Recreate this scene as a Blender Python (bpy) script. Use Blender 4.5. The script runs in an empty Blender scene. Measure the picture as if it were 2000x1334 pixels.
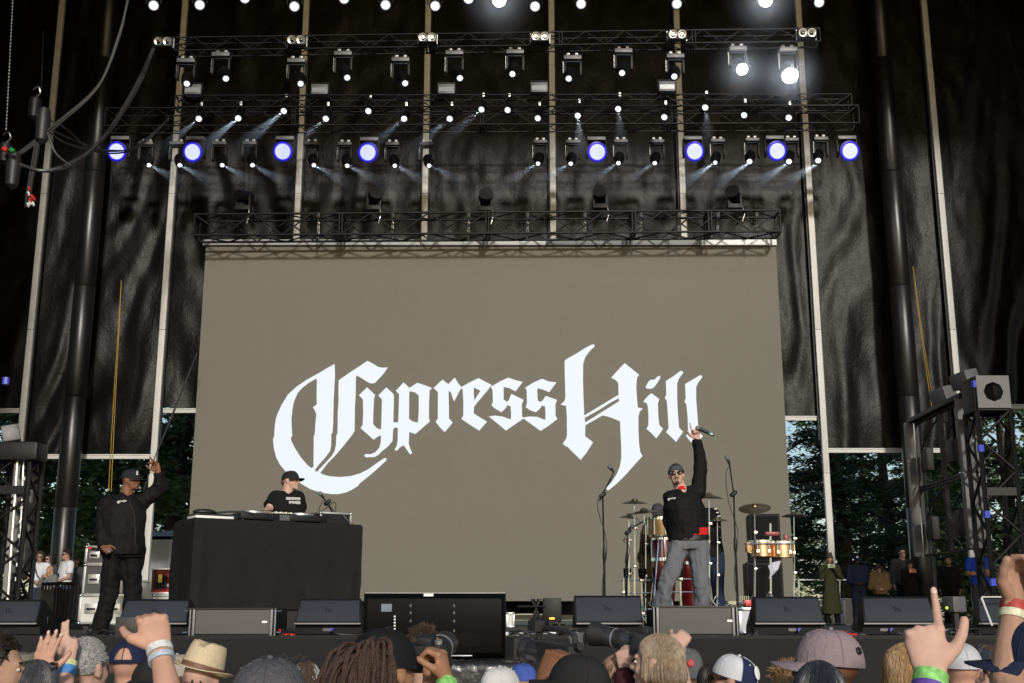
import bpy, bmesh, math, random
import numpy as np
from mathutils import Vector, Matrix, noise, geometry
random.seed(7)
SC = bpy.context.scene
COL = SC.collection
V = Vector
R = math.radians

# ------------------------------------------------------------------ camera
F_PX = 2300.0
PITCH = R(13.2)
CAM_Z = 1.9
cam_d = bpy.data.cameras.new('camera')
cam_d.sensor_width = 36.0
cam_d.lens = 36.0 * F_PX / 2000.0
cam_d.clip_end = 3000
cam_d.clip_start = 0.05
cam = bpy.data.objects.new('camera', cam_d)
COL.objects.link(cam)
cam.location = (0, 0, CAM_Z)
cam.rotation_euler = (R(90) + PITCH, 0, 0)
SC.camera = cam

# ------------------------------------------------------------------ light
SUN_EL, SUN_AZ = 19.0, 11.0        # azimuth: degrees to the right of straight behind the camera
sun_dir = V((math.sin(R(SUN_AZ)) * math.cos(R(SUN_EL)), -math.cos(R(SUN_AZ)) * math.cos(R(SUN_EL)), math.sin(R(SUN_EL))))
world = bpy.data.worlds.new('World')
SC.world = world
world.use_nodes = True
wn = world.node_tree
bg = wn.nodes['Background']
sky = wn.nodes.new('ShaderNodeTexSky')
sky.sky_type = 'NISHITA'
sky.sun_disc = False
sky.sun_elevation = R(SUN_EL)
sky.sun_rotation = math.atan2(sun_dir.x, sun_dir.y)
wn.links.new(sky.outputs[0], bg.inputs[0])
bg.inputs[1].default_value = 0.12
sl = bpy.data.lights.new('sun', 'SUN')
sl.energy = 2.7
sl.angle = R(4.0)
sl.color = (1.0, 0.95, 0.88)
sun = bpy.data.objects.new('sun', sl)
COL.objects.link(sun)
sun.rotation_euler = (-sun_dir).to_track_quat('-Z', 'Y').to_euler()
sun.location = sun_dir * 60
SC.view_settings.view_transform = 'Standard'
SC.view_settings.look = 'None'
SC.view_settings.exposure = 0.0
SC.view_settings.gamma = 1.0
SC.view_settings.use_curve_mapping = False
SC.cycles.use_denoising = True
SC.cycles.max_bounces = 6
SC.cycles.diffuse_bounces = 3
SC.cycles.glossy_bounces = 3
SC.cycles.transparent_max_bounces = 6
SC.cycles.volume_bounces = 0
SC.cycles.sample_clamp_indirect = 4.0

# ------------------------------------------------------------------ place helpers
cp, sp = math.cos(PITCH), math.sin(PITCH)
def P(px, py, Y):
    """point of the place seen at photo pixel (px,py) that lies Y metres in front"""
    u, v = (px - 1000) / F_PX, (667 - py) / F_PX
    d = V((u, cp - sp * v, sp + cp * v))
    t = Y / d.y
    return V((d.x * t, Y, CAM_Z + d.z * t))
def colx(px, Y, z):
    return (px - 1000) / F_PX * (Y * cp + (z - CAM_Z) * sp)
ZD = P(1000, 1243, 10.3).z            # stage deck height
def D(px, Y, z=None):
    z = ZD if z is None else z
    return V((colx(px, Y, z), Y, z))

# ------------------------------------------------------------------ materials
MATS = {}
def mat(name, col=(.5, .5, .5), rough=.6, metal=0., var=.12, vs=14., bump=0., bs=60., spec=.5, emit=None, es=1., coat=0., stretch=(1, 1, 1), objvar=0.):
    if name in MATS:
        return MATS[name]
    m = bpy.data.materials.new(name)
    m.use_nodes = True
    nt = m.node_tree
    b = nt.nodes['Principled BSDF']
    b.inputs['Roughness'].default_value = rough
    b.inputs['Metallic'].default_value = metal
    b.inputs['Specular IOR Level'].default_value = spec
    b.inputs['Coat Weight'].default_value = coat
    c = (*col, 1)
    tc = nt.nodes.new('ShaderNodeTexCoord')
    mp = nt.nodes.new('ShaderNodeMapping')
    mp.inputs['Scale'].default_value = stretch
    nt.links.new(tc.outputs['Object'], mp.inputs[0])
    if var > 0:
        n = nt.nodes.new('ShaderNodeTexNoise')
        n.inputs['Scale'].default_value = vs
        n.inputs['Detail'].default_value = 5
        nt.links.new(mp.outputs[0], n.inputs['Vector'])
        mx = nt.nodes.new('ShaderNodeMix')
        mx.data_type = 'RGBA'
        mx.inputs[6].default_value = (*[x * (1 - var * 1.6) for x in col], 1)
        mx.inputs[7].default_value = (*[min(1, x * (1 + var * 1.6)) for x in col], 1)
        nt.links.new(n.outputs['Fac'], mx.inputs[0])
        out = mx.outputs[2]
        if objvar > 0:
            oi = nt.nodes.new('ShaderNodeObjectInfo')
            mr = nt.nodes.new('ShaderNodeMapRange')
            mr.inputs[3].default_value = 1 - objvar
            mr.inputs[4].default_value = 1 + objvar
            nt.links.new(oi.outputs['Random'], mr.inputs[0])
            hs = nt.nodes.new('ShaderNodeHueSaturation')
            nt.links.new(mr.outputs[0], hs.inputs['Value'])
            nt.links.new(out, hs.inputs['Color'])
            out = hs.outputs[0]
        nt.links.new(out, b.inputs['Base Color'])
        r = nt.nodes.new('ShaderNodeMapRange')
        r.inputs[3].default_value = max(.02, rough - .08)
        r.inputs[4].default_value = min(1, rough + .08)
        nt.links.new(n.outputs['Fac'], r.inputs[0])
        nt.links.new(r.outputs[0], b.inputs['Roughness'])
    else:
        b.inputs['Base Color'].default_value = c
    if bump > 0:
        n2 = nt.nodes.new('ShaderNodeTexNoise')
        n2.inputs['Scale'].default_value = bs
        n2.inputs['Detail'].default_value = 4
        nt.links.new(mp.outputs[0], n2.inputs['Vector'])
        bp = nt.nodes.new('ShaderNodeBump')
        bp.inputs['Strength'].default_value = bump
        bp.inputs['Distance'].default_value = .02
        nt.links.new(n2.outputs['Fac'], bp.inputs['Height'])
        nt.links.new(bp.outputs[0], b.inputs['Normal'])
    if emit:
        b.inputs['Emission Color'].default_value = (*emit, 1)
        b.inputs['Emission Strength'].default_value = es
    MATS[name] = m
    return m

M_BLK = mat('black_metal', (.006, .006, .0065), .5, 0, .25, 20, .1, 80, spec=.28)
M_TRUSS = mat('black_truss_paint', (.005, .005, .006), .5, 0, .35, 30, .15, 40, spec=.16)
M_ALU = mat('aluminium', (.55, .55, .54), .38, .75, .1, 9, .1, 40)
M_CHROME = mat('chrome', (.78, .78, .78), .14, 1., .05, 30)
M_POST = mat('white_post_paint', (.56, .555, .52), .55, 0, .1, 5, .05, 30)
M_GREYBOX = mat('grey_fixture_plastic', (.09, .09, .095), .45, 0, .15, 20)
M_PLAS = mat('black_plastic', (.008, .008, .009), .4, 0, .2, 30, .1, 200, spec=.35)
M_RUB = mat('rubber_cable', (.017, .017, .018), .5, 0, .2, 30)
M_LIT = mat('lit_lens', (1, 1, 1), .3, 0, 0, emit=(.92, .96, 1.), es=3.5)
M_HALO = mat('lens_halo', (.5, .5, .55), .3, 0, 0, emit=(.55, .68, .95), es=.28)  # dim emission ring standing in for the soft glow around a lit lens
M_LIT2 = mat('very_bright_lens', (1, 1, 1), .3, 0, 0, emit=(.95, .98, 1.), es=14)
M_BLUE = mat('blue_led_face', (.2, .2, .6), .3, 0, 0, emit=(.5, .55, 1.), es=1.3)
M_BLUER = mat('blue_glow_ring', (.02, .02, .6), .3, 0, 0, emit=(.035, .02, 1.), es=2.2)  # emissive ring that draws the blue glow at the lamp edge
M_GLASS = mat('dark_lens_glass', (.02, .02, .025), .08, 0, 0, spec=.8)
M_BULB = mat('blinder_reflector', (.75, .74, .7), .22, .8, .1, 40)
M_WHITE = mat('white_plastic', (.75, .75, .74), .45, 0, .06, 20)
M_RED = mat('red_plastic', (.55, .03, .025), .4, 0, .1, 20)

# ------------------------------------------------------------------ mesh helpers
def basis(x, y, z):
    return Matrix(((x[0], y[0], z[0]), (x[1], y[1], z[1]), (x[2], y[2], z[2])))
def frame_z(d):
    d = V(d).normalized()
    a = V((0, 0, 1)) if abs(d.z) < .95 else V((1, 0, 0))
    x = a.cross(d).normalized()
    return basis(x, d.cross(x), d)
def yaw(deg):
    return Matrix.Rotation(R(deg), 3, 'Z')

class MB:
    def __init__(s):
        s.v, s.f = [], []
    def add(s, vs, fs):
        o = len(s.v)
        s.v += [tuple(p) for p in vs]
        s.f += [tuple(i + o for i in q) for q in fs]
        return s
    def box(s, c, size, M=None):
        c = V(c)
        vs = []
        for dx in (-.5, .5):
            for dy in (-.5, .5):
                for dz in (-.5, .5):
                    q = V((dx * size[0], dy * size[1], dz * size[2]))
                    vs.append(c + (M @ q if M else q))
        return s.add(vs, [(0, 1, 3, 2), (4, 6, 7, 5), (0, 4, 5, 1), (2, 3, 7, 6), (0, 2, 6, 4), (1, 5, 7, 3)])
    def hexa(s, p):   # 8 points: bottom ring 0-3, top ring 4-7
        return s.add(p, [(3, 2, 1, 0), (4, 5, 6, 7), (0, 1, 5, 4), (1, 2, 6, 5), (2, 3, 7, 6), (3, 0, 4, 7)])
    def loft(s, rings, cap=True, closed=True):
        n = len(rings[0])
        vs = [p for r in rings for p in r]
        fs = []
        for i in range(len(rings) - 1):
            for j in range(n if closed else n - 1):
                k = (j + 1) % n
                fs.append((i * n + j, i * n + k, (i + 1) * n + k, (i + 1) * n + j))
        if cap and closed:
            fs.append(tuple(range(n - 1, -1, -1)))
            fs.append(tuple(range((len(rings) - 1) * n, len(rings) * n)))
        return s.add(vs, fs)
    def tube(s, p0, p1, r0, r1=None, n=8):
        p0, p1 = V(p0), V(p1)
        r1 = r0 if r1 is None else r1
        M = frame_z(p1 - p0)
        rings = []
        for p, r in ((p0, r0), (p1, r1)):
            rings.append([p + M @ V((math.cos(2 * math.pi * k / n) * r, math.sin(2 * math.pi * k / n) * r, 0)) for k in range(n)])
        return s.loft(rings)
    def path(s, pts, r, n=6):
        pts = [V(p) for p in pts]
        rr = r if isinstance(r, (list, tuple)) else [r] * len(pts)
        rings = []
        up = None
        for i, p in enumerate(pts):
            d = (pts[min(i + 1, len(pts) - 1)] - pts[max(i - 1, 0)])
            d = d.normalized() if d.length > 1e-9 else V((0, 0, 1))
            if up is None:
                M = frame_z(d)
                up = M.col[0]
            x = (up - d * up.dot(d))
            x = x.normalized() if x.length > 1e-6 else frame_z(d).col[0]
            up = x
            y = d.cross(x)
            rings.append([p + (x * math.cos(2 * math.pi * k / n) + y * math.sin(2 * math.pi * k / n)) * rr[i] for k in range(n)])
        return s.loft(rings)
    def rcone(s, p0, r0, p1, r1, n=12):
        p0, p1 = V(p0), V(p1)
        L = (p1 - p0).length
        M = frame_z(p1 - p0) if L > 1e-6 else Matrix.Identity(3)
        prof = []
        for k in range(1, 4):
            a = math.pi / 2 * k / 4
            prof.append((r0 * math.sin(a), -r0 * math.cos(a)))
        prof += [(r0, 0), (r1, L)]
        for k in range(3, 0, -1):
            a = math.pi / 2 * k / 4
            prof.append((r1 * math.sin(a), L + r1 * math.cos(a)))
        rings = [[p0 + M @ V((math.cos(2 * math.pi * k / n) * r, math.sin(2 * math.pi * k / n) * r, z)) for k in range(n)] for r, z in prof]
        return s.loft(rings)
    def ell(s, c, rad, M=None, n=14, m=9):
        c = V(c)
        rings = []
        for i in range(1, m):
            a = math.pi * i / m
            rings.append([])
            for k in range(n):
                q = V((rad[0] * math.sin(a) * math.cos(2 * math.pi * k / n), rad[1] * math.sin(a) * math.sin(2 * math.pi * k / n), -rad[2] * math.cos(a)))
                rings[-1].append(c + (M @ q if M else q))
        return s.loft(rings)
    def lathe(s, prof, c, M=None, n=20):
        c = V(c)
        rings = []
        for r, z in prof:
            rings.append([])
            for k in range(n):
                q = V((max(r, 1e-4) * math.cos(2 * math.pi * k / n), max(r, 1e-4) * math.sin(2 * math.pi * k / n), z))
                rings[-1].append(c + (M @ q if M else q))
        return s.loft(rings)
    def prism(s, poly, c, M, depth):
        """poly: 2d points in the local xy plane of M, extruded along local z"""
        c = V(c)
        n = len(poly)
        vs = [c + M @ V((x, y, 0)) for x, y in poly] + [c + M @ V((x, y, depth)) for x, y in poly]
        tri = geometry.tessellate_polygon([[V((x, y, 0)) for x, y in poly]])
        fs = [tuple(t) for t in tri] + [tuple(i + n for i in t[::-1]) for t in tri]
        fs += [(i, (i + 1) % n, (i + 1) % n + n, i + n) for i in range(n)]
        return s.add(vs, fs)

LOC = {}
def world_loc(o):
    return LOC.get(o.name, V((0, 0, 0)))
def empty(name, loc):
    o = bpy.data.objects.new(name, None)
    COL.objects.link(o)
    o.empty_display_size = .1
    o.location = loc
    LOC[o.name] = V(loc)
    return o
def tag(o, label=None, cat=None, group=None, kind=None):
    if label: o['label'] = label
    if cat: o['category'] = cat
    if group: o['group'] = group
    if kind: o['kind'] = kind
    return o
def link_mesh(name, me, m, parent=None, loc=None):
    o = bpy.data.objects.new(name, me)
    COL.objects.link(o)
    if m is not None:
        me.materials.clear()
        me.materials.append(m)
    if parent:
        o.parent = parent
        LOC[o.name] = world_loc(parent)
    elif loc is not None:
        o.location = loc
        LOC[o.name] = V(loc)
    return o
def build(mb, name, m, parent=None, smooth=True, bevel=0., angle=38, recalc=True):
    me = bpy.data.meshes.new(name)
    loc = None
    vs = mb.v
    if parent:
        off = world_loc(parent)
    else:
        a = np.array(vs)
        off = V(((a[:, 0].min() + a[:, 0].max()) / 2, (a[:, 1].min() + a[:, 1].max()) / 2, a[:, 2].min()))
        loc = off
    me.from_pydata([(x - off.x, y - off.y, z - off.z) for x, y, z in vs], [], mb.f)
    if recalc or bevel > 0:
        bm = bmesh.new()
        bm.from_mesh(me)
        if recalc:
            bmesh.ops.recalc_face_normals(bm, faces=bm.faces)
        if bevel > 0:
            ed = [e for e in bm.edges if len(e.link_faces) == 2 and e.calc_face_angle(0) > .6]
            bmesh.ops.bevel(bm, geom=ed, offset=bevel, segments=2, affect='EDGES', profile=.6, clamp_overlap=True)
        bm.to_mesh(me)
        bm.free()
    if smooth:
        me.shade_smooth()
        me.set_sharp_from_angle(angle=R(angle))
    return link_mesh(name, me, m, parent, loc)
def part(name, m, parent, fn, **kw):
    mb = MB()
    fn(mb)
    return build(mb, name, m, parent, **kw)
def copy_tree(o, parent=None):
    c = o.copy()
    COL.objects.link(c)
    c.parent = parent
    for ch in list(o.children):
        copy_tree(ch, c)
    return c
UNIT = {}
def unit_tube(r, n=6):
    k = (r, n)
    if k not in UNIT:
        mb = MB().tube((0, 0, 0), (0, 0, 1), r, n=n)
        me = bpy.data.meshes.new('bar')
        me.from_pydata(mb.v, [], mb.f)
        me.shade_smooth()
        me.set_sharp_from_angle(angle=R(50))
        UNIT[k] = me
    return UNIT[k]
def bar(name, p0, p1, r, m, parent):
    """a straight round bar that shares one mesh with all alike bars"""
    me = unit_tube(r)
    if not me.materials:
        me.materials.append(m)
    o = bpy.data.objects.new(name, me)
    COL.objects.link(o)
    p0, p1 = V(p0), V(p1)
    o.parent = parent
    o.location = p0 - world_loc(parent)
    o.rotation_euler = (p1 - p0).to_track_quat('Z', 'Y').to_euler()
    o.scale = (1, 1, (p1 - p0).length)
    if o.material_slots[0].material != m:
        o.material_slots[0].link = 'OBJECT'
        o.material_slots[0].material = m
    return o
def remesh(mb, vox, smooth=3, deci=1.0, disp=None):
    me = bpy.data.meshes.new('tmp')
    me.from_pydata(mb.v, [], mb.f)
    bm = bmesh.new(); bm.from_mesh(me)
    bmesh.ops.recalc_face_normals(bm, faces=bm.faces)
    bm.to_mesh(me); bm.free()
    o = bpy.data.objects.new('tmp', me)
    COL.objects.link(o)
    md = o.modifiers.new('r', 'REMESH'); md.mode = 'VOXEL'; md.voxel_size = vox
    if smooth:
        ms = o.modifiers.new('s', 'SMOOTH'); ms.factor = .5; ms.iterations = smooth
    if deci < 1:
        dd = o.modifiers.new('d', 'DECIMATE'); dd.ratio = deci
    dg = bpy.context.evaluated_depsgraph_get()
    out = bpy.data.meshes.new_from_object(o.evaluated_get(dg))
    bpy.data.objects.remove(o)
    bpy.data.meshes.remove(me)
    if disp:
        n = len(out.vertices)
        co = np.empty(n * 3, 'f'); out.vertices.foreach_get('co', co); co = co.reshape(-1, 3)
        no = np.empty(n * 3, 'f'); out.vertices.foreach_get('normal', no); no = no.reshape(-1, 3)
        d = np.array([disp(V(c)) for c in co], 'f')
        co += no * d[:, None]
        out.vertices.foreach_set('co', co.ravel())
    return out
def put_mesh(me, name, m, parent):
    off = world_loc(parent)
    me.transform(Matrix.Translation(-off))
    me.shade_smooth()
    me.name = name
    return link_mesh(name, me, m, parent)
# ================================================================== SETTING
M_GROUND = mat('trampled_grass', (.07, .075, .035), .95, 0, .4, 3, .5, 12)
M_DECK = mat('stage_deck_paint', (.035, .034, .032), .6, 0, .35, 6, .25, 30)
M_SKIRT = mat('black_stage_skirt', (.008, .008, .009), .9, 0, .2, 4, .15, 12)
def sheet(name, x0, x1, y0, y1, z, m):
    mb = MB().add([(x0, y0, z), (x1, y0, z), (x1, y1, z), (x0, y1, z)], [(0, 1, 2, 3)])
    return build(mb, name, m, smooth=False)
tag(sheet('ground', -400, 400, -60, 900, 0, M_GROUND), kind='structure')

YF = 10.3                                         # front edge of the deck
deck = MB().box((0, (YF + 27.2) / 2, ZD - .06), (34, 27.2 - YF, .12))
deck_o = tag(build(deck, 'stage_deck', M_DECK, smooth=False), kind='structure')
edge = tag(build(MB().box((0, YF - .012, ZD + .002), (34, .03, .008)), 'deck_edge_trim', mat('worn_edge_trim', (.02, .019, .018), .6, .0, .4, 25, .3, 60), bevel=.002), kind='structure')
# gathered black cloth under the deck edge
mb = MB()
rows = []
for j in range(2):
    rows.append([V((-17 + 34 * i / 600, YF - .045 + .015 * math.sin(i * .9 + math.sin(i * .13) * 3) * (1 if j == 0 else .4), (0.02 if j == 0 else ZD - .014))) for i in range(601)])
mb.loft(rows, cap=False, closed=False)
tag(build(mb, 'stage_skirt', M_SKIRT, recalc=False), 'black cloth skirt hanging below the stage edge', 'stage skirt')

# roof and side wings of the stage (above and beside the view, they shade the rig)
RZ = 18.45
r = empty('stage_roof', (0, 18, RZ))
M_ROOF = mat('black_roof_skin', (.02, .02, .022), .6, 0, .2, 2, .2, 4)
part('roof_skin', M_ROOF, r, lambda m: m.box((0, 18.6, RZ + .15), (42, 19, .3)))
for x in (-16, -8, 0, 8, 16):
    bar('roof_beam', (x, 9.2, RZ - .25), (x, 28, RZ - .25), .12, M_TRUSS, r)
tag(r, 'black skin roof high over the stage on dark beams', 'stage roof')
for x0, x1 in ((-24, -7.6), (13.6, 24)):
    mb = MB()
    rows = []
    for j in range(2):
        rows.append([V((x0 + (x1 - x0) * i / 160, 9.6 + .05 * math.sin(i * .8), 3.2 + j * (RZ - 3.4))) for i in range(161)])
    mb.loft(rows, cap=False, closed=False)
    tag(build(mb, 'shading_scrim', M_ROOF, recalc=False), 'black scrim wall at the %s side of the stage opening' % ('DJ' if x0 < 0 else 'percussion'), 'scrim', 'scrims beside the stage opening')
mb = MB()  # unseen panel, added only to keep sun off people in the percussion wing
mb.loft([[V((9.5 + 4.2 * i / 80, 9.75 + .05 * math.sin(i * .8), 5.4 + j * 3.6)) for i in range(81)] for j in range(2)], cap=False, closed=False)
tag(build(mb, 'shading_scrim', M_ROOF, recalc=False), 'unseen lower black scrim added to shade the percussion wing', 'scrim', 'scrims beside the stage opening')
for sx in (-1, 1):
    mb = MB()
    rows = []
    for j in range(2):
        rows.append([V((sx * (14.6 + .06 * math.sin(i * .7)), 11 + 16 * i / 160, 5.2 + j * (RZ - 5.4))) for i in range(161)])
    mb.loft(rows, cap=False, closed=False)
    tag(build(mb, 'side_curtain', M_ROOF, recalc=False), 'tall black side curtain hung over the %s wing' % ('DJ' if sx < 0 else 'percussion'), 'curtain', 'curtains of the wings')

# ------------------------------------------------------------------ back wall: posts, vinyl sheets, rails
YB = 26.0
post_px = [(70, 555), (316, 675), (583, 380), (830, 400), (1080, 400), (1331, 320), (1600, 700), (1840, 420)]
post_x = [P(a, b, YB).x for a, b in post_px]
step = (post_x[-1] - post_x[0]) / 7
post_x = [post_x[0] - step] + post_x + [post_x[-1] + step]
post_lbl = {1: 'beyond the black column of the DJ side', 2: 'behind the rapper in the black cap', 3: 'above the DJ table', 4: 'above the lettering', 5: 'above the tall letter H', 6: 'above the last letters', 7: 'beside the percussion end of the LED screen', 8: 'above the side video wall'}
for i, x in enumerate(post_x):
    o = empty('wall_post', (x, YB, ZD))
    top = RZ - .4
    n = 5
    for k in range(n):
        z0 = ZD + (top - ZD) * k / n
        z1 = ZD + (top - ZD) * (k + 1) / n
        part('post_section', M_POST, o, lambda m: m.box((x, YB, (z0 + z1) / 2), (.135, .12, z1 - z0 - .006)), bevel=.01)
    for sx in (-1, 1):
        part('track', M_BLK, o, lambda m: m.box((x + sx * .09, YB + .04, (ZD + 4 + top) / 2), (.035, .05, top - ZD - 4)))
    part('base_plate', M_BLK, o, lambda m: m.box((x, YB, ZD + .012), (.35, .3, .02)))
    tag(o, 'tall pale aluminium wall post ' + post_lbl.get(i, 'outside the last wall sheet'), 'post', 'posts of the back wall')

def vinyl():
    m = mat('black_vinyl', (.0045, .0044, .0043), .41, 0, .25, 1.4, 0, spec=.17)
    nt = m.node_tree
    b = nt.nodes['Principled BSDF']
    tc = nt.nodes.new('ShaderNodeTexCoord')
    mp = nt.nodes.new('ShaderNodeMapping'); mp.inputs['Scale'].default_value = (1, 1, .55)
    nt.links.new(tc.outputs['Object'], mp.inputs[0])
    n1 = nt.nodes.new('ShaderNodeTexNoise'); n1.inputs['Scale'].default_value = 2.2; n1.inputs['Detail'].default_value = 6; n1.inputs['Distortion'].default_value = 1.2
    n2 = nt.nodes.new('ShaderNodeTexNoise'); n2.inputs['Scale'].default_value = 9; n2.inputs['Detail'].default_value = 4; n2.inputs['Distortion'].default_value = 2
    nt.links.new(mp.outputs[0], n1.inputs['Vector']); nt.links.new(tc.outputs['Object'], n2.inputs['Vector'])
    b1 = nt.nodes.new('ShaderNodeBump'); b1.inputs['Strength'].default_value = .28; b1.inputs['Distance'].default_value = .06
    b2 = nt.nodes.new('ShaderNodeBump'); b2.inputs['Strength'].default_value = .3; b2.inputs['Distance'].default_value = .02
    nt.links.new(n1.outputs['Fac'], b1.inputs['Height']); nt.links.new(n2.outputs['Fac'], b2.inputs['Height'])
    nt.links.new(b1.outputs[0], b2.inputs['Normal']); nt.links.new(b2.outputs[0], b.inputs['Normal'])
    return m
M_VINYL = vinyl()
tarp_bot = [800, 800, 890, 800, 1205, 1205, 1205, 815, 878, 792, 792]
ext_x = [post_x[0] - step] + post_x + [post_x[-1] + step]
bay_lbl = ['beyond the end posts of the DJ side', 'outside the black column of the DJ side', 'behind the black column and the rapper in the cap', 'between the rapper post and the LED screen', 'above the DJ end of the screen', 'above the middle of the screen', 'above the tall letter H', 'at the percussion end of the screen', 'behind the black column of the percussion side', 'above the side video wall', 'beyond the end posts of the percussion side']
for i in range(len(ext_x) - 1):
    x0, x1 = ext_x[i] + .01, ext_x[i + 1] - .01
    zb = P(1000, tarp_bot[i], YB).z + .05
    zt = RZ - .3
    NX, NZ = 56, 150
    rg = random.Random(40 + i)
    ph = [rg.uniform(0, 6.28) for _ in range(6)]
    lean = rg.choice((-1, 1)) * rg.uniform(.5, 1.1)
    if i in (1, 2): lean = -.9
    if i in (7, 8): lean = -.65
    vs, fs = [], []
    for a in range(NZ + 1):
        t = a / NZ
        z = zb + (zt - zb) * t
        for b in range(NX + 1):
            s = b / NX
            x = x0 + (x1 - x0) * s
            w = math.sin(math.pi * s) ** .5
            q = (x - x0) / 2.9
            ht = (z - zb)
            # long tension folds running to the lower corner, softer higher up
            g = math.exp(-ht / 4.0)
            nz = noise.noise(V((x * .7, z * .25, i * 3.1)))
            d1 = math.sin((q * 2.6 + lean * ht * .42 + nz * 1.5) * 2 * math.pi * .8 + ph[0]) * .042 * (.18 + 1.0 * g)
            d2 = math.sin((q * 5.2 + lean * ht * .8 + nz * 2.2) * 2 * math.pi * .8 + ph[1]) * .017 * (.15 + g)
            d3 = noise.noise(V((x * .8, z * .2, i * 9.7))) * .07
            d4 = noise.noise(V((x * 3.5, z * 1.6, i * 5.2))) * .022
            edge_w = min(1, min(s, 1 - s) * 7)
            y = YB + .16 + (d1 + d2 + d3 + d4) * (.15 + .85 * edge_w)
            vs.append((x, y, z + (0 if a else .02 * math.sin(q * 9 + ph[2]))))
    for a in range(NZ):
        for b in range(NX):
            k = a * (NX + 1) + b
            fs.append((k, k + 1, k + NX + 2, k + NX + 1))
    o = empty('vinyl_sheet', (0.5 * (x0 + x1), YB + .16, zb))
    me_o = build(MB().add(vs, fs), 'sheet', M_VINYL, o, recalc=False, angle=80)
    part('bottom_rail', M_POST, o, lambda m: (m.box(((x0 + x1) / 2, YB + .12, zb - .06), (x1 - x0 + .06, .07, .10)), m.box(((x0 + x1) / 2, YB + .10, zb - .02), (x1 - x0 - .1, .06, .03))), bevel=.008)
    tag(o, 'creased glossy black vinyl wall sheet ' + bay_lbl[i], 'wall sheet', 'vinyl sheets of the back wall')

# two fat black columns standing before the wall
M_COLM = mat('black_column_sleeve', (.009, .0085, .008), .36, 0, .3, 3, .25, 5, stretch=(1, 1, .3))
for (ax, ay, bx, by, lbl) in ((186, 300, 124, 1070, 'behind the rapper in the black cap'), (1738, 300, 1797, 1070, 'among the people beside the percussion')):
    Y = 25.35
    lo = P(bx, by, Y); hi = P(ax, ay, Y)
    x = (lo.x + hi.x) / 2
    o = empty('round_column', (x, Y, ZD))
    zs = [ZD, ZD + .02, 4.2, 6.6, 9.1, 11.8, 14.6, RZ - .3]
    for k in range(1, len(zs) - 1):
        part('sleeve_section', M_COLM, o, lambda m: m.lathe([(.215, zs[k]), (.23, zs[k] + .02), (.23, zs[k + 1] - .03), (.215, zs[k + 1] - .005)], (x, Y, 0), n=28))
    part('base_plate', M_BLK, o, lambda m: m.box((x, Y, ZD + .015), (.6, .6, .03)))
    tag(o, 'thick round black column ' + lbl, 'column', 'black columns of the stage')

# ------------------------------------------------------------------ trees and things beyond the wall
M_BARK = mat('bark', (.06, .045, .03), .9, 0, .4, 12, .6, 20)
M_LEAF = [mat('leaf_green_a', (.075, .125, .04), .55, 0, .5, .7), mat('leaf_green_b', (.1, .16, .05), .55, 0, .5, .7), mat('leaf_conifer', (.045, .085, .04), .6, 0, .5, .7)]
def tree(x, y, h, rad, seed, kind, label, base=1.2, nclump=130, per=140, leaf=.24):
    rg = random.Random(seed)
    o = empty('tree' if kind < 2 else 'conifer_tree', (x, y, 0))
    tops = []
    def trunk(m):
        pts = [V((x + .25 * math.sin(k * .8 + seed) * k / 8, y + .2 * math.cos(k * .7 + seed) * k / 8, h * .9 * k / 8)) for k in range(9)]
        m.path(pts, [.32 * (1 - k / 9.5) + .03 for k in range(9)], 9)
        for k in range(14):
            t = .18 + .72 * k / 14
            p = pts[int(t * 8)]
            a = rg.uniform(0, 6.28)
            L = rad * (.5 + .5 * math.sin(math.pi * min(1, t * 1.1)))
            q = p + V((math.cos(a) * L, math.sin(a) * L, rg.uniform(-.2, .9) if kind < 2 else -.5))
            mid = (p + q) / 2 + V((0, 0, .35))
            m.path([p, mid, q], [.09, .055, .02], 5)
            tops.append(q); tops.append(mid)
    part('trunk', M_BARK, o, trunk)
    vs, fs = [], []
    for c in range(nclump):
        if c < len(tops):
            cc = tops[c]
        else:
            while True:
                q = V((rg.uniform(-1, 1), rg.uniform(-1, 1), rg.uniform(-1, 1)))
                if q.length < 1 and q.length > .35: break
            if kind < 2:
                cc = V((x + q.x * rad, y + q.y * rad, base + (h - base) * (.5 + .5 * q.z)))
            else:
                zz = rg.uniform(0, 1)
                rr = rad * (1 - zz * .85)
                cc = V((x + q.x * rr, y + q.y * rr, base + (h - base) * zz))
        cr = rg.uniform(.5, 1.0) * rad * .24
        fl = .55 if kind < 2 else .28
        for k in range(per):
            d = V((rg.gauss(0, .5), rg.gauss(0, .5), rg.gauss(0, .5) * fl)) * cr
            p = cc + d
            if kind == 2: p.z -= (d.x ** 2 + d.y ** 2) * .35
            if p.z < .15: continue
            a, b = rg.uniform(0, 6.28), rg.uniform(-1, 1)
            u = V((math.cos(a), math.sin(a), b * .6)).normalized()
            w = u.cross(V((rg.uniform(-1, 1), rg.uniform(-1, 1), rg.uniform(-.3, 1)))).normalized()
            L = leaf * rg.uniform(.6, 1.4)
            W = L * (.45 if kind < 2 else .22)
            i0 = len(vs)
            vs += [p - u * L * .5, p + w * W * .5, p + u * L * .5, p - w * W * .5]
            fs.append((i0, i0 + 1, i0 + 2, i0 + 3))
    build(MB().add(vs, fs), 'crown', M_LEAF[kind], o, smooth=False, recalc=False)
    tag(o, label, 'tree', 'trees beyond the stage')
tree(colx(40, 38, 5), 38, 10.5, 3.6, 3, 0, 'broad leafy tree outside the wall beyond the wing truss of the DJ side', .8)
tree(colx(215, 44, 5), 44, 12, 4.4, 5, 0, 'dark leafy tree outside the wall behind the rapper in the black cap', 2.6)
tree(colx(345, 36, 5), 36, 10, 3.0, 8, 1, 'bright leafy tree outside the wall beside the DJ table', 2.4)
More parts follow.
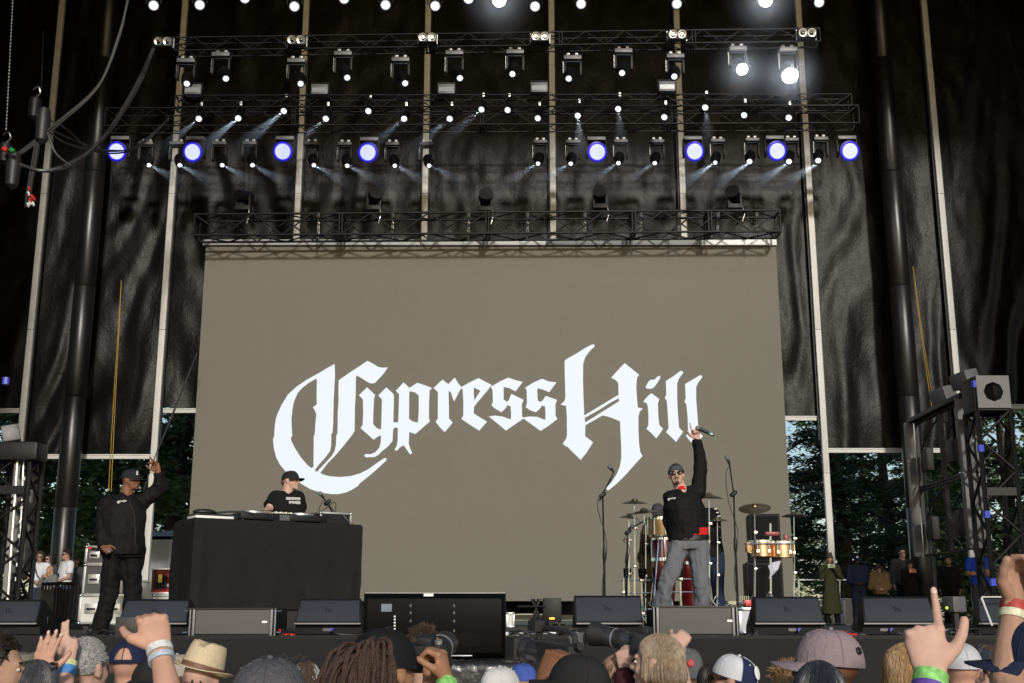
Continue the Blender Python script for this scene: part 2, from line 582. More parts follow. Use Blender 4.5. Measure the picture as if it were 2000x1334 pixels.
tree(colx(560, 48, 5), 48, 12, 4.6, 9, 1, 'leafy tree hidden behind the DJ end of the LED screen', 1.8, 60)
tree(colx(150, 62, 5), 62, 15, 5.5, 21, 1, 'tall distant tree behind the flight cases', 1.2)
tree(colx(1500, 50, 5), 50, 9.0, 3.0, 11, 2, 'dark conifer just past the percussion end of the LED screen', .6, 80)
tree(colx(1640, 40, 5), 40, 11.5, 3.0, 12, 2, 'dense conifer behind the person in the olive coat', .2, 190)
tree(colx(1740, 44, 5), 44, 12, 3.4, 13, 2, 'drooping conifer behind the people beside the percussion', .2, 190)
tree(colx(1850, 46, 5), 46, 12, 3.6, 14, 2, 'dark conifer behind the side video wall', .2, 170)
tree(colx(1975, 38, 5), 38, 10, 3.4, 15, 1, 'bright leafy tree seen through the truss tower', .6)
tree(colx(1690, 66, 5), 66, 15, 5.5, 22, 0, 'tall distant tree behind the conifers', .5, 110)
tree(colx(1980, 60, 5), 60, 14, 5.5, 23, 0, 'tall distant tree behind the truss tower', .5)

# pale canopy tent behind the DJ table
o = empty('canopy_tent', D(335, 33, 0))
tx = o.location.x
M_TENT = mat('tent_fabric', (.42, .45, .5), .8, 0, .06, 3, .1, 6)
def roof(m):
    z0, z1 = P(330, 1052, 33).z, P(330, 1030, 33).z
    c = [V((tx - 1.5, 32, z0)), V((tx + 1.5, 32, z0)), V((tx + 1.5, 35, z0)), V((tx - 1.5, 35, z0))]
    a = V((tx, 33.5, z1))
    m.add(c + [a], [(0, 1, 4), (1, 2, 4), (2, 3, 4), (3, 0, 4)])
part('tent_roof', M_TENT, o, roof, smooth=False)
part('tent_wall', M_TENT, o, lambda m: m.box((tx, 34.9, 2.0), (2.9, .03, 3.9)))
part('tent_wall', M_TENT, o, lambda m: m.box((tx, 32.1, 2.0), (2.9, .03, 3.9)))
for sx in (-1, 1):
    for yy in (32, 35):
        bar('tent_leg', (tx + sx * 1.48, yy, 0), (tx + sx * 1.48, yy, P(330, 1052, 33).z), .03, M_ALU, o)
tag(o, 'pale grey canopy tent outside the wall behind the DJ table', 'tent')

# ------------------------------------------------------------------ LED screen with lettering
YS = 24.0
sx0 = (P(366, 1172, YS).x + P(396, 482, YS).x) / 2
sx1 = (P(1552, 1172, YS).x + P(1516, 482, YS).x) / 2
sz0, sz1 = P(1000, 1174, YS).z, P(1000, 481, YS).z
scr = empty('led_screen', ((sx0 + sx1) / 2, YS, ZD))
M_LED = mat('led_face', (.157, .1505, .125), .75, 0, .06, 30, .0, 60, objvar=.007, spec=.25)
_nt = M_LED.node_tree
_tc = _nt.nodes.new('ShaderNodeTexCoord')
_w = _nt.nodes.new('ShaderNodeTexVoronoi'); _w.inputs['Scale'].default_value = 90
_nt.links.new(_tc.outputs['Object'], _w.inputs['Vector'])
_bp = _nt.nodes.new('ShaderNodeBump'); _bp.inputs['Strength'].default_value = .25; _bp.inputs['Distance'].default_value = .01
_nt.links.new(_w.outputs['Distance'], _bp.inputs['Height'])
_nt.links.new(_bp.outputs[0], _nt.nodes['Principled BSDF'].inputs['Normal'])
NXP, NZP = 16, 9
pw, phh = (sx1 - sx0) / NXP, (sz1 - sz0) / NZP
pm = None
for i in range(NXP):
    for j in range(NZP):
        if pm is None:
            q = part('led_panel', M_LED, scr, lambda m: m.box(world_loc(scr), (pw - .0004, .08, phh - .0004)))
            pm = q.data
        else:
            q = bpy.data.objects.new('led_panel', pm)
            COL.objects.link(q)
            q.parent = scr
        rg = random.Random(i * 31 + j)
        q.location = V((sx0 + pw * (i + .5), YS + .04 + rg.uniform(-.0004, .0004), sz0 + phh * (j + .5))) - world_loc(scr)
        q.rotation_euler = (rg.uniform(-.0003, .0003), 0, rg.uniform(-.0003, .0003))
part('back_frame', M_BLK, scr, lambda m: [m.box((sx0 + pw * (i + .5), YS + .3, (sz0 + sz1) / 2), (.08, .3, sz1 - sz0)) for i in range(0, NXP, 3)])
part('support_leg', M_BLK, scr, lambda m: m.box((sx0 + .3, YS + .3, (ZD + sz0) / 2), (.15, .3, sz0 - ZD)))
part('support_leg', M_BLK, scr, lambda m: m.box((sx1 - .3, YS + .3, (ZD + sz0) / 2), (.15, .3, sz0 - ZD)))
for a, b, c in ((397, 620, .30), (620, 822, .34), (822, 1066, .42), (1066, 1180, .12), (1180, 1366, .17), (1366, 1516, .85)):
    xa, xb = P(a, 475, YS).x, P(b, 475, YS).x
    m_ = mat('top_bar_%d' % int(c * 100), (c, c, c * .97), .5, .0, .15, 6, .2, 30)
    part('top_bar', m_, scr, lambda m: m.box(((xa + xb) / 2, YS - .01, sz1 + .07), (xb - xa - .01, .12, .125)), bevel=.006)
tag(scr, 'huge grey LED screen showing white blackletter words above the stage', 'LED screen')
Z1, Z2 = (520, 660), (940, 660)
L1 = [
 ('C', [(557,212),(500,243),(445,277),(385,310),(330,340),(250,395),(175,462),(168,475),(125,545),(90,620),(78,660),(72,700),(67,750),(65,800),(55,825),(62,900),(80,970),(110,1030),(160,1090),(210,1140),(280,1185),(360,1232),(440,1258),(520,1271),(590,1272),(650,1258),(700,1235),(748,1205),(760,1185),(830,1130),(900,1070),(975,1000),(982,988),(975,978),(960,980),(900,1020),(830,1070),(760,1105),(690,1125),(600,1133),(520,1127),(470,1115),(440,1100),(425,1085),(408,1090),(395,1075),(385,1050),(365,1060),(330,1030),(280,970),(235,900),(205,840),(200,815),(212,795),(208,740),(205,660),(212,590),(225,520),(255,450),(290,410),(340,370),(400,335),(412,335),(500,300)]),
 ('C', [(557,212),(560,300),(552,460),(550,480),(545,700),(540,770),(530,785),(528,880),(520,920),(480,975),(430,1030),(395,1075),(385,1055),(385,1000),(387,800),(395,785),(400,700),(408,620),(395,590),(380,565),(412,540),(410,470),(413,335),(480,270)]),
 ('C', [(590,345),(640,310),(690,275),(760,230),(825,186),(870,210),(910,235),(950,243),(990,240),(960,285),(920,330),(885,367),(855,372),(830,362),(780,330),(735,305),(730,330),(728,470),(722,560),(720,750),(710,775),(680,815),(620,890),(560,960),(500,1020),(440,1100),(418,1085),(470,1030),(530,965),(555,925),(568,870),(570,800),(580,775),(583,600),(590,490),(587,465)]),
 ('y', [(820,402),(888,465),(878,490),(872,600),(870,700),(900,735),(940,748),(940,790),(905,805),(875,830),(820,780),(768,735),(785,708),(790,600),(787,500),(755,467)]),
 ('y', [(977,403),(1035,455),(1040,480),(1035,680),(1033,745),(1028,840),(990,885),(940,925),(910,955),(880,970),(810,972),(797,958),(810,945),(850,947),(890,930),(920,895),(933,850),(935,790),(935,748),(940,600),(942,500),(912,470)]),
 ('y', [(1030,684),(1050,690),(1080,684),(1076,736),(1050,728),(1030,748)]),
 ('p', [(1118,362),(1168,408),(1165,440),(1162,660),(1165,765),(1160,860),(1172,900),(1188,935),(1178,948),(1165,942),(1145,910),(1120,875),(1090,890),(1065,918),(1050,918),(1047,905),(1062,880),(1070,840),(1072,740),(1078,600),(1082,460),(1055,430)]),
 ('p', [(1160,412),(1230,365),(1290,385),(1350,408),(1330,430),(1325,560),(1325,655),(1333,680),(1270,735),(1215,782),(1160,765),(1158,655),(1190,680),(1235,690),(1242,600),(1242,470),(1215,445),(1180,435),(1160,440)]),
 ('r', [(1435,340),(1485,378),(1485,430),(1487,560),(1488,655),(1518,690),(1485,730),(1453,768),(1415,728),(1380,685),(1397,655),(1398,560),(1398,440),(1362,408)]),
 ('r', [(1480,380),(1535,323),(1560,365),(1590,402),(1570,440),(1555,470),(1530,518),(1518,490),(1505,445),(1480,425)]),
 ('e', [(1580,405),(1650,365),(1690,398),(1690,450),(1693,512),(1692,560),(1690,615),(1745,650),(1798,682),(1765,720),(1735,755),(1665,712),(1590,660),(1605,630),(1605,520),(1600,420)]),
 ('e', [(1645,367),(1730,327),(1780,355),(1835,382),(1800,405),(1745,430),(1685,402)]),
 ('e', [(1838,380),(1800,430),(1740,500),(1690,562),(1690,515),(1745,430),(1800,395)]),
]
L2 = [
 ('s', [(78,398),(150,355),(220,323),(280,345),(338,358),(305,400),(280,435),(225,408),(182,400),(182,500),(205,520),(222,512),(245,455),(345,505),(330,540),(332,640),(345,655),(280,700),(200,755),(130,695),(62,640),(110,632),(170,640),(215,655),(240,665),(243,620),(240,560),(215,545),(195,575),(165,605),(120,580),(83,550),(95,520),(92,430)]),
 ('s', [(358,405),(430,360),(495,333),(550,355),(612,362),(580,405),(553,442),(500,420),(460,410),(455,430),(460,510),(480,522),(500,510),(525,472),(617,505),(603,540),(605,635),(620,660),(550,715),(483,757),(410,705),(335,650),(390,640),(450,642),(500,660),(520,668),(523,620),(520,560),(495,550),(475,580),(445,605),(400,590),(362,565),(372,530),(370,430)]),
 ('H', [(920,55),(924,68),(880,110),(845,160),(830,210),(828,330),(832,480),(838,620),(848,705),(845,800),(910,850),(860,930),(810,993),(760,945),(700,885),(683,880),(663,860),(690,825),(698,790),(697,640),(690,552),(645,545),(680,510),(685,470),(680,300),(678,190),(690,175),(770,130),(850,80),(905,52)]),
 ('H', [(838,632),(950,565),(1060,498),(1125,458),(1125,488),(1060,522),(960,585),(845,650)]),
 ('H', [(840,692),(910,650),(980,605),(1060,555),(1132,510),(1136,600),(1134,682),(1085,660),(1030,640),(985,632),(920,670),(845,712)]),
 ('H', [(1168,205),(1230,255),(1285,300),(1268,325),(1262,400),(1270,520),(1275,567),(1315,575),(1290,600),(1280,640),(1280,760),(1285,860),(1295,930),(1313,962),(1250,1030),(1180,1110),(1110,1180),(1040,1238),(1022,1237),(1015,1225),(1060,1175),(1100,1115),(1128,1050),(1140,980),(1140,880),(1133,760),(1130,680),(1125,560),(1118,460),(1115,365),(1090,340),(1058,325),(1110,265)]),
 ('i', [(1455,310),(1460,320),(1435,365),(1405,405),(1380,415),(1345,412),(1337,400),(1365,350),(1385,340),(1410,340),(1435,315)]),
 ('i', [(1385,450),(1420,475),(1450,500),(1438,530),(1442,640),(1450,710),(1480,740),(1450,785),(1425,818),(1385,775),(1345,740),(1360,715),(1362,640),(1355,550),(1345,530),(1318,520),(1350,480)]),
 ('l', [(1635,268),(1645,285),(1610,330),(1595,370),(1595,480),(1600,600),(1610,730),(1645,765),(1615,805),(1587,847),(1545,805),(1505,768),(1525,735),(1518,600),(1510,510),(1495,490),(1507,460),(1503,350),(1560,315),(1620,270)]),
 ('l', [(1793,303),(1800,320),(1765,365),(1750,400),(1750,500),(1758,600),(1765,700),(1775,770),(1805,800),(1770,840),(1740,875),(1700,840),(1668,800),(1685,765),(1680,640),(1670,540),(1655,520),(1665,490),(1660,375),(1720,340),(1780,305)]),
]
SCL = 1918 / 460.
LETTERS = [[(Z1[0] + x / SCL, Z1[1] + y / SCL) for x, y in pl] for _, pl in L1] + [[(Z2[0] + x / SCL, Z2[1] + y / SCL) for x, y in pl] for _, pl in L2]
LSTART = [k for k, c in enumerate([a for a, _ in L1] + [a for a, _ in L2])]
M_LETTER = mat('lit_white_pixels', (.2, .2, .2), .7, 0, 0, emit=(.77, .87, 1.0), es=.78)
for k, pl in enumerate(LETTERS):
    pts = [P(x, y, YS - .002 - .0012 * (k % 6 + 1)) for x, y in pl]
    tri = geometry.tessellate_polygon([[V((p.x, p.z, 0)) for p in pts]])
    lo = build(MB().add(pts, [tuple(t) for t in tri]), 'lit_letter', M_LETTER, scr, smooth=False)
# ================================================================== RIG
def truss(name, p0, p1, size, bays, label, m=M_TRUSS, rc=.025, rb=.013, group=None, joints=()):
    p0, p1 = V(p0), V(p1)
    o = empty(name, (p0 + p1) / 2)
    ax = (p1 - p0).normalized()
    side = ax.cross(V((0, 0, 1))).normalized() if abs(ax.z) < .9 else V((0, 1, 0))
    up = side.cross(ax).normalized()
    h = size / 2
    cs = [side * a * h + up * b * h for a, b in ((1, 1), (1, -1), (-1, -1), (-1, 1))]
    for c in cs:
        bar('chord', p0 + c, p1 + c, rc, m, o)
    for k in range(4):
        c0, c1 = cs[k], cs[(k + 1) % 4]
        for e in (p0, p1):
            bar('end_bar', e + c0, e + c1, rc * .9, m, o)
        for b in range(bays):
            a = p0 + (p1 - p0) * b / bays
            d = p0 + (p1 - p0) * (b + 1) / bays
            if b % 2 == 0:
                bar('brace', a + c0, d + c1, rb, m, o)
            else:
                bar('brace', a + c1, d + c0, rb, m, o)
    for j in joints:
        q = p0 + (p1 - p0) * j
        for s in (-.03, .03):
            for k in range(4):
                bar('joint_bar', q + ax * s + cs[k], q + ax * s + cs[(k + 1) % 4], rc * .9, m, o)
    tag(o, label, 'truss', group)
    return o
YA, YT, YC, YD = 18.3, 20.8, 22.8, 24.3
M_TRUSSB = mat('scuffed_truss_paint', (.006, .006, .0065), .5, .0, .4, 40, .15, 60, spec=.16)
truss('lighting_truss', P(250, -42, YA), P(1700, -50, YA), .32, 44, 'black lighting truss topmost over the stage, above the first row of lamps', M_TRUSS)
truss('lighting_truss', P(305, 93, YT), P(1598, 74, YT), .27, 34, 'slim black lighting truss carrying the moving heads and twin blinders', M_TRUSSB, .016, .010, joints=(.2, .41, .61, .81))
truss('lighting_truss', P(345, 203, YC), P(1660, 200, YC), .26, 36, 'black lighting truss with the row of small round lamps', M_TRUSS, .016, .010)
truss('lighting_truss', P(212, 236, YD), P(1672, 230, YD), .42, 30, 'deep black lighting truss carrying the round blue lamps', M_TRUSSB, .018, .011, joints=(.25, .5, .75))
YST = 23.45
truss('screen_truss', P(385, 446, YST), P(1519, 438, YST), .46, 20, 'black box truss bolted together right above the LED screen', M_TRUSSB, .026, .017, joints=(.25, .5, .75, .88))

def clamp(m, p, w=.03):
    m.box(p, (w, .06, .09))
def moving_head(bp, lp, label, group, lit=M_LIT, s=1.0, yoke=True, lens_r=.075, name='moving_head_light', Y=0):
    bp, lp = V(bp), V(lp)
    o = empty(name, bp)
    part('base', M_GREYBOX, o, lambda m: m.box(bp, (.34 * s, .22 * s, .085 * s)), bevel=.012)
    for sx in (-1, 1):
        part('clamp', M_ALU, o, lambda m: (m.box(bp + V((sx * .08 * s, 0, .065 * s)), (.05 * s, .05, .07 * s)), m.tube(bp + V((sx * .08 * s - .03, 0, .10 * s)), bp + V((sx * .08 * s + .03, 0, .10 * s)), .038 * s, n=10)), bevel=.004)
    d = V((lp.x - bp.x, -.35, lp.z - bp.z))
    pv = V((bp.x + (lp.x - bp.x) * .45, bp.y + .02, bp.z - (bp.z - lp.z) * .62))
    axis = (lp - pv).normalized()
    hw = .155 * s
    def yk(m):
        z0 = bp.z - .05 * s
        for sx in (-1, 1):
            m.loft([[V((bp.x + sx * hw * 1.0 + a * .022, bp.y + b * .05, z)) for a, b in ((-1, -1), (1, -1), (1, 1), (-1, 1))] for z in (z0, pv.z - .04)])
        m.box(V((bp.x, bp.y, z0 - .012)), (2 * hw + .044, .10, .03))
    part('yoke', M_BLK, o, yk, bevel=.008)
    part('yoke_trim', M_ALU, o, lambda m: m.box(V((bp.x - hw - .0245, bp.y - .02, (bp.z - .06 + pv.z) / 2)), (.005, .03, abs(bp.z - pv.z) - .06)))
    L = max((lp - pv).length, .12)
    Mx = frame_z(axis)
    hd = part('head', M_BLK, o, lambda m: m.lathe([(.02, -.16 * s), (.09 * s, -.15 * s), (.125 * s, -.08 * s), (.13 * s, .03), (.115 * s, L * .6), (lens_r * 1.25, L - .02), (lens_r * 1.25, L)], pv, Mx, 18))
    part('lens_ring', M_PLAS, hd, lambda m: m.lathe([(lens_r * 1.02, L - .005), (lens_r * 1.3, L - .005), (lens_r * 1.3, L + .02), (lens_r * 1.02, L + .02), (lens_r * 1.02, L - .005)], pv, Mx, 20))
    part('lens', lit, hd, lambda m: m.lathe([(.002, L + .026), (lens_r * .45, L + .025), (lens_r * (.72 if lit == M_LIT else 1.25), L + .022)], pv, Mx, 20))
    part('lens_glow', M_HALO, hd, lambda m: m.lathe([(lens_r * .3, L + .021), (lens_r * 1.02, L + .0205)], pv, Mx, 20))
    tag(o, label, 'stage light', group)
    return o
# second row: moving heads hung below the slim truss
rowB = [(365, 122, 365, 163), (433, 110, 441, 153), (580, 122, 587, 163), (671, 108, 678, 151), (783, 120, 791, 162), (888, 107, 898, 152), (1006, 105, 1001, 144), (1118, 116, 1111, 153), (1217, 103, 1215, 142), (1318, 113, 1317, 149)]
for bx, by, lx, ly in rowB:
    moving_head(P(bx, by, YT), P(lx, ly, YT - .2), 'black moving head with grey base hung under the slim upper truss, lens lit white', 'moving heads under the slim truss', lens_r=.06)
moving_head(P(1440, 98, YT), P(1449, 135, YT - .2), 'moving head blazing white beside the brightest lamp of the rig', None, M_LIT2, lens_r=.085)
moving_head(P(1538, 100, YT), P(1543, 147, YT - .2), 'brightest lamp of the rig, a moving head blazing white', None, M_LIT2, lens_r=.12)
# twin blinders on the slim truss
for bx, by, lit in ((320, 84, 0), (580, 81, 0), (835, 76, 1), (1055, 74, 1), (1322, 70, 1), (1575, 67, 0)):
    c = P(bx, by, YT - .22)
    o = empty('twin_blinder', c)
    part('housing', M_BLK, o, lambda m: m.box(c, (.36, .14, .19)), bevel=.008)
    part('bracket', M_ALU, o, lambda m: (m.box(c + V((-.185, .03, .0)), (.008, .03, .2)), m.box(c + V((.185, .03, .0)), (.008, .03, .2)), m.box(c + V((0, .03, .1)), (.36, .03, .008))))
    for sx in (-1, 1):
        q = c + V((sx * .085, -.07, 0))
        Mx = frame_z((0, -1, -.25))
        b = part('lamp', M_BULB, o, lambda m: m.lathe([(.072, .0), (.078, .018), (.07, .018), (.045, .004), (.02, .002)], q, Mx, 20))
        part('bulb', mat('warm_bulb', (1, 1, 1), .3, 0, 0, emit=(1, .95, .82), es=2.2) if lit else M_GLASS, b, lambda m: m.ell(q + V((0, -.012, -.002)), (.034, .014, .03), n=12, m=8))
    tag(o, 'twin round blinder lamp on the slim upper truss, ' + ('both bulbs glowing' if lit else 'both bulbs off'), 'stage light', 'twin blinders ' + ('glowing' if lit else 'switched off'))
# grey strobe boxes between the trusses
for bx, by in ((378, 177), (625, 177), (872, 176), (1053, 173), (1302, 171)):
    c = P(bx, by, YC - .2)
    o = empty('strobe_light', c)
    part('housing', M_GREYBOX, o, lambda m: m.box(c, (.34, .16, .22)), bevel=.01)
    part('front_glass', mat('strobe_glass', (.25, .27, .27), .2, 0, .1, 30), o, lambda m: m.box(c + V((0, -.083, -.02)), (.30, .01, .1)))
    part('bracket', M_BLK, o, lambda m: (m.box(c + V((-.18, 0, .05)), (.01, .04, .22)), m.box(c + V((.18, 0, .05)), (.01, .04, .22)), m.box(c + V((0, 0, .16)), (.37, .04, .01))))
    tag(o, 'grey boxy strobe light hung between the upper trusses', 'stage light', 'strobe boxes between the trusses')
# round lamps of the first and third rows: short barrel in a fork
def par(lp, ax, label, group, lit=M_LIT, rr=.09, hang=.32, s=1.):
    lp = V(lp); ax = V(ax).normalized()
    o = empty('round_stage_light', lp)
    M_ = frame_z(ax)
    bk = lp - ax * .3
    bd = part('barrel', M_BLK, o, lambda m: m.lathe([(.03, -.34), (rr * .9, -.32), (rr * 1.15, -.2), (rr * 1.2, -.02), (rr * 1.2, .03), (rr * 1.05, .03)], lp, M_, 20))
    part('lens', lit, bd, lambda m: m.lathe([(.002, .038), (rr * .45, .037), (rr * (.7 if lit == M_LIT else 1.1), .034)], lp, M_, 20))
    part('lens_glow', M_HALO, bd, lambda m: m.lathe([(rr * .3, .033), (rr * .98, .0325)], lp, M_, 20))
    pv = lp - ax * .15
    part('fork', M_BLK, o, lambda m: (m.path([pv + V((-rr * 1.45, 0, 0)), pv + V((-rr * 1.45, .0, hang * .7)), pv + V((0, 0, hang)), pv + V((rr * 1.45, 0, hang * .7)), pv + V((rr * 1.45, 0, 0))], .012, 6)))
    part('clamp', M_ALU, o, lambda m: m.box(pv + V((0, 0, hang + .04)), (.05, .05, .09)), bevel=.005)
    tag(o, label, 'stage light', group)
    return o
for lx, ly in ((300, 10), (390, 9), (478, -4), (575, 12), (672, -3), (753, 9), (850, 11), (915, -3), (1045, 12), (1135, 7), (1322, 7), (1600, 4)):
    par(P(lx, ly, YA - .2), ((1000 - lx) / 2500, -.75, -.6), 'round black lamp with a lit white lens in the row under the topmost truss', 'round lamps under the topmost truss', rr=.085)
for lx in (975, 1495):
    par(P(lx, 0, YA - .2), (0, -.8, -.5), 'dazzling round lamp among those of the topmost truss', 'dazzling lamps of the topmost truss', M_LIT2, rr=.1)
for lx, ly in ((389, 231), (466, 230), (555, 216), (637, 231), (720, 216), (790, 231), (879, 231), (941, 213), (992, 214), (1051, 230), (1129, 225), (1208, 212), (1298, 228), (1378, 209), (1454, 224), (1541, 229)):
    par(P(lx, ly, YC - .15), ((lx - 1000) / -3000 - .2, -.7, -.65), 'small round lamp with a lit white lens under the third truss', 'small round lamps under the third truss', rr=.07, hang=.22)
# fourth row: blue LED wash lamps and beam heads
for lx, ly, blbl in ((229, 296, 'crossed by a hanging cable loop'), (377, 297, 'beside the wall post behind the rapper'), (553, 296, 'beside the wall post above the DJ table'), (719, 298, 'midway between two wall posts above the lettering'), (1166, 297, 'beside the wall post above the tall letter H'), (1356, 296, 'beside the wall post above the last letters'), (1517, 295, 'by the wall post at the screen end'), (1659, 295, 'at the truss end by the percussion')):
    lp = P(lx, ly, YD - .25)
    o = empty('blue_wash_light', lp)
    bp = lp + V((0, .2, .36))
    part('base', M_GREYBOX, o, lambda m: m.box(bp, (.4, .24, .085)), bevel=.012)
    part('yoke', M_BLK, o, lambda m: (m.box(lp + V((-.21, .18, .14)), (.035, .1, .42)), m.box(lp + V((.21, .18, .14)), (.035, .1, .42)), m.box(lp + V((0, .18, .325)), (.45, .1, .03))), bevel=.008)
    Mx = frame_z((-.1 if lx < 1000 else .12, -1, -.33))
    hd = part('head', M_BLK, o, lambda m: m.lathe([(.03, -.22), (.13, -.2), (.19, -.1), (.2, .0), (.2, .03), (.188, .03)], lp, Mx, 28))
    part('led_glow_ring', M_BLUER, hd, lambda m: m.lathe([(.16, .034), (.188, .033)], lp, Mx, 32))
    part('led_halo', mat('blue_halo', (.02, .02, .2), .4, emit=(.02, .012, 1.), es=.3), hd, lambda m: m.lathe([(.19, .03), (.225, .02)], lp, Mx, 32))  # glowing ring in place of the blue halo around the lamp
    part('led_face', M_BLUE, hd, lambda m: m.lathe([(.002, .042), (.1, .041), (.168, .036)], lp, Mx, 32))
    tag(o, 'round wash lamp glowing blue ' + blbl, 'stage light', 'blue wash lamps of the lowest row')
for lx, ly in ((291, 322), (351, 322), (434, 322), (493, 322), (613, 322), (678, 323), (771, 323), (838, 323), (1051, 319), (1115, 319), (1208, 318), (1279, 318), (1397, 317), (1464, 315), (1541, 315), (1598, 313)):
    sx = 8 if lx > 950 else -8
    moving_head(P(lx + sx * .5, ly - 40, YD - .05), P(lx, ly, YD - .25), 'black beam head with a small lit white lens in the lowest lamp row', 'beam heads of the lowest row', lens_r=.05 if lx < 1400 else .065, s=.9)
# unlit followspot-like heads standing on the screen truss
for k, (bx, by, yw) in enumerate(((475, 408, 150), (730, 408, 20), (948, 410, 5), (1172, 405, -5), (1435, 405, -25))):
    b = P(bx, by, YST)
    o = empty('dark_moving_head', b)
    part('base', M_BLK, o, lambda m: m.box(b + V((0, 0, .0)), (.32, .24, .1)), bevel=.012)
    part('yoke', M_BLK, o, lambda m: (m.box(b + V((-.13, 0, .16)), (.04, .1, .26)), m.box(b + V((.13, 0, .16)), (.04, .1, .26))), bevel=.01)
    Mx = frame_z(yaw(yw) @ V((0, -1, .25 if k else .1)))
    c = b + V((0, 0, .27))
    hd = part('head', M_BLK, o, lambda m: m.lathe([(.03, -.2), (.11, -.19), (.135, -.1), (.135, .05), (.15, .14), (.15, .17), (.135, .17)], c, Mx, 20))
    part('lens', mat('grey_lens', (.16, .17, .17), .15, 0, .1, 40), hd, lambda m: m.lathe([(.002, .165), (.07, .162), (.135, .15)], c, Mx, 20))
    part('strap', M_ALU, o, lambda m: m.path([b + V((.14, -.1, .0)), b + V((.17, -.16, -.2)), b + V((.12, -.13, -.36))], .008, 5))
    tag(o, ['unlit black moving head turned sideways on the screen truss', 'unlit black moving head with a loose strap on the screen truss above the DJ', 'unlit black moving head above the middle of the lettering', 'unlit black moving head above the tall letter H', 'unlit black moving head leaning over the last letters'][k], 'stage light', 'unlit heads on the screen truss')
# hanging irons between screen truss and screen
for x in (622, 767, 915, 1030, 1142, 1252, 1326, 1402, 1478):
    a = P(x, 418, YST - .25); b = P(x, 466, YST - .12)
    o = empty('hanging_chain', a)
    part('hoist_hook', M_BLK, o, lambda m: m.box(a + V((0, 0, -.03)), (.08, .08, .12)), bevel=.01)
    mid = a + (b - a) * .4
    def links(m):
        n = 9
        for k in range(n):
            q = a + (b - a) * (k + .5) / n
            u = V((.016, 0, 0)) if k % 2 else V((0, .016, 0))
            h = (b - a) * .55 / n
            m.path([q - h + u * .2, q - h * .6 + u, q + h * .6 + u, q + h - u * 0, q + h * .6 - u, q - h * .6 - u, q - h], .006, 5)
    part('chain', M_CHROME, o, links)
    part('turnbuckle', M_ALU, o, lambda m: (m.tube(a + (b - a) * .45 + V((.018, 0, 0)), a + (b - a) * .75 + V((.018, 0, 0)), .007), m.tube(a + (b - a) * .45 + V((-.018, 0, 0)), a + (b - a) * .75 + V((-.018, 0, 0)), .007)))
    tag(o, 'steel turnbuckle chain holding the LED screen under its truss', 'chain', 'chains under the screen truss')

# ------------------------------------------------------------------ cables and hoists
def catmull(pts, n=8):
    pts = [V(p) for p in pts]
    out = []
    q = [pts[0] * 2 - pts[1]] + pts + [pts[-1] * 2 - pts[-2]]
    for i in range(1, len(q) - 2):
        for k in range(n):
            t = k / n
            a, b, c, d = q[i - 1], q[i], q[i + 1], q[i + 2]
            out.append(.5 * ((2 * b) + (c - a) * t + (2 * a - 5 * b + 4 * c - d) * t * t + (3 * b - a - 3 * c + d) * t ** 3))
    out.append(pts[-1])
    return out
M_CAB = mat('grey_black_cable', (.035, .035, .037), .42, 0, .2, 30)
def cable(name, pts, Y, r, n, label, cat='cable', spread=.03, m=M_CAB):
    Ys = Y if isinstance(Y, (list, tuple)) else [Y] * len(pts)
    base = [P(a, b, yy) for (a, b), yy in zip(pts, Ys)]
    rg = random.Random(len(label))
    o = empty(name, base[0])
    for k in range(n):
        off = [V((rg.uniform(-1, 1), rg.uniform(-1, 1), rg.uniform(-1, 1))) * spread for _ in base]
        off[0] *= .3; off[-1] *= .3
        part('strand', m, o, lambda mm: mm.path(catmull([b + q for b, q in zip(base, off)]), r, 6))
    tag(o, label, cat)
    return o
cable('cable_bundle', [(252, -10), (232, 70), (190, 165), (120, 235), (60, 283), (20, 312)], 18, .022, 3, 'bundle of black cables sweeping down from the roof to the hoist motor')
cable('cable_bundle', [(300, 95), (262, 180), (200, 272), (140, 322), (85, 333), (30, 318)], [20.5, 20, 19, 18.3, 18, 18], .026, 4, 'thick cable bundle drooping from the end of the slim upper truss')
cable('cable_loop', [(78, 225), (118, 262), (165, 292), (215, 300), (270, 285), (330, 232)], [18, 18.3, 19, 20, 21, 22], .016, 3, 'cable loop hanging across the blue lamp nearest the black column', spread=.09)
cable('cable_loop', [(82, 228), (98, 265), (112, 300), (138, 325)], 18, .016, 2, 'short cable loop hanging below the dark hoist')
for (px, y0, y1, lbl) in ((15, -10, 255, 'hung chain of the hoist with red and green plugs'), (84, 60, 178, 'short hung chain of the dark hoist with hooks')):
    a = P(px + (y1 - y0) * .04 * (px < 50), y0, 18.); b = P(px - 3, y1, 18.)
    o = empty('hoist_chain', a)
    part('chain', M_CHROME if px > 50 else M_ALU, o, lambda m: [m.ell(a + (b - a) * (k + .5) / 40, (.012, .012, (b - a).length / 95), n=6, m=5) for k in range(40)])
    tag(o, lbl, 'chain')
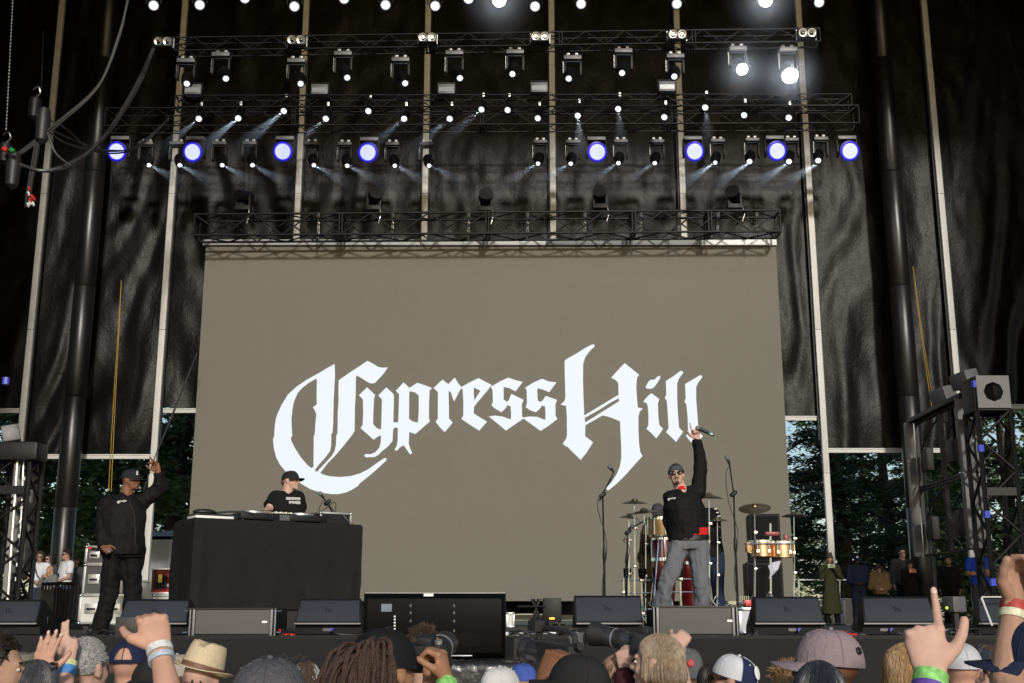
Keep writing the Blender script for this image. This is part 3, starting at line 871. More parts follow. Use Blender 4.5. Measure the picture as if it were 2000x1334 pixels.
for (px, py, w, h, lbl, plugs) in ((10, 300, .22, .4, 'dark hoist motor with red and green plugs', ((0, -10, 1), (14, -8, 0))), (68, 212, .2, .42, 'dark hoist with bright hooks over the wing', ())):
    c = P(px, py, 18.)
    o = empty('chain_hoist', c)
    part('motor', M_BLK, o, lambda m: m.lathe([(.05, -h / 2), (w / 2, -h / 2 + .05), (w / 2, h / 2 - .06), (.05, h / 2)], c, n=16))
    part('chain_bag', M_RUB, o, lambda m: m.lathe([(.02, -h * .5 - .62), (.1, -h * .5 - .55), (.12, -h * .5 - .2), (.09, -h * .5)], c + V((.16, 0, .2)), n=12))
    part('hook', M_CHROME, o, lambda m: m.path(catmull([c + V((0, 0, h / 2)), c + V((.07, -.02, h / 2 + .08)), c + V((.02, -.03, h / 2 + .17)), c + V((-.06, -.02, h / 2 + .12))]), .016, 6))
    for dx, dy, rd in plugs:
        part('plug', M_RED if rd else mat('green_plastic', (.02, .22, .06), .4), o, lambda m: m.tube(P(px + dx - 4, py + dy, 17.75), P(px + dx + 4, py + dy + 4, 17.75), .04))
    tag(o, lbl, 'chain hoist')
c = P(58, 385, 18.)
o = empty('hanging_plug_cluster', c)
for k, (dx, dy, cc) in enumerate(((-2, -18, 'r'), (-3, -8, 'w'), (4, -2, 'r'), (8, 2, 'r'), (0, 4, 'r'), (6, 12, 'w'), (-4, 14, 'w'), (0, 10, 'w'))):
    part('plug', M_RED if cc == 'r' else M_WHITE, o, lambda m: m.tube(P(58 + dx, 385 + dy - 2, 17.9), P(58 + dx + 2, 385 + dy + 4, 17.85), .018))
part('cable_tail', M_RUB, o, lambda m: (m.path(catmull([P(80, 230, 18), P(72, 300, 18), P(60, 365, 18), P(58, 400, 18)]), .03, 7), m.path(catmull([P(78, 230, 18), P(66, 300, 18), P(54, 370, 18), P(50, 405, 18)]), .02, 7)))
tag(o, 'hanging cables ending in a cluster of red and white plugs', 'cable')
for pts, lbl in (([(237, 548), (230, 660), (222, 780), (212, 960)], 'behind the rapper in the black cap'), ([(1783, 520), (1795, 620), (1807, 710), (1822, 810)], 'beside the side video wall')):
    o = empty('yellow_rope', P(*pts[-1], 21.5))
    for dx in (0, 5):
        part('strand', mat('yellow_rope', (.3, .19, .025), .6, 0, .2, 60), o, lambda m: m.path(catmull([P(a + dx * (k / 3), b, 21.5) for k, (a, b) in enumerate(pts)]), .0075, 6))
    tag(o, 'thin yellow rope hanging before the vinyl wall ' + lbl, 'rope', 'yellow ropes')
cable('black_guy_line', [(384, 690), (345, 790), (305, 890), (280, 960)], [23, 22.5, 22, 21.5], .011, 2, 'taut black line slanting from the LED screen edge to the raised hand', spread=.02)
# ------------------------------------------------------------------ smoke confined to added cones that draw the lamp beams
BL = 2.2
bm = bpy.data.materials.new('beam_cone')
bm.use_nodes = True
_nt = bm.node_tree
_nt.nodes.remove(_nt.nodes['Principled BSDF'])
_pv = _nt.nodes.new('ShaderNodeVolumePrincipled')
_pv.inputs['Color'].default_value = (.82, .9, 1, 1)
_pv.inputs['Anisotropy'].default_value = .1
_tc = _nt.nodes.new('ShaderNodeTexCoord')
_sx = _nt.nodes.new('ShaderNodeSeparateXYZ')
_mr = _nt.nodes.new('ShaderNodeMapRange')
_mr.inputs[1].default_value = 0; _mr.inputs[2].default_value = BL; _mr.inputs[3].default_value = .46; _mr.inputs[4].default_value = 0
_nt.links.new(_tc.outputs['Object'], _sx.inputs[0]); _nt.links.new(_sx.outputs['Z'], _mr.inputs[0])
_pw = _nt.nodes.new('ShaderNodeMath'); _pw.operation = 'MULTIPLY'
_nt.links.new(_mr.outputs[0], _pw.inputs[0]); _nt.links.new(_mr.outputs[0], _pw.inputs[1])
_nt.links.new(_pw.outputs[0], _pv.inputs['Density'])
_nt.links.new(_pv.outputs[0], _nt.nodes['Material Output'].inputs['Volume'])
_cone = MB().lathe([(.045, 0), (.07, .3), (.13, .9), (.25, BL)], (0, 0, 0), n=16)
beam_me = bpy.data.meshes.new('beam_cone'); beam_me.from_pydata(_cone.v, [], _cone.f); beam_me.materials.append(bm)
def beam(px_, py, Y, tx, ty, tY, watt):
    a, t = P(px_, py, Y), P(tx, ty, tY)
    best = min((q for q in bpy.data.objects if q.type == 'EMPTY' and q.name.startswith(('moving_head_light', 'round_stage_light'))), key=lambda q: (world_loc(q) - a).length)
    d = (t - a).normalized()
    l = bpy.data.lights.new('beam', 'SPOT')
    l.energy = watt; l.spot_size = R(15); l.spot_blend = .4; l.shadow_soft_size = .02; l.color = (.8, .89, 1)
    for ob in (bpy.data.objects.new('beam_lamp', l), bpy.data.objects.new('beam_cone', beam_me)):
        COL.objects.link(ob)
        ob.parent = best
        ob.location = a + d * .05 - world_loc(best)
        ob.rotation_euler = d.to_track_quat('-Z' if ob.type == 'LIGHT' else 'Z', 'Y').to_euler()
        if ob.type == 'MESH': ob['kind'] = 'stuff'
for lx in (291, 351, 434, 493, 613, 678, 771, 838):
    beam(lx, 322, YD - .3, lx + 95, 372, YD - 1.3, 150)
for lx in (1051, 1115, 1208, 1279, 1397, 1464, 1541, 1598):
    beam(lx, 318, YD - .3, lx - 85, 372, YD - 1.3, 150 if lx < 1350 else 380)
for lx, ly, w in ((389, 231, 90), (466, 230, 240), (555, 216, 280), (637, 231, 80), (790, 231, 90), (879, 231, 130), (941, 213, 90), (1129, 225, 150), (1208, 212, 60), (1378, 209, 60)):
    beam(lx, ly, YC - .2, lx - 75 if lx < 1000 else lx + 5, ly + 62, YC - .9, w * 1.6)

# smoke balls and point lights added to give the dazzling lamps a bloom
gm = bpy.data.materials.new('bloom_ball'); gm.use_nodes = True
_nt = gm.node_tree
_nt.nodes.remove(_nt.nodes['Principled BSDF'])
_pv = _nt.nodes.new('ShaderNodeVolumePrincipled'); _pv.inputs['Color'].default_value = (.86, .92, 1, 1)
_tc = _nt.nodes.new('ShaderNodeTexCoord'); _ln = _nt.nodes.new('ShaderNodeVectorMath'); _ln.operation = 'LENGTH'
_mr = _nt.nodes.new('ShaderNodeMapRange'); _mr.inputs[1].default_value = 0; _mr.inputs[2].default_value = .8; _mr.inputs[3].default_value = .45; _mr.inputs[4].default_value = 0
_pw = _nt.nodes.new('ShaderNodeMath'); _pw.operation = 'MULTIPLY'
_nt.links.new(_tc.outputs['Object'], _ln.inputs[0]); _nt.links.new(_ln.outputs['Value'], _mr.inputs[0])
_nt.links.new(_mr.outputs[0], _pw.inputs[0]); _nt.links.new(_mr.outputs[0], _pw.inputs[1]); _nt.links.new(_pw.outputs[0], _pv.inputs['Density'])
_nt.links.new(_pv.outputs[0], _nt.nodes['Material Output'].inputs['Volume'])
_b = MB().ell((0, 0, 0), (.8, .8, .8), n=20, m=14)
glow_me = bpy.data.meshes.new('bloom_ball'); glow_me.from_pydata(_b.v, [], _b.f); glow_me.materials.append(gm)
for gx, gy, gY, gw in ((1449, 135, YT - .45, 26), (1543, 147, YT - .45, 60), (975, 2, YA - .35, 22), (1495, 2, YA - .35, 26)):
    a = P(gx, gy, gY)
    best = min((q for q in bpy.data.objects if q.type == 'EMPTY' and q.name.startswith(('moving_head_light', 'round_stage_light'))), key=lambda q: (world_loc(q) - a).length)
    l = bpy.data.lights.new('glow', 'POINT'); l.energy = gw; l.shadow_soft_size = .05; l.color = (.88, .94, 1)
    for ob in (bpy.data.objects.new('bloom_light', l), bpy.data.objects.new('bloom_ball', glow_me)):
        COL.objects.link(ob); ob.parent = best
        ob.location = a - world_loc(best)
        if ob.type == 'MESH': ob['kind'] = 'stuff'
# ================================================================== STAGE EQUIPMENT
M_WEDGE = mat('wedge_grille', (.03, .035, .045), .65, 0, .1, 90, .25, 260, spec=.3)
M_WEDGEB = mat('wedge_paint', (.009, .009, .01), .6, 0, .2, 60, .3, 200, spec=.25)
M_BLUEP = mat('blue_connector', (.05, .07, .5), .4, 0, .1)
def wedge(px0, px1, ytop, ybot, Y, label, turn=0, plug=None, shrink=0.):
    a, b = P(px0, ybot, Y), P(px1, ybot, Y)
    w = b.x - a.x
    h = (P(px0, ytop, Y + .12).z - ZD)
    o = empty('wedge_monitor', ((a.x + b.x) / 2, Y, ZD))
    M0 = yaw(turn)
    c = world_loc(o)
    def L(x, y, z): return c + M0 @ V((x, y, z))
    def hull(m, prof, w0, w1=None, taper=0.):
        rings = []
        for s in (-1, 1):
            rings.append([L(s * (w0 / 2 - taper * z * (1 if True else 0)), y, z) for y, z in prof])
        m.loft(rings)
    prof = [(.07, .012), (.07, .085), (.0, .095), (.0, .112), (.135, h - .012), (.165, h), (.21, h - .01), (.56, .09), (.56, .012)]
    body = part('cabinet', M_WEDGEB, o, lambda m: hull(m, prof, w, taper=shrink), bevel=.006)
    # grille face and its lip, proud of the cabinet
    n = V((0, -(h - .124), .135)).normalized()
    g0, g1 = V((0, .004, .12)), V((0, .129, h - .022))
    t = .008
    def grille(m):
        ww = w / 2 - .012
        m.hexa([L(-ww + shrink * g0.z, g0.y, g0.z), L(ww - shrink * g0.z, g0.y, g0.z), L(ww - shrink * g1.z, g1.y, g1.z), L(-ww + shrink * g1.z, g1.y, g1.z)] + [L(sx * (ww - shrink * g.z), g.y + n.y * t, g.z + n.z * t) for sx, g in ((-1, g0), (1, g0), (1, g1), (-1, g1))])
    part('grille', M_WEDGE, o, grille, bevel=.003)
    part('lip', mat('lip_edge', (.2, .2, .21), .45, 0, .2, 60), o, lambda m: m.box(L(0, -.006, .104), (w - .02, .012, .012), M0))
    for sx in (-1, 1):
        part('side_handle', M_PLAS, o, lambda m: m.box(L(sx * (w / 2 - shrink * .12 + .002), .3, .13), (.012, .13, .07), M0), bevel=.004)
    # three slanted strokes pressed in the grille
    def mark(m):
        for k in range(3):
            q0 = .42 + .0; q1 = .68
            for s0 in (0,):
                p0 = g0 + (g1 - g0) * q0; p1 = g0 + (g1 - g0) * (q1 - .06 * k)
                A = L(-.02 + .022 * k, p0.y, p0.z) + M0 @ (n * (t + .001)); B = L(-.035 + .022 * k, p1.y, p1.z) + M0 @ (n * (t + .001))
                m.tube(A, B, .0035, n=5)
    part('emblem', M_WEDGEB, o, mark)
    if plug is not None:
        q = L(plug * w / 2, .055, .05)
        part('socket_plate', M_GREYBOX, o, lambda m: m.box(q + V((-.05, .01, 0)), (.07, .012, .025), M0))
        part('plug', M_BLUEP if plug != .99 else M_RED, o, lambda m: m.tube(q, q + V((0, -.05, 0)), .016))
        part('cable', M_RUB, o, lambda m: m.path(catmull([q + V((0, -.05, 0)), q + V((.05, -.09, -.03)), q + V((.14, -.08, -.042)), V((q.x + .3, q.y - .02, ZD + .01))]), .007))
    tag(o, label, 'stage monitor', 'wedge monitors along the stage edge')
wedge(-55, 72, 1171, 1240, 10.75, 'dark wedge monitor at the stage edge before the black crowd barrier', shrink=.1)
wedge(226, 366, 1170, 1238, 10.75, 'dark wedge monitor at the feet of the rapper in the black cap', plug=None, shrink=.1)
wedge(572, 706, 1169, 1237, 10.75, 'dark wedge monitor between the DJ table and the television', plug=.12, shrink=.1)
wedge(1124, 1256, 1163, 1234, 10.8, 'dark wedge monitor beneath the slim straight microphone stand, with a lone socket plate', plug=.05)
wedge(1474, 1614, 1165, 1236, 10.75, 'dark wedge monitor standing before the timbales', turn=-3, plug=.25, shrink=.1)
wedge(1688, 1832, 1165, 1238, 10.75, 'dark wedge monitor with a blue plug before the people in the wing', turn=-5, plug=-.25, shrink=.1)
wedge(1915, 2050, 1166, 1236, 10.7, 'dark wedge monitor with white taped edges at the end of the stage', turn=-12, shrink=.1)
o = bpy.data.objects['wedge_monitor.006']
c = world_loc(o)
part('edge_tape', M_WHITE, o, lambda m: (m.tube(P(1917, 1167, 10.66), P(1938, 1222, 10.6), .009, n=4), m.tube(P(1917, 1166, 10.66), P(2050, 1166, 10.66), .006, n=4)))

M_FILL = mat('fill_grille', (.1, .097, .09), .75, 0, .12, 70, .3, 220)
def fill_box(px0, px1, yt, yb, Y, label, dotx):
    a, b = P(px0, yb, Y), P(px1, yb, Y)
    h = P(px0, yt, Y).z - ZD
    w = b.x - a.x
    cx = (a.x + b.x) / 2
    o = empty('front_fill_speaker', (cx, Y, ZD))
    part('cabinet', M_WEDGEB, o, lambda m: m.box((cx, Y + .27, ZD + h / 2), (w - .02, .5, h)), bevel=.01)
    part('grille', M_FILL, o, lambda m: m.box((cx, Y + .015, ZD + h / 2), (w - .13, .02, h - .035)), bevel=.004)
    for sx in (-1, 1):
        part('side_cheek', mat('cheek_grey', (.2, .2, .2), .5, .2, .2, 40), o, lambda m: (m.box((cx + sx * (w / 2 - .05), Y + .01, ZD + h / 2), (.02, .03, h - .01)), m.box((cx + sx * (w / 2 - .018), Y + .01, ZD + h / 2), (.012, .03, h - .005))), bevel=.003)
    part('top_frame', M_PLAS, o, lambda m: m.box((cx, Y + .008, ZD + h - .008), (w, .03, .014)))
    part('badge', M_WHITE, o, lambda m: m.box((cx + w * .5 * dotx, Y + .001, ZD + h * .5), (.045, .008, .018)))
    for sx in (-1, 1):
        for zz in (h - .03, .03):
            part('rigging_pin', M_CHROME, o, lambda m: m.tube((cx + sx * (w / 2), Y, ZD + zz), (cx + sx * (w / 2 + .035), Y, ZD + zz), .008))
    tag(o, label, 'speaker', 'front fill speakers on the stage edge')
fill_box(365, 540, 1187, 1241, 10.45, 'grey grilled front fill speaker before the DJ table', .72)
fill_box(1274, 1445, 1183, 1236, 10.5, 'grey grilled front fill speaker at the feet of the singer in the bandana', .78)

# ------------------------------------------------------------------ television seen from behind, on subwoofers in the pit
YTV = 9.75
p0, p1 = P(707, 1289, YTV), P(988, 1157, YTV)
cx, w, h = (p0.x + p1.x) / 2, p1.x - p0.x, p1.z - p0.z
o = empty('television', (cx, YTV, p0.z))
M_TV = mat('tv_back', (.0022, .0022, .0025), .5, 0, .15, 40, spec=.1)
part('screen_slab', M_TV, o, lambda m: m.box((cx, YTV + .03, p0.z + h / 2), (w, .035, h)), bevel=.006)
part('back_shell', M_TV, o, lambda m: m.loft([[V((cx + sx * (w / 2 - a), YTV + y, p0.z + z)) for sx, z in ((-1, b), (1, b), (1, h - b2), (-1, h - b2))] for a, b, b2, y in ((.006, .01, .01, .013), (.03, .05, .045, -.045), (.036, .06, .05, -.05))]), bevel=.004)
part('top_edge', mat('tv_edge', (.3, .3, .33), .3, .4, .1, 30), o, lambda m: m.box((cx, YTV + .02, p1.z - .004), (w - .01, .02, .006)))
part('rating_label', M_WHITE, o, lambda m: m.box(P(837, 1162, YTV - .04), (.078, .004, .022)))
part('rating_label', mat('label_blue_grey', (.12, .17, .22), .5), o, lambda m: m.box(P(755, 1187, YTV - .055), (.085, .004, .06)))
part('rating_label', M_WHITE, o, lambda m: m.box(P(844, 1227, YTV - .055), (.036, .004, .02)))
part('vent_row', M_TV, o, lambda m: [m.box((cx - w * .3 + k * .012, YTV - .052, p0.z + h * .3), (.005, .004, .1)) for k in range(60)])
for x in (802, 887):
    part('mount_slot', mat('mount_slot', (.1, .1, .1), .3, .5), o, lambda m: [m.box(P(x, y, YTV - .055), (.012, .006, .02)) for y in (1183, 1197, 1213, 1232, 1252)])
part('port', M_WHITE, o, lambda m: [m.box(P(771, y, YTV - .055), (.014, .006, .012)) for y in range(1204, 1236, 6)])
part('port', mat('port_yellow', (.5, .45, .02), .4), o, lambda m: m.box(P(771, 1238, YTV - .055), (.014, .006, .012)))
part('foot', mat('tv_foot', (.14, .14, .15), .3, .3), o, lambda m: (m.box((cx + .1, YTV - .06, p0.z + .035), (.42, .09, .012)), m.tube((cx + .02, YTV - .06, p0.z + .03), (cx + .02, YTV - .03, p0.z + .12), .012)), bevel=.004)
part('cable', M_RUB, o, lambda m: m.path(catmull([P(771, 1225, YTV - .06), P(752, 1228, YTV - .1), P(738, 1245, YTV - .1), P(720, 1270, YTV - .06)]), .006))
tag(o, 'big flat black television seen from behind at the stage edge', 'television')
zs = p0.z - .015
M_SUB = mat('pit_sheet_plastic', (.022, .022, .024), .28, 0, .2, 5, .5, 9)
for k, (a, b) in enumerate(((690, 850), (852, 1012))):
    xa, xb = P(a, 1290, 9.7).x, P(b, 1290, 9.7).x
    o = empty('pit_subwoofer', ((xa + xb) / 2, 9.6, 0))
    part('cabinet', M_WEDGEB, o, lambda m: m.box(((xa + xb) / 2, 9.6, zs / 2), (xb - xa - .02, .95, zs - .02)), bevel=.012)
    part('grille', M_WEDGE, o, lambda m: m.box(((xa + xb) / 2, 9.115, zs / 2), (xb - xa - .1, .03, zs - .15)), bevel=.005)
    for sx in (-1, 1):
        part('handle', M_PLAS, o, lambda m: m.box(((xa + xb) / 2 + sx * ((xb - xa) / 2 - .005), 9.5, zs * .6), (.014, .16, .1)), bevel=.004)
    tag(o, 'tall black subwoofer in the pit below the ' + ('port side of the television' if k == 0 else 'television foot'), 'subwoofer', 'subwoofers in the pit')
# crumpled black plastic thrown over the subwoofers
xa, xb = P(835, 1300, 9.3).x, P(1015, 1300, 9.3).x
mb = MB()
rows = []
for j in range(24):
    r_ = []
    for i in range(50):
        x = xa + (xb - xa) * i / 49
        t = j / 23
        y = 9.62 - .6 * min(1, t * 1.4)
        z = zs + .012 + .03 * abs(noise.noise(V((x * 7, t * 6, 2)))) + .02 * abs(noise.noise(V((x * 19, t * 15, 5))))
        if t > .72: z -= (t - .72) * 1.1; y -= .012 * abs(noise.noise(V((x * 9, t * 9, 1))))
        r_.append(V((x, y, z)))
    rows.append(r_)
mb.loft(rows, cap=False, closed=False)
tag(build(mb, 'plastic_sheet', M_SUB, recalc=False, angle=70), 'crumpled black plastic sheet on the pit subwoofers below the television', 'plastic sheet')
o = empty('cable_reel_clip', P(965, 1300, 9.25))
part('clip', mat('cream_plastic', (.6, .57, .4), .5), o, lambda m: (m.box(P(962, 1297, 9.3) , (.09, .05, .03), yaw(20)), m.box(P(975, 1302, 9.25), (.05, .03, .04), yaw(-30))), bevel=.005)
part('cord', mat('blue_cord', (.12, .3, .5), .4), o, lambda m: m.path(catmull([P(900, 1300, 9.4), P(920, 1298, 9.35), P(940, 1300, 9.3), P(962, 1299, 9.3)]), .006))
tag(o, 'small cream coloured plastic clip with a cord on the black sheet', 'cable clip')

# ------------------------------------------------------------------ DJ table
HT = 1.185
FL = V((colx(380, 12.5, ZD + HT), 12.5)); FR = V((colx(709, 13.55, ZD + HT), 13.55))
U = (FR - FL); TL = U.length; U = U.normalized(); W = V((-U.y, U.x)); TD = .72
def T(a, b, z): 
    q = FL + U * a + W * b
    return V((q.x, q.y, ZD + z))
tyaw = math.degrees(math.atan2(U.y, U.x))
MT = yaw(tyaw)
o = empty('dj_table', T(TL / 2, TD / 2, 0))
M_CLOTH = mat('black_table_cloth', (.015, .0145, .014), .9, 0, .15, 6, .2, 30, spec=.15)
part('base_riser', mat('black_riser', (.013, .013, .013), .6), o, lambda m: m.box(T(TL / 2, TD / 2, .14), (TL - .12, TD - .1, .26), MT))
def cloth(m):
    per = []
    N = 90
    corners = [(0, 0), (TL, 0), (TL, TD), (0, TD)]
    for k in range(4):
        a, b = corners[k], corners[(k + 1) % 4]
        n = N if k % 2 == 0 else 30
        for i in range(n):
            t = i / n
            per.append((a[0] + (b[0] - a[0]) * t, a[1] + (b[1] - a[1]) * t, k))
    rings = []
    for z, fo in ((.25, 1.), (.34, .95), (.43, .9), (.52, .8), (.61, .75), (.7, .7), (.79, .65), (.88, .6), (.97, .5), (1.05, .4), (1.11, .25), (HT - .03, .08), (HT, 0)):
        ring = []
        for i, (a, b, k) in enumerate(per):
            d = (.008 * math.sin(i * .33 + 2 * math.sin(i * .07)) + .022 * noise.noise(V((i * .11, z * 2.5, 3))) + .014 * noise.noise(V((i * .3, z * 6, 8)))) * fo
            na, nb = ((0, -1), (1, 0), (0, 1), (-1, 0))[k]
            q = (a + na * (d + (.0 if z < HT else -.02)), b + nb * (d + (0 if z < HT else -.02)))
            ring.append(T(q[0], q[1], z + (.012 * math.sin(i * .21) + .01 * noise.noise(V((i * .07, 1, 1))) if z == .25 else 0)))
        rings.append(ring)
    m.loft(rings, cap=False)
    m.add([T(a, b, HT) for a, b in ((.015, .015), (TL - .015, .015), (TL - .015, TD - .015), (.015, TD - .015))], [(0, 1, 2, 3)])
part('table_cloth', M_CLOTH, o, cloth)
part('table_top', M_BLK, o, lambda m: m.box(T(TL / 2, TD / 2, HT - .02), (TL - .05, TD - .05, .03), MT))
tag(o, 'high DJ table wrapped in black cloth in front of the LED screen', 'DJ table')
def ta(px, b):
    lo, hi = 0, TL
    for _ in range(40):
        mid = (lo + hi) / 2
        q = T(mid, b, HT)
        if colx(px, q.y, q.z) > q.x: lo = mid
        else: hi = mid
    return lo
def turntable(px, label):
    b = .3; a = ta(px, b)
    c = T(a, b, HT)
    o = empty('turntable', c)
    part('plinth', M_PLAS, o, lambda m: m.box(T(a, b, HT + .055), (.45, .36, .07), MT), bevel=.008)
    part('platter', M_ALU, o, lambda m: m.lathe([(.01, 0), (.165, 0), (.165, .022), (.01, .022)], T(a - .03, b, HT + .09), n=32))
    part('record', M_PLAS, o, lambda m: m.lathe([(.005, .0225), (.15, .0225), (.15, .027), (.005, .027)], T(a - .03, b, HT + .09), n=32))
    part('tone_arm', M_CHROME, o, lambda m: m.path(catmull([T(a + .17, b + .1, HT + .14), T(a + .17, b - .05, HT + .135), T(a + .1, b - .1, HT + .125)]), .006))
    for sx in (-1, 1):
        for sy in (-1, 1):
            part('foot', M_PLAS, o, lambda m: m.tube(T(a + sx * .19, b + sy * .14, HT + .001), T(a + sx * .19, b + sy * .14, HT + .02), .025))
    tag(o, label, 'turntable', 'turntables on the DJ table')
turntable(497, 'turntable under the hand of the DJ')
turntable(590, 'turntable between the mixer and the small silver flight case')
b = .3; a = ta(545, b)
o = empty('dj_mixer', T(a, b, HT))
part('body', M_PLAS, o, lambda m: m.box(T(a, b, HT + .05), (.26, .34, .095), MT), bevel=.008)
part('front_panel', M_GREYBOX, o, lambda m: m.box(T(a, b - .172, HT + .05), (.25, .006, .06), MT))
part('knob', M_CHROME, o, lambda m: [m.tube(T(a - .09 + .06 * i, b - .12 + .06 * j, HT + .098), T(a - .09 + .06 * i, b - .12 + .06 * j, HT + .118), .011) for i in range(4) for j in range(4)])
part('fader', M_WHITE, o, lambda m: [m.box(T(a - .08 + .05 * i, b - .15, HT + .104), (.012, .02, .012), MT) for i in range(4)])
tag(o, 'black DJ mixer covered in knobs between the turntables', 'mixer')
b = .28; a = ta(646, b)
def flight_case(name, corner, sx, sy, sz, M0, panel, label, group=None, handles=1, casters=False, cat='flight case', latch=True):
    """corner: front-left-bottom corner in the place; built along the axes of M0"""
    c = V(corner)
    def Lp(x, y, z): return c + M0 @ V((x, y, z))
    o = empty(name, Lp(sx / 2, sy / 2, 0))
    z0 = .09 if casters else 0
    part('panel', panel, o, lambda m: m.box(Lp(sx / 2, sy / 2, z0 + (sz - z0) / 2), (sx - .012, sy - .012, sz - z0 - .012), M0))
    e = min(.03, sz * .16)
    for ax_ in range(3):
        for s in (0, 1):
            for t in (0, 1):
                if ax_ == 0: q, d = Lp(sx / 2, s * sy, z0 + t * (sz - z0)), (sx - e * 1.2, e, e)
                elif ax_ == 1: q, d = Lp(s * sx, sy / 2, z0 + t * (sz - z0)), (e, sy - e * 1.2, e)
                else: q, d = Lp(s * sx, t * sy, z0 + (sz - z0) / 2), (e, e, sz - z0 - e * 1.2)
                part('edge_rail', M_ALU, o, lambda m: m.box(q, d, M0), bevel=.003)
    for s in (0, 1):
        for t in (0, 1):
            for u in (0, 1):
                part('ball_corner', M_CHROME, o, lambda m: m.ell(Lp(s * sx, t * sy, z0 + u * (sz - z0)), (e * .95, e * .95, e * .95), n=10, m=7))
    if latch:
        for k in range(handles):
            xq = sx * (k + .5) / handles
            q = Lp(xq, -.006, z0 + (sz - z0) * .52)
            h_ = part('handle_dish', M_ALU, o, lambda m: m.box(q, (min(.17, sx * .3), .008, min(.12, sz * .4)), M0), bevel=.004)
            part('handle', M_PLAS, h_, lambda m: m.box(q + M0 @ V((0, -.012, -.005)), (min(.12, sx * .2), .016, .025), M0), bevel=.004)
    if casters:
        for s in (.12, .88):
            for t in (.15, .85):
                part('caster', M_RUB, o, lambda m: (m.tube(Lp(sx * s, sy * t - .02, .04), Lp(sx * s, sy * t + .02, .04), .04, n=12), m.box(Lp(sx * s, sy * t, .075), (.06, .06, .025), M0)))
    tag(o, label, cat, group)
    return o
flight_case('small_flight_case', T(a - .17, b - .1, HT + .002), .37, .26, .13, MT, M_PLAS, 'small silver edged flight case on the DJ table beside the turntable', latch=False)
a2 = ta(680, .25)
o = empty('paper_sheet', T(a2, .25, HT))
part('page', M_WHITE, o, lambda m: m.loft([[T(a2 - .11 + .02 * k + dx, .12 + .16 * (dx > -9), HT + .003 + .11 * max(0, 1 - k / 4.) ** 1.5) if False else T(a2 - .12 + .05 * k, .14 + bb, HT + .003 + .13 * max(0, 1 - k / 3.5) ** 1.6) for bb in (0, .1, .2)] for k, dx in enumerate([0] * 6)], cap=False, closed=False))
tag(o, 'curled white paper at the end of the DJ table', 'paper')
o = empty('laptop_stack', T(.22, .3, HT))
part('white_book', M_WHITE, o, lambda m: m.box(T(.27, .3, HT + .02), (.42, .3, .035), MT), bevel=.004)
part('laptop', M_PLAS, o, lambda m: m.box(T(.25, .3, HT + .05), (.38, .27, .02), MT), bevel=.006)
part('black_pouch', M_RUB, o, lambda m: m.ell(T(.2, .3, HT + .085), (.13, .1, .035), MT))
tag(o, 'black pouch lying on a laptop and a white book at the table corner', 'laptop')
cable('table_cable', [(420, 1002), (450, 1000), (480, 1001), (495, 1003)], 12.95, .012, 2, 'black cables lying between the laptop and the turntable', spread=.01)

# ------------------------------------------------------------------ microphones
def microphone(m, a, b, r=.026):
    a, b = V(a), V(b)
    M_ = frame_z(b - a); L = (b - a).length
    m.lathe([(.008, 0), (.011, .005), (.017, L * .75), (.02, L * .78)], a, M_, 12)
def mic_head(m, a, b, r=.026):
    a, b = V(a), V(b); L = (b - a).length
    m.ell(a + (b - a).normalized() * (L * .88), (r, r, r * 1.15), frame_z(b - a), 12, 8)
M_MESH = mat('mic_mesh', (.25, .25, .26), .4, .8, .2, 300, .4, 500)
def mic_stand(base, pts, mic_a, mic_b, label, tripod=True):
    """pts: pole bottom, clutch, boom joint; then microphone tail and head"""
    base = V(base)
    o = empty('microphone_stand', base)
    if tripod:
        for k in range(3):
            a = k * 2.094 + .5
            part('leg', M_BLK, o, lambda m: m.tube(base + V((0, 0, .17)), base + V((math.cos(a) * .3, math.sin(a) * .3, .012)), .011))
    else:
        part('round_base', M_BLK, o, lambda m: m.lathe([(.01, 0), (.13, 0), (.125, .02), (.02, .035)], base, n=24))
    p1, p2 = V(pts[0]), V(pts[1])
    part('lower_pole', M_BLK, o, lambda m: m.tube(base + V((0, 0, .02)), p1, .014))
    part('upper_pole', M_BLK, o, lambda m: m.tube(p1, p2, .0095))
    part('clutch', M_PLAS, o, lambda m: m.rcone(p1 - (p2 - p1).normalized() * .05, .02, p1 + (p2 - p1).normalized() * .05, .017, 10))
    part('boom_joint', M_PLAS, o, lambda m: m.rcone(p2 + V((-.02, 0, -.01)), .026, p2 + V((.02, 0, .02)), .022, 10))
    tail, a, b = V(pts[2]), V(mic_a), V(mic_b)
    part('boom', M_BLK, o, lambda m: m.tube(tail, a, .008))
    mc = part('microphone', M_PLAS, o, lambda m: microphone(m, a, b))
    part('mic_grille', M_MESH, mc, lambda m: mic_head(m, a, b))
    part('cable', M_RUB, o, lambda m: m.path(catmull([a, a + V((-.05, -.02, -.12)), p2 + V((-.06, -.02, -.1)), p1 + V((.03, -.02, .1)), p1 + V((-.03, -.02, -.4)), base + V((.08, 0, .02))]), .005))
    tag(o, label, 'microphone stand', 'microphone stands')
Y = 13.0
mic_stand(D(1181, Y), [P(1180, 1080, Y), P(1177, 968, Y), P(1171, 978, Y)], P(1199, 922, Y), P(1190, 911, Y), 'black boom microphone stand with a bent boom beside the two flat cymbals')
mic_stand(D(1443, 12.9), [P(1436, 1062, 12.9), P(1433, 965, 12.9), P(1434, 972, 12.9)], P(1425, 908, 12.9), P(1420, 893, 12.9), 'straight black microphone stand between the singer and the timbales', False)
q = T(ta(652, .4), .4, HT)
mic_stand(q, [P(651, 1001, q.y), P(640, 982, q.y), P(652, 1004, q.y)], P(633, 974, q.y), P(625, 963, q.y), 'short microphone stand on the DJ table', False)
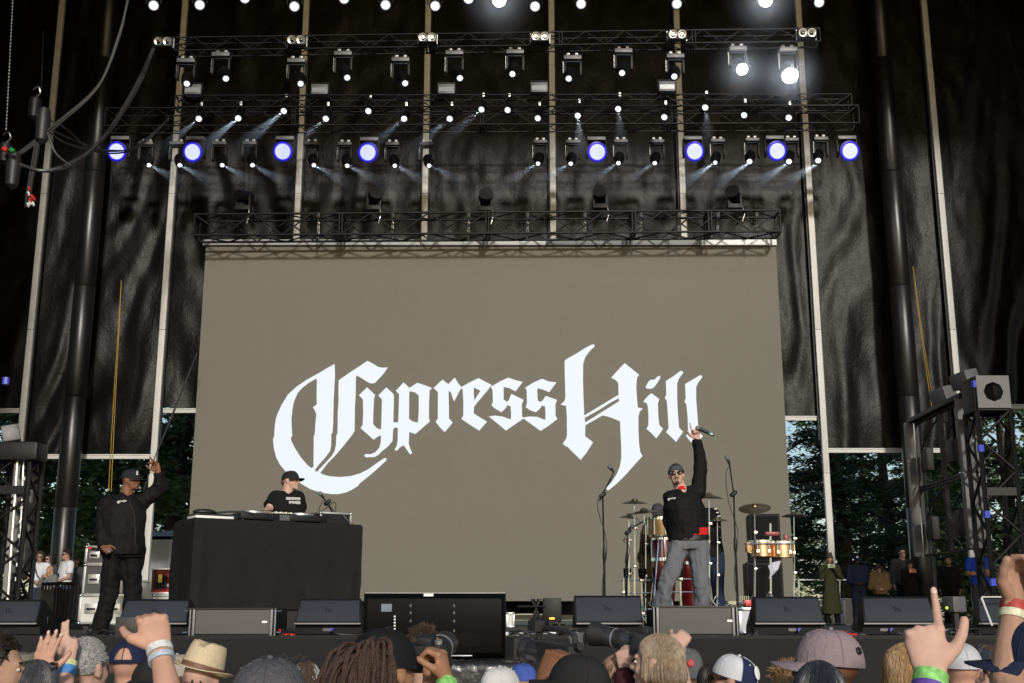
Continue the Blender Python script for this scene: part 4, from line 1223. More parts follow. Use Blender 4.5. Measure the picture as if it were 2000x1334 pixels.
mic_stand(D(1222, 14.2), [P(1224, 1090, 14.2), P(1227, 1040, 14.2), P(1226, 1043, 14.2)], P(1228, 1032, 14.2), P(1237, 1028, 14.2), 'low microphone stand aimed at the congas')

# ------------------------------------------------------------------ percussion
M_CYM = mat('cymbal_bronze', (.16, .13, .07), .32, .85, .25, 60, .2, 120)
def cymbal_stand(px, Y, ytop, r, tilt, label, extra=()):
    base = D(px, Y); top = P(px, ytop, Y); top.x = base.x + (top.x - base.x) * .9
    o = empty('cymbal_stand', base)
    for k in range(3):
        a = k * 2.094 + px
        part('leg', M_CHROME, o, lambda m: (m.tube(base + V((0, 0, .42)), base + V((math.cos(a) * .27, math.sin(a) * .27, .02)), .009), m.tube(base + V((0, 0, .18)), base + V((math.cos(a) * .16, math.sin(a) * .16, .18)), .006), m.ell(base + V((math.cos(a) * .27, math.sin(a) * .27, .018)), (.018, .018, .018), n=8, m=6)))
    part('tube', M_CHROME, o, lambda m: (m.tube(base + V((0, 0, .12)), base + (top - base) * .5, .0105), m.tube(base + (top - base) * .5, base + (top - base) * .8, .008), m.tube(base + (top - base) * .8, top + V((0, 0, .06)), .0055)))
    for t in (.5, .8):
        part('clamp', M_CHROME, o, lambda m: m.box(base + (top - base) * t + V((.012, 0, 0)), (.045, .032, .032)), bevel=.006)
    part('wing_nut', M_CHROME, o, lambda m: (m.ell(top + V((0, 0, .04)), (.018, .018, .018), n=8, m=6), m.tube(base + (top - base) * .5 + V((.03, -.02, 0)), base + (top - base) * .5 + V((.07, -.05, .02)), .006), m.tube(base + (top - base) * .8 + V((-.02, -.02, 0)), base + (top - base) * .8 + V((-.06, -.05, .02)), .006)))
    allc = [(top, r, tilt)] + [(P(a, b, Y + c), rr, tl) for a, b, c, rr, tl in extra]
    for k, (q, rr, tl) in enumerate(allc):
        part('cymbal', M_CYM, o, lambda m: m.lathe([(rr, .0), (rr * .6, .02), (rr * .25, .032), (rr * .2, .05), (.01, .06), (.01, .055), (rr * .2, .046), (rr * .25, .028), (rr * .6, .016), (rr, -.003)], q, frame_z(V(tl)), 32))
        if k:
            part('arm', M_CHROME, o, lambda m: (m.tube(q, V((q.x, q.y, q.z - .12)), .006), m.tube(V((q.x, q.y, q.z - .1)), V((base.x, base.y, q.z - .16)), .008)))
    tag(o, label, 'cymbal stand', 'cymbal stands')
cymbal_stand(1240, 14.3, 983, .165, (.0, -.12, 1), 'chrome cymbal stand carrying two flat dark cymbals', ((1258, 1002, -.1, .2, (-.1, -.08, 1)),))
cymbal_stand(1262, 14.8, 1021, .17, (.05, -.1, 1), 'lower chrome stand with a dark cymbal beside the congas')
cymbal_stand(1386, 14.0, 972, .16, (.05, -.06, 1), 'chrome cymbal stand right behind the singer')
cymbal_stand(1475, 14.2, 993, .19, (-.12, -.42, 1), 'chrome stand with the big tilted bronze cymbal by the timbales')
cymbal_stand(1552, 14.4, 1008, .15, (.0, .02, 1), 'chrome cymbal stand at the edge of the LED screen')
cymbal_stand(1229, 14.6, 1012, .13, (.1, -.1, 1), 'chrome stand with a small dark cymbal at the end of the percussion')
cymbal_stand(1402, 15.0, 1018, .13, (-.05, -.05, 1), 'short chrome stand with a small cymbal beside the drummer in black')
def pedal_rack(px_, Y, label):
    b = D(px_, Y)
    o = empty('percussion_rack', b)
    for sx in (-.22, 0, .22):
        part('upright', M_CHROME, o, lambda m: m.tube(b + V((sx, 0, .02)), b + V((sx, 0, .62)), .011))
        part('foot', M_RUB, o, lambda m: m.ell(b + V((sx, 0, .02)), (.03, .03, .02), n=10, m=6))
    for z in (.2, .45, .6):
        part('cross_tube', M_CHROME, o, lambda m: m.tube(b + V((-.26, 0, z)), b + V((.26, 0, z)), .009))
    for k, (x, z) in enumerate(((-.22, .45), (0, .6), (.22, .45), (0, .2))):
        part('clamp', M_CHROME, o, lambda m: m.box(b + V((x, -.012, z)), (.05, .05, .05)), bevel=.008)
    for k in range(3):
        part('small_bell', M_BLK, o, lambda m: m.lathe([(.03, 0), (.045, .02), (.05, .12), (.02, .13)], b + V((-.18 + .18 * k, -.05, .62)), n=14))
    part('chain', M_CHROME, o, lambda m: m.path(catmull([b + V((-.1, -.06, .25)), b + V((-.02, -.1, .12)), b + V((.1, -.06, .22))]), .008))
    tag(o, label, 'percussion rack', 'percussion racks')
pedal_rack(1332, 14.2, 'low chrome percussion rack seen between the legs of the singer')
pedal_rack(1256, 14.7, 'low chrome percussion rack under the pair of dark cymbals')
M_CONGA = mat('red_lacquer', (.085, .004, .005), .18, 0, .15, 8, coat=.6)
M_WOODD = mat('maple_shell', (.55, .36, .17), .3, 0, .15, 20, coat=.4, stretch=(1, 1, 4))
M_SKIN_D = mat('drum_skin', (.6, .55, .47), .6, 0, .1, 20)
def conga(px, Y, ytop, r, m_, label, name='conga_drum', zb=.16):
    b = D(px, Y); h = P(px, ytop, Y).z - ZD
    o = empty(name, b)
    part('shell', m_, o, lambda m: m.lathe([(r * .74, zb), (r * .95, zb + (h - zb) * .3), (r * 1.12, zb + (h - zb) * .62), (r * 1.08, zb + (h - zb) * .85), (r * .98, h - .02)], b, n=28))
    part('head', M_SKIN_D, o, lambda m: m.lathe([(.01, h), (r * .97, h - .002), (r * 1.0, h - .02)], b, n=28))
    hoop = part('hoop', M_CHROME, o, lambda m: (m.lathe([(r * 1.0, h - .03), (r * 1.05, h - .03), (r * 1.05, h - .008), (r * 1.0, h - .008), (r * 1.0, h - .03)], b, n=28), m.lathe([(r * 1.1, zb + (h - zb) * .7), (r * 1.14, zb + (h - zb) * .7), (r * 1.13, zb + (h - zb) * .74), (r * 1.09, zb + (h - zb) * .74)], b, n=28)))
    for k in range(6):
        a = k * 1.047 + .3
        d = V((math.cos(a), math.sin(a), 0))
        part('lug', M_CHROME, o, lambda m: m.path([b + d * r * 1.06 + V((0, 0, h - .02)), b + d * r * 1.14 + V((0, 0, h - .1)), b + d * r * 1.13 + V((0, 0, zb + (h - zb) * .7))], .007))
    for k in range(3):
        a = k * 2.094 + 1
        d = V((math.cos(a), math.sin(a), 0))
        part('stand_leg', M_CHROME, o, lambda m: m.path([b + d * r * .9 + V((0, 0, zb + .25)), b + d * r * 1.15 + V((0, 0, zb + .05)), b + d * r * 1.5 + V((0, 0, .01))], .012))
    tag(o, label, 'drum', 'hand drums behind the singer')
conga(1300, 14.6, 1050, .135, M_CONGA, 'tall red lacquered conga beside the singer\'s hip')
conga(1352, 14.9, 1060, .135, M_CONGA, 'red lacquered conga seen between the legs of the singer')
# small maple bongo on a stand
b = P(1287, 1048, 14.5)
o = empty('tom_drum', D(1287, 14.5))
part('shell', M_WOODD, o, lambda m: m.lathe([(.1, 0), (.115, .02), (.12, .2), (.12, .215)], b, n=24))
part('hoop', M_CHROME, o, lambda m: (m.lathe([(.118, .2), (.128, .2), (.128, .235), (.118, .235)], b, n=24), m.lathe([(.1, -.005), (.11, -.005), (.112, .02), (.1, .02)], b, n=24)))
part('head', M_SKIN_D, o, lambda m: m.lathe([(.01, .23), (.118, .228)], b, n=24))
part('leg', M_CHROME, o, lambda m: [m.tube(D(1287, 14.5) + V((math.cos(a) * .22, math.sin(a) * .22, .01)), b + V((0, 0, .01)), .009) for a in (0, 2.1, 4.2)])
for k in range(6):
    a = k * 1.047
    part('lug', M_CHROME, o, lambda m: m.tube(b + V((math.cos(a) * .13, math.sin(a) * .13, .02)), b + V((math.cos(a) * .13, math.sin(a) * .13, .22)), .007))
tag(o, 'small maple drum with chrome hoops beside the singer', 'drum')
# timbales
M_COPPER = mat('copper_shell', (.62, .42, .28), .22, .95, .12, 20)
c1, c2 = P(1487, 1072, 14.0), P(1527, 1074, 14.0)
o = empty('timbales', D(1507, 14.0))
for k, (c, r) in enumerate(((c1, .125), (c2, .135))):
    sh = part('shell', M_COPPER, o, lambda m: m.lathe([(r, -.09), (r, .075), (r * .97, .075), (r * .97, -.09), (r, -.09)], c, n=32))
    part('hoop', M_CHROME, sh, lambda m: m.lathe([(r * 1.0, .07), (r * 1.09, .07), (r * 1.09, .095), (r * 1.0, .095)], c, n=32))
    part('head', M_SKIN_D, sh, lambda m: m.lathe([(.01, .085), (r, .082)], c, n=32))
    for j in range(6):
        a = j * 1.047
        part('tension_rod', M_CHROME, sh, lambda m: (m.tube(c + V((math.cos(a) * r * 1.1, math.sin(a) * r * 1.1, -.03)), c + V((math.cos(a) * r * 1.1, math.sin(a) * r * 1.1, .1)), .007), m.box(c + V((math.cos(a) * r * 1.04, math.sin(a) * r * 1.04, -.03)), (.03, .03, .03))))
g = D(1507, 14.0)
part('stand_post', M_CHROME, o, lambda m: m.tube(g + V((0, 0, .1)), (c1 + c2) / 2 + V((0, 0, .3)), .013))
for k in range(3):
    a = k * 2.094 + .4
    part('stand_leg', M_CHROME, o, lambda m: m.path([g + V((0, 0, .45)), g + V((math.cos(a) * .3, math.sin(a) * .3, .03))], .011))
part('cowbell', mat('dark_red_bell', (.12, .02, .02), .4, .4), o, lambda m: (m.box(P(1508, 1043, 14.0), (.17, .07, .05)), m.box(P(1535, 1052, 13.95), (.05, .05, .09))), bevel=.01)
part('wood_block', M_WOODD, o, lambda m: m.box(P(1461, 1069, 13.9), (.05, .07, .12), yaw(15)), bevel=.008)
part('cross_bar', M_CHROME, o, lambda m: m.tube(P(1460, 1062, 13.85), P(1552, 1062, 13.85), .008))
part('hung_cloth', mat('pale_cloth', (.5, .5, .58), .8), o, lambda m: m.loft([[P(1500, 1105, 13.9), P(1510, 1098, 13.88), P(1525, 1095, 13.9)], [P(1505, 1118, 13.88), P(1512, 1115, 13.86), P(1520, 1112, 13.9)], [P(1502, 1130, 13.88), P(1503, 1130, 13.88), P(1504, 1129, 13.88)]], cap=False, closed=False))
tag(o, 'pair of copper timbales on a chrome stand', 'timbales')
def cab(px0, px1, yt, z0, Y, dep, label):
    a, b = P(px0, yt, Y), P(px1, yt, Y)
    h = a.z - ZD - z0
    o = empty('speaker_cabinet', ((a.x + b.x) / 2, Y, ZD + z0))
    c = V(((a.x + b.x) / 2, Y + dep / 2, ZD + z0 + h / 2))
    part('cabinet', M_WEDGEB, o, lambda m: m.box(c, (b.x - a.x, dep, h - .004), yaw(-6)), bevel=.012)
    part('grille', M_WEDGE if False else mat('dark_grille', (.008, .008, .009), .8, 0, .1, 90, .3, 300, spec=.15), o, lambda m: m.box(c + yaw(-6) @ V((0, -dep / 2 - .008, 0)), (b.x - a.x - .06, .016, h - .07), yaw(-6)), bevel=.003)
    for sx in (-1, 1):
        part('handle', M_PLAS, o, lambda m: m.box(c + yaw(-6) @ V((sx * ((b.x - a.x) / 2 + .003), 0, .05)), (.008, .14, .09), yaw(-6)))
    tag(o, label, 'speaker', 'black speakers behind the timbales')
    return h
hb = cab(1462, 1532, 1098, 0, 15.4, .55, 'big black speaker at the bottom of the stack behind the timbales')
cab(1467, 1526, 1003, hb + .005, 15.42, .5, 'black speaker on top of the stack behind the timbales')
# small amp case with a red box beside the fill speaker
fc = flight_case('amp_case', D(1447, 12.2), .21, .3, .24, yaw(0), mat('pale_case_panel', (.5, .5, .52), .5, 0, .1, 10), 'small pale case on the deck behind the fill speaker', latch=False)
o = empty('pedal_box', D(1455, 12.3, ZD + .262))
part('red_box', M_RED, o, lambda m: m.box(D(1459, 12.32, ZD + .3), (.07, .1, .06)), bevel=.006)
part('black_box', M_PLAS, o, lambda m: m.box(D(1448, 12.32, ZD + .29), (.08, .1, .04)), bevel=.006)
part('plug', M_CHROME, o, lambda m: [m.tube(D(1446 + k * 4, 12.3, ZD + .31), D(1446 + k * 4, 12.3, ZD + .37), .007) for k in range(5)])
tag(o, 'red and black pedal boxes with jack plugs on the small pale case', 'pedals')
# cables and a white ramp on the deck edge
o = empty('white_plank', D(1056, 10.6))
part('plank', M_WHITE, o, lambda m: m.box(D(1055, 10.66, ZD + .018), (.66, .22, .03)), bevel=.005)
tag(o, 'short white plank on the deck between the television and a wedge', 'plank')
for k, (x0, x1, Y, cc, lb) in enumerate(((995, 1128, 10.48, 0, 'black cables looped on the deck in front of the white plank'), (170, 262, 10.5, 0, 'black cables looped on the deck by the rapper\'s feet'), (540, 575, 10.5, 1, 'red and black cables on the deck beside the fill speaker'), (1445, 1480, 10.5, 0, 'black cable on the deck between fill speaker and wedge'), (1600, 1690, 10.5, 1, 'reddish cable lying along the deck before the wing'), (1835, 1915, 10.5, 0, 'black cables curled on the deck before the taped wedge'))):
    o = empty('deck_cable', D((x0 + x1) / 2, Y))
    rg = random.Random(k)
    for j in range(4):
        pts = [D(x0 + (x1 - x0) * i / 6, Y + rg.uniform(-.06, .1), ZD + .012 + (rg.uniform(.0, .05) if rg.random() < .4 else 0)) for i in range(7)]
        part('strand', M_RED if cc and j == 0 else M_RUB, o, lambda m: m.path(catmull(pts, 5), .009))
    tag(o, lb, 'cable')

# ------------------------------------------------------------------ flight cases and clutter in the wings
M_CASE_W = mat('case_white', (.6, .6, .57), .5, 0, .1, 8)
M_CASE_B = mat('case_dark', (.06, .06, .062), .5, 0, .15, 10)
Y = 15.2
def fcw(px0, px1, y0, y1, Y, dep, panel, label, **kw):
    a, b = P(px0, y1, Y), P(px1, y1, Y)
    z0 = max(ZD + .002, P(px0, y1, Y).z)
    h = P(px0, y0, Y).z - z0
    return flight_case('flight_case', (a.x, Y, z0), b.x - a.x, dep, h, yaw(0), panel, label, 'flight cases in the wings', **kw)
fcw(152, 240, 1163, 1240, Y, .6, M_CASE_W, 'white flight case at the bottom of the stack behind the rapper', handles=2, casters=True)
fcw(162, 236, 1103, 1161.5, Y + .03, .55, M_CASE_B, 'dark flight case with white edges in the middle of the stack', handles=2)
fcw(167, 232, 1068, 1101.5, Y + .05, .5, M_CASE_B, 'shallow dark flight case on top of the stack', handles=2)
fcw(262, 300, 1135, 1240, 15.9, .5, M_CASE_W, 'narrow pale flight case behind the rapper\'s legs', handles=1)
fcw(296, 345, 1163, 1240, 15.6, .5, M_CASE_W, 'pale flight case under the red tool box', handles=1)
a, b = P(297, 1161, 15.7), P(338, 1112, 15.7)
o = empty('red_tool_box', ((a.x + b.x) / 2, 15.7, a.z + .005))
part('frame', M_ALU, o, lambda m: (m.box(((a.x + b.x) / 2, 15.75, b.z), (b.x - a.x, .3, .02)), m.box(((a.x + b.x) / 2, 15.75, a.z + .015), (b.x - a.x, .3, .02)), m.box((a.x, 15.75, (a.z + b.z) / 2 + .01), (.02, .3, b.z - a.z - .02)), m.box((b.x, 15.75, (a.z + b.z) / 2 + .01), (.02, .3, b.z - a.z - .02))), bevel=.003)
part('red_panel', M_RED, o, lambda m: m.box(((a.x + b.x) / 2, 15.8, (a.z + b.z) / 2 + .01), (b.x - a.x - .03, .1, b.z - a.z - .03)))
part('tool', M_PLAS, o, lambda m: [m.tube(P(306 + k * 6, 1120 + (k % 2) * 4, 15.68), P(304 + k * 6, 1150, 15.68), .02) for k in range(4)])
part('tool', mat('yellow_plastic', (.6, .45, .02), .4), o, lambda m: m.box(P(313, 1130, 15.66), (.05, .03, .1), yaw(10)))
part('tag', M_WHITE, o, lambda m: m.box(P(327, 1143, 15.72), (.05, .01, .04)))
tag(o, 'open red tool box full of tools on the pale flight case', 'tool box')
# barrier
a, b = D(76, 16.5), D(146, 16.2)
o = empty('crowd_barrier', (a + b) / 2)
H_ = P(100, 1140, 16.4).z - ZD
for z in (.12, H_):
    bar('rail', a + V((0, 0, z)), b + V((0, 0, z)), .022, M_BLK, o)
for k in range(12):
    q = a + (b - a) * k / 11
    bar('upright', q + V((0, 0, .12)), q + V((0, 0, H_)), .012 if 0 < k < 11 else .02, M_BLK, o)
for q in (a, b):
    part('foot', M_BLK, o, lambda m: m.box(q + V((0, 0, .03)), (.06, .5, .05)))
part('cover', mat('dark_scrim', (.05, .045, .04), .8, 0, .2, 12), o, lambda m: m.box((a + b) / 2 + V((0, .06, H_ * .5)), ((b - a).length - .05, .02, H_ * .75)))
tag(o, 'black barred crowd barrier beside the stack of flight cases', 'barrier')
# wing video walls: LED panels seen edge-on in a frame, with truss and small heads
def video_wall(xw, y0, y1, z0, z1, side, label, px_strip):
    o = empty('side_video_wall', (xw, y0, ZD))
    M_PAN = mat('led_cabinet_edge', (.085, .085, .08), .55, .0, .15, 20, .1, 60)
    hh = (z1 - z0) / 2
    for k in range(2):
        for j in range(2):
            ya, yb = y0 + (y1 - y0) * j / 2 + .01, y0 + (y1 - y0) * (j + 1) / 2 - .01
            za, zc = z0 + hh * k + .006, z0 + hh * (k + 1) - .006
            xx = xw + side * .05
            part('led_frame', M_BLK, o, lambda m: (m.box((xx, (ya + yb) / 2, za + .012), (.05, yb - ya, .024)), m.box((xx, (ya + yb) / 2, zc - .012), (.05, yb - ya, .024)), m.box((xx, ya + .012, (za + zc) / 2), (.048, .024, zc - za - .05)), m.box((xx, yb - .012, (za + zc) / 2), (.048, .024, zc - za - .05))))
            part('power_unit', M_BLK, o, lambda m: m.box((xx, (ya + yb) / 2 + .12, (za + zc) / 2 - .1), (.1, .22, .3)), bevel=.01)
            part('data_cable', M_RUB, o, lambda m: m.path(catmull([V((xx, ya + .05, zc - .06)), V((xx - side * .06, (ya + yb) / 2, zc - .3)), V((xx, yb - .1, za + .25)), V((xx - side * .03, (ya + yb) / 2, za + .06))]), .012))
        part('edge_strip', M_PAN, o, lambda m: m.box((xw - side * .02, y0 - .02, z0 + hh * (k + .5)), (.17, .05, hh - .012)), bevel=.008)
        part('edge_strip', M_PAN, o, lambda m: m.box((xw + side * .13, y0 + .0, z0 + hh * (k + .5)), (.06, .05, hh - .012)), bevel=.008)
        part('latch', M_WHITE, o, lambda m: [m.box((xw + side * .175, y0 - .03, z0 + hh * k + hh * (i + .6) / 4), (.02, .02, .07)) for i in range(4)])
    part('top_beam', M_BLK, o, lambda m: m.box((xw, (y0 + y1) / 2, z1 + .03), (.12, y1 - y0 + .1, .06)), bevel=.01)
    part('far_strip', M_PAN, o, lambda m: m.box((xw - side * .05, y1, (z0 + z1) / 2), (.12, .05, z1 - z0)), bevel=.006)
    for yy in (y0 + .1, y1 - .1):
        part('leg', M_BLK, o, lambda m: m.tube((xw + side * .1, yy, ZD), (xw + side * .1, yy, z0), .03))
    part('foot', M_BLK, o, lambda m: m.box((xw + side * .1, (y0 + y1) / 2, ZD + .03), (.35, y1 - y0 + .2, .06)))
    tag(o, label, 'video wall', 'video walls in the wings')
    return o
zt, zb_ = P(1870, 778, 14).z, P(1870, 1072, 14).z
video_wall(P(1893, 925, 14).x, 14, 15.85, zb_, zt, 1, 'side video wall seen edge-on beside the truss tower', 0)
zt2, zb2 = P(60, 896, 13.7).z, P(60, 1120, 13.7).z
video_wall(P(60, 1000, 13.7).x, 13.7, 16.0, zb2, zt2, -1, 'side video wall seen edge-on in the DJ side wing', 0).rotation_euler.z = R(24)
for px, py, Y, lb in ((1842, 772, 15.4, 'far'), (1884, 742, 14.3, 'near'), (22, 850, 14.3, 'wing')):
    c = P(px, py, Y)
    o = empty('boxy_spotlight', c)
    part('box', M_GREYBOX, o, lambda m: m.box(c + V((0, 0, .0)), (.2, .3, .2), Matrix.Rotation(R(-14), 3, 'Y') @ yaw(20)), bevel=.012)
    part('bracket', M_GREYBOX, o, lambda m: m.box(c + V((0.03, 0, -.14)), (.16, .14, .09)), bevel=.01)
    part('plug', M_WHITE, o, lambda m: m.box(c + V((.1, -.08, -.15)), (.04, .03, .05)))
    part('stem', M_BLK, o, lambda m: m.tube(c + V((0, 0, -.18)), c + V((0, 0, -.36)), .04))
    tag(o, {'far': 'grey boxy spotlight on the far top corner of the side video wall', 'near': 'larger grey boxy spotlight on top of the side video wall by the truss tower', 'wing': 'grey boxy spotlight on the wing frame beside the first wall post'}[lb], 'spotlight', 'boxy spotlights on the video walls')
# truss towers
def tower(px, Y, ztop, size, label, cap=True, lean=0):
    b = D(px, Y)
    o = truss('truss_tower', b + V((0, 0, .02)), V((b.x, Y, ztop)), size, 7, label, M_TRUSSB, .028, .016, 'truss towers of the wings')
    if cap:
        part('corner_block', M_BLK, o, lambda m: [m.box(V((b.x, Y, ztop + .2)) + V(d), s) for d, s in (((-size / 2, 0, 0), (.03, size, .38)), ((size / 2, 0, 0), (.03, size, .38)), ((0, 0, .18), (size, size, .03)), ((0, 0, -.18), (size, size, .03)))], bevel=.01)
        part('face_plate', mat('tower_plate', (.07, .07, .068), .5), o, lambda m: m.loft([[V((b.x + q[0] * .19, Y - size / 2 - yy, ztop + .2 + q[1] * .19)) if outer else V((b.x + math.cos(k * math.pi / 4) * .115, Y - size / 2 - yy, ztop + .2 + math.sin(k * math.pi / 4) * .115)) for k, q in enumerate(((1, 0), (1, 1), (0, 1), (-1, 1), (-1, 0), (-1, -1), (0, -1), (1, -1)))] for outer, yy in ((0, .02), (1, .02), (1, .045), (0, .045), (0, .02))], cap=False), angle=20)
    for k in range(4):
        part('cable_tie', M_BLUEP, o, lambda m: m.tube((b.x - size / 2, Y - size / 2, ZD + .5 + k * .75), (b.x - size / 2, Y - size / 2, ZD + .58 + k * .75), .04))
    part('ballast_beam', M_BLK, o, lambda m: m.box((b.x, Y - size / 2, ZD + 1.55), (size, .03, .09)))
    return o
tower(1968, 13.6, P(1945, 805, 13.6).z, .38, 'black truss tower with blue ties beside the side video wall')
tower(8, 13.4, P(20, 880, 13.4).z, .36, 'dark truss tower in the wing of the DJ side', cap=False)
o = empty('wing_light_bar', P(20, 880, 13.3))
part('bar', M_BLK, o, lambda m: m.box(P(20, 884, 13.3), (.75, .35, .22)), bevel=.05)
part('tube', M_ALU, o, lambda m: (m.tube(P(34, 900, 13.25), P(14, 1185, 13.25), .02), m.tube(P(46, 900, 13.3), P(34, 1190, 13.3), .014)))
for k in range(8):
    part('clip', M_WHITE, o, lambda m: m.box(P(47 - k * 2, 935 + k * 28, 13.28), (.03, .03, .04)))
tag(o, 'dark padded light bar with hanging tubes in the DJ side wing', 'light bar')
# clutter under and behind the screen
fcw(990, 1003, 1198, 1224, 20, .3, M_CASE_W, 'tiny pale case standing under the LED screen', latch=False)
o = empty('luggage_box', D(1078, 23.2))
part('body', M_BLK, o, lambda m: m.box(D(1078, 23.4, ZD + .3), (.36, .3, .45)), bevel=.02)
part('lamp', mat('orange_lamp', (.6, .2, 0), .4, emit=(1, .45, .03), es=2.0), o, lambda m: m.box(D(1078, 23.2, ZD + .14), (.1, .05, .035)), bevel=.008)
part('foot', M_BLK, o, lambda m: [m.box(D(1078, 23.4) + V((s * .14, 0, .038)), (.05, .2, .075)) for s in (-1, 1)])
tag(o, 'black luggage box with an orange lamp under the LED screen', 'box')
o = empty('folded_stand', D(1047, 22.8))
part('tube', M_BLK, o, lambda m: [m.tube(D(1047 + a, 22.8, ZD + .02), D(1047 - a * .6, 22.9, ZD + .5), .02) for a in (-14, -6, 7, 15)])
part('cross_tube', M_BLK, o, lambda m: m.tube(D(1010, 22.85, ZD + .36), D(1065, 22.85, ZD + .36), .02))
tag(o, 'folded black stand under the LED screen', 'stand')
# low backstage gear beside the wing people
o = empty('grey_road_crate', D(1755, 24.2))
part('shell', M_GREYBOX, o, lambda m: m.box(D(1868, 13.2, ZD + .28), (.16, .3, .2)), bevel=.01)
bpy.data.objects.remove(o.children[0]); bpy.data.objects.remove(o)
c = D(1868, 13.4)
o = empty('floor_light', c)
part('case', M_GREYBOX, o, lambda m: m.box(c + V((0, 0, .3)), (.17, .2, .17), yaw(18)), bevel=.015)
part('stand', M_BLK, o, lambda m: (m.box(c + V((0, 0, .12)), (.05, .1, .2)), m.box(c + V((0, 0, .015)), (.3, .25, .03))))
part('indicator', mat('green_lamp', (.4, .6, .02), .4, emit=(.7, 1, .1), es=1.2), o, lambda m: m.ell(c + V((-.12, -.1, .26)), (.016, .016, .016), n=8, m=6))
tag(o, 'small grey floor light with a green indicator beside the taped wedge', 'floor light')
o = empty('cable_ramp', D(1862, 11.3))
part('ramp', M_PLAS, o, lambda m: m.box(D(1862, 11.3, ZD + .03), (.34, .4, .06)), bevel=.02)
part('slot', M_GREYBOX, o, lambda m: [m.box(D(1846 + k * 10, 11.09, ZD + .035), (.03, .012, .03)) for k in range(5)])
tag(o, 'black slotted cable ramp on the deck before the side video wall', 'cable ramp')
o = empty('pale_road_case', D(1660, 26.6))
flight_case('road_case', D(1652, 26.3), .75, .5, .55, yaw(0), mat('pale_case_panel', (.5, .5, .52)), 'pale road case behind the people in the wing', latch=False)
bpy.data.objects.remove(o)
o = empty('handrail', D(1590, 26.9))
for x in (1560, 1640, 1720, 1800):
    bar('upright', D(x, 26.9), D(x, 26.9, ZD + .98), .02, M_ALU, o)
for z in (.5, .98):
    bar('rail', D(1560, 26.9, ZD + z), D(1800, 26.9, ZD + z), .02, M_ALU, o)
tag(o, 'thin metal handrail behind the people in the wing', 'handrail')
# ================================================================== PEOPLE
UP = V((0, 0, 1))
def skin(name, c): return mat('skin_' + name, c, .58, 0, .16, 22, .05, 160, spec=.3)
S_FAIR = skin('fair', (.50, .28, .20)); S_TAN = skin('tan', (.38, .225, .155)); S_BROWN = skin('brown', (.19, .085, .045)); S_MED = skin('medium', (.33, .17, .10)); S_DARK = skin('dark', (.06, .032, .022)); S_PINK = skin('pink', (.52, .32, .25))
def fabric(name, c, rough=.88, bump=.06, bs=170, var=.12): return mat('cloth_' + name, c, rough, 0, var, 10, bump, bs, spec=.18)
F_JACK = fabric('black_jacket', (.0065, .0065, .0072), .75, .08, 90)
F_TEE = fabric('black_tee', (.009, .009, .009), .9)
F_PANT = fabric('black_trousers', (.006, .006, .006), .8)
F_JEAN = fabric('grey_denim', (.13, .137, .152), .88, .12, 160, .22)
F_RED = fabric('red_shirt', (.5, .02, .02))
F_NAVY = fabric('navy', (.02, .028, .06)); F_WHITE = fabric('white', (.62, .63, .66)); F_GREY = fabric('grey', (.17, .17, .18)); F_OLIVE = fabric('olive', (.035, .04, .018)); F_BROWN = fabric('brown', (.09, .06, .032)); F_BLUE = fabric('royal_blue', (.02, .06, .42)); F_FUR = fabric('fur', (.2, .13, .06), .95, .5, 60, .5); F_DENIM = fabric('blue_denim', (.035, .05, .085)); F_TANP = fabric('tan', (.3, .24, .15)); F_CHAR = fabric('charcoal', (.05, .05, .055)); F_MAROON = fabric('maroon', (.06, .015, .02))
SHOE = mat('black_shoe', (.012, .012, .012), .5)

def preset(base, H, F):
    s = H / 1.75
    F = V((F[0], F[1], 0)).normalized()
    Rt = F.cross(UP)
    def L(r, f, u): return V(base) + (Rt * r + F * f + UP * u) * s
    J = dict(pelvis=L(0, 0, .95), chest=L(0, .0, 1.27), neck=L(0, -.015, 1.47), head=L(0, .02, 1.625))
    for k, g in (('R', 1), ('L', -1)):
        J['sh' + k] = L(.185 * g, -.01, 1.42); J['el' + k] = L(.25 * g, -.04, 1.14); J['wr' + k] = L(.25 * g, .04, .90)
        J['hip' + k] = L(.09 * g, 0, .93); J['kn' + k] = L(.105 * g, .02, .5); J['an' + k] = L(.12 * g, -.03, .09)
    return J, L

def ring(c, x, y, w, d, n=20, p=2.15):
    out = []
    for k in range(n):
        a = 2 * math.pi * k / n
        ca, sa = math.cos(a), math.sin(a)
        out.append(V(c) + x * w * abs(ca) ** (2 / p) * (1 if ca > 0 else -1) + y * d * abs(sa) ** (2 / p) * (1 if sa > 0 else -1))
    return out
def torso_loft(mb, J, F, s, fat, infl, lo=-.09, hi=1.0, tl=0.):
    up = (J['neck'] - J['pelvis']).normalized()
    xs = (J['shR'] - J['shL']); xs = (xs - up * xs.dot(up)).normalized()
    xh = (J['hipR'] - J['hipL']); xh = (xh - up * xh.dot(up)).normalized()
    P0, C0, N0 = J['pelvis'], J['chest'], J['neck']
    secs = [(P0 + up * lo * s, .150, .115, xh, 0), (P0, .165, .12, xh, 0), (P0.lerp(C0, .45), .15, .118, (xh + xs).normalized(), .04), (C0, .172, .128, xs, .015), (C0.lerp(N0, .55), .165, .108, xs, 0), (C0.lerp(N0, .86), .105, .08, xs, 0)]
    rings = []
    for k, (c, w, d, x, bf) in enumerate(secs):
        y = up.cross(x).normalized()
        fk = 1 + (fat - 1) * (1 if k < 4 else .45)
        if y.dot(F) < 0: y = -y
        rings.append(ring(c + F * bf * (fat - 1) * 2.2 * s, x, y, w * s * fk + infl, d * s * (1 + (fat - 1) * 1.25) + infl))
    if tl:
        rings[0] = [p + up * (p - P0).dot(xh) * tl for p in rings[0]]
    mb.loft(rings)
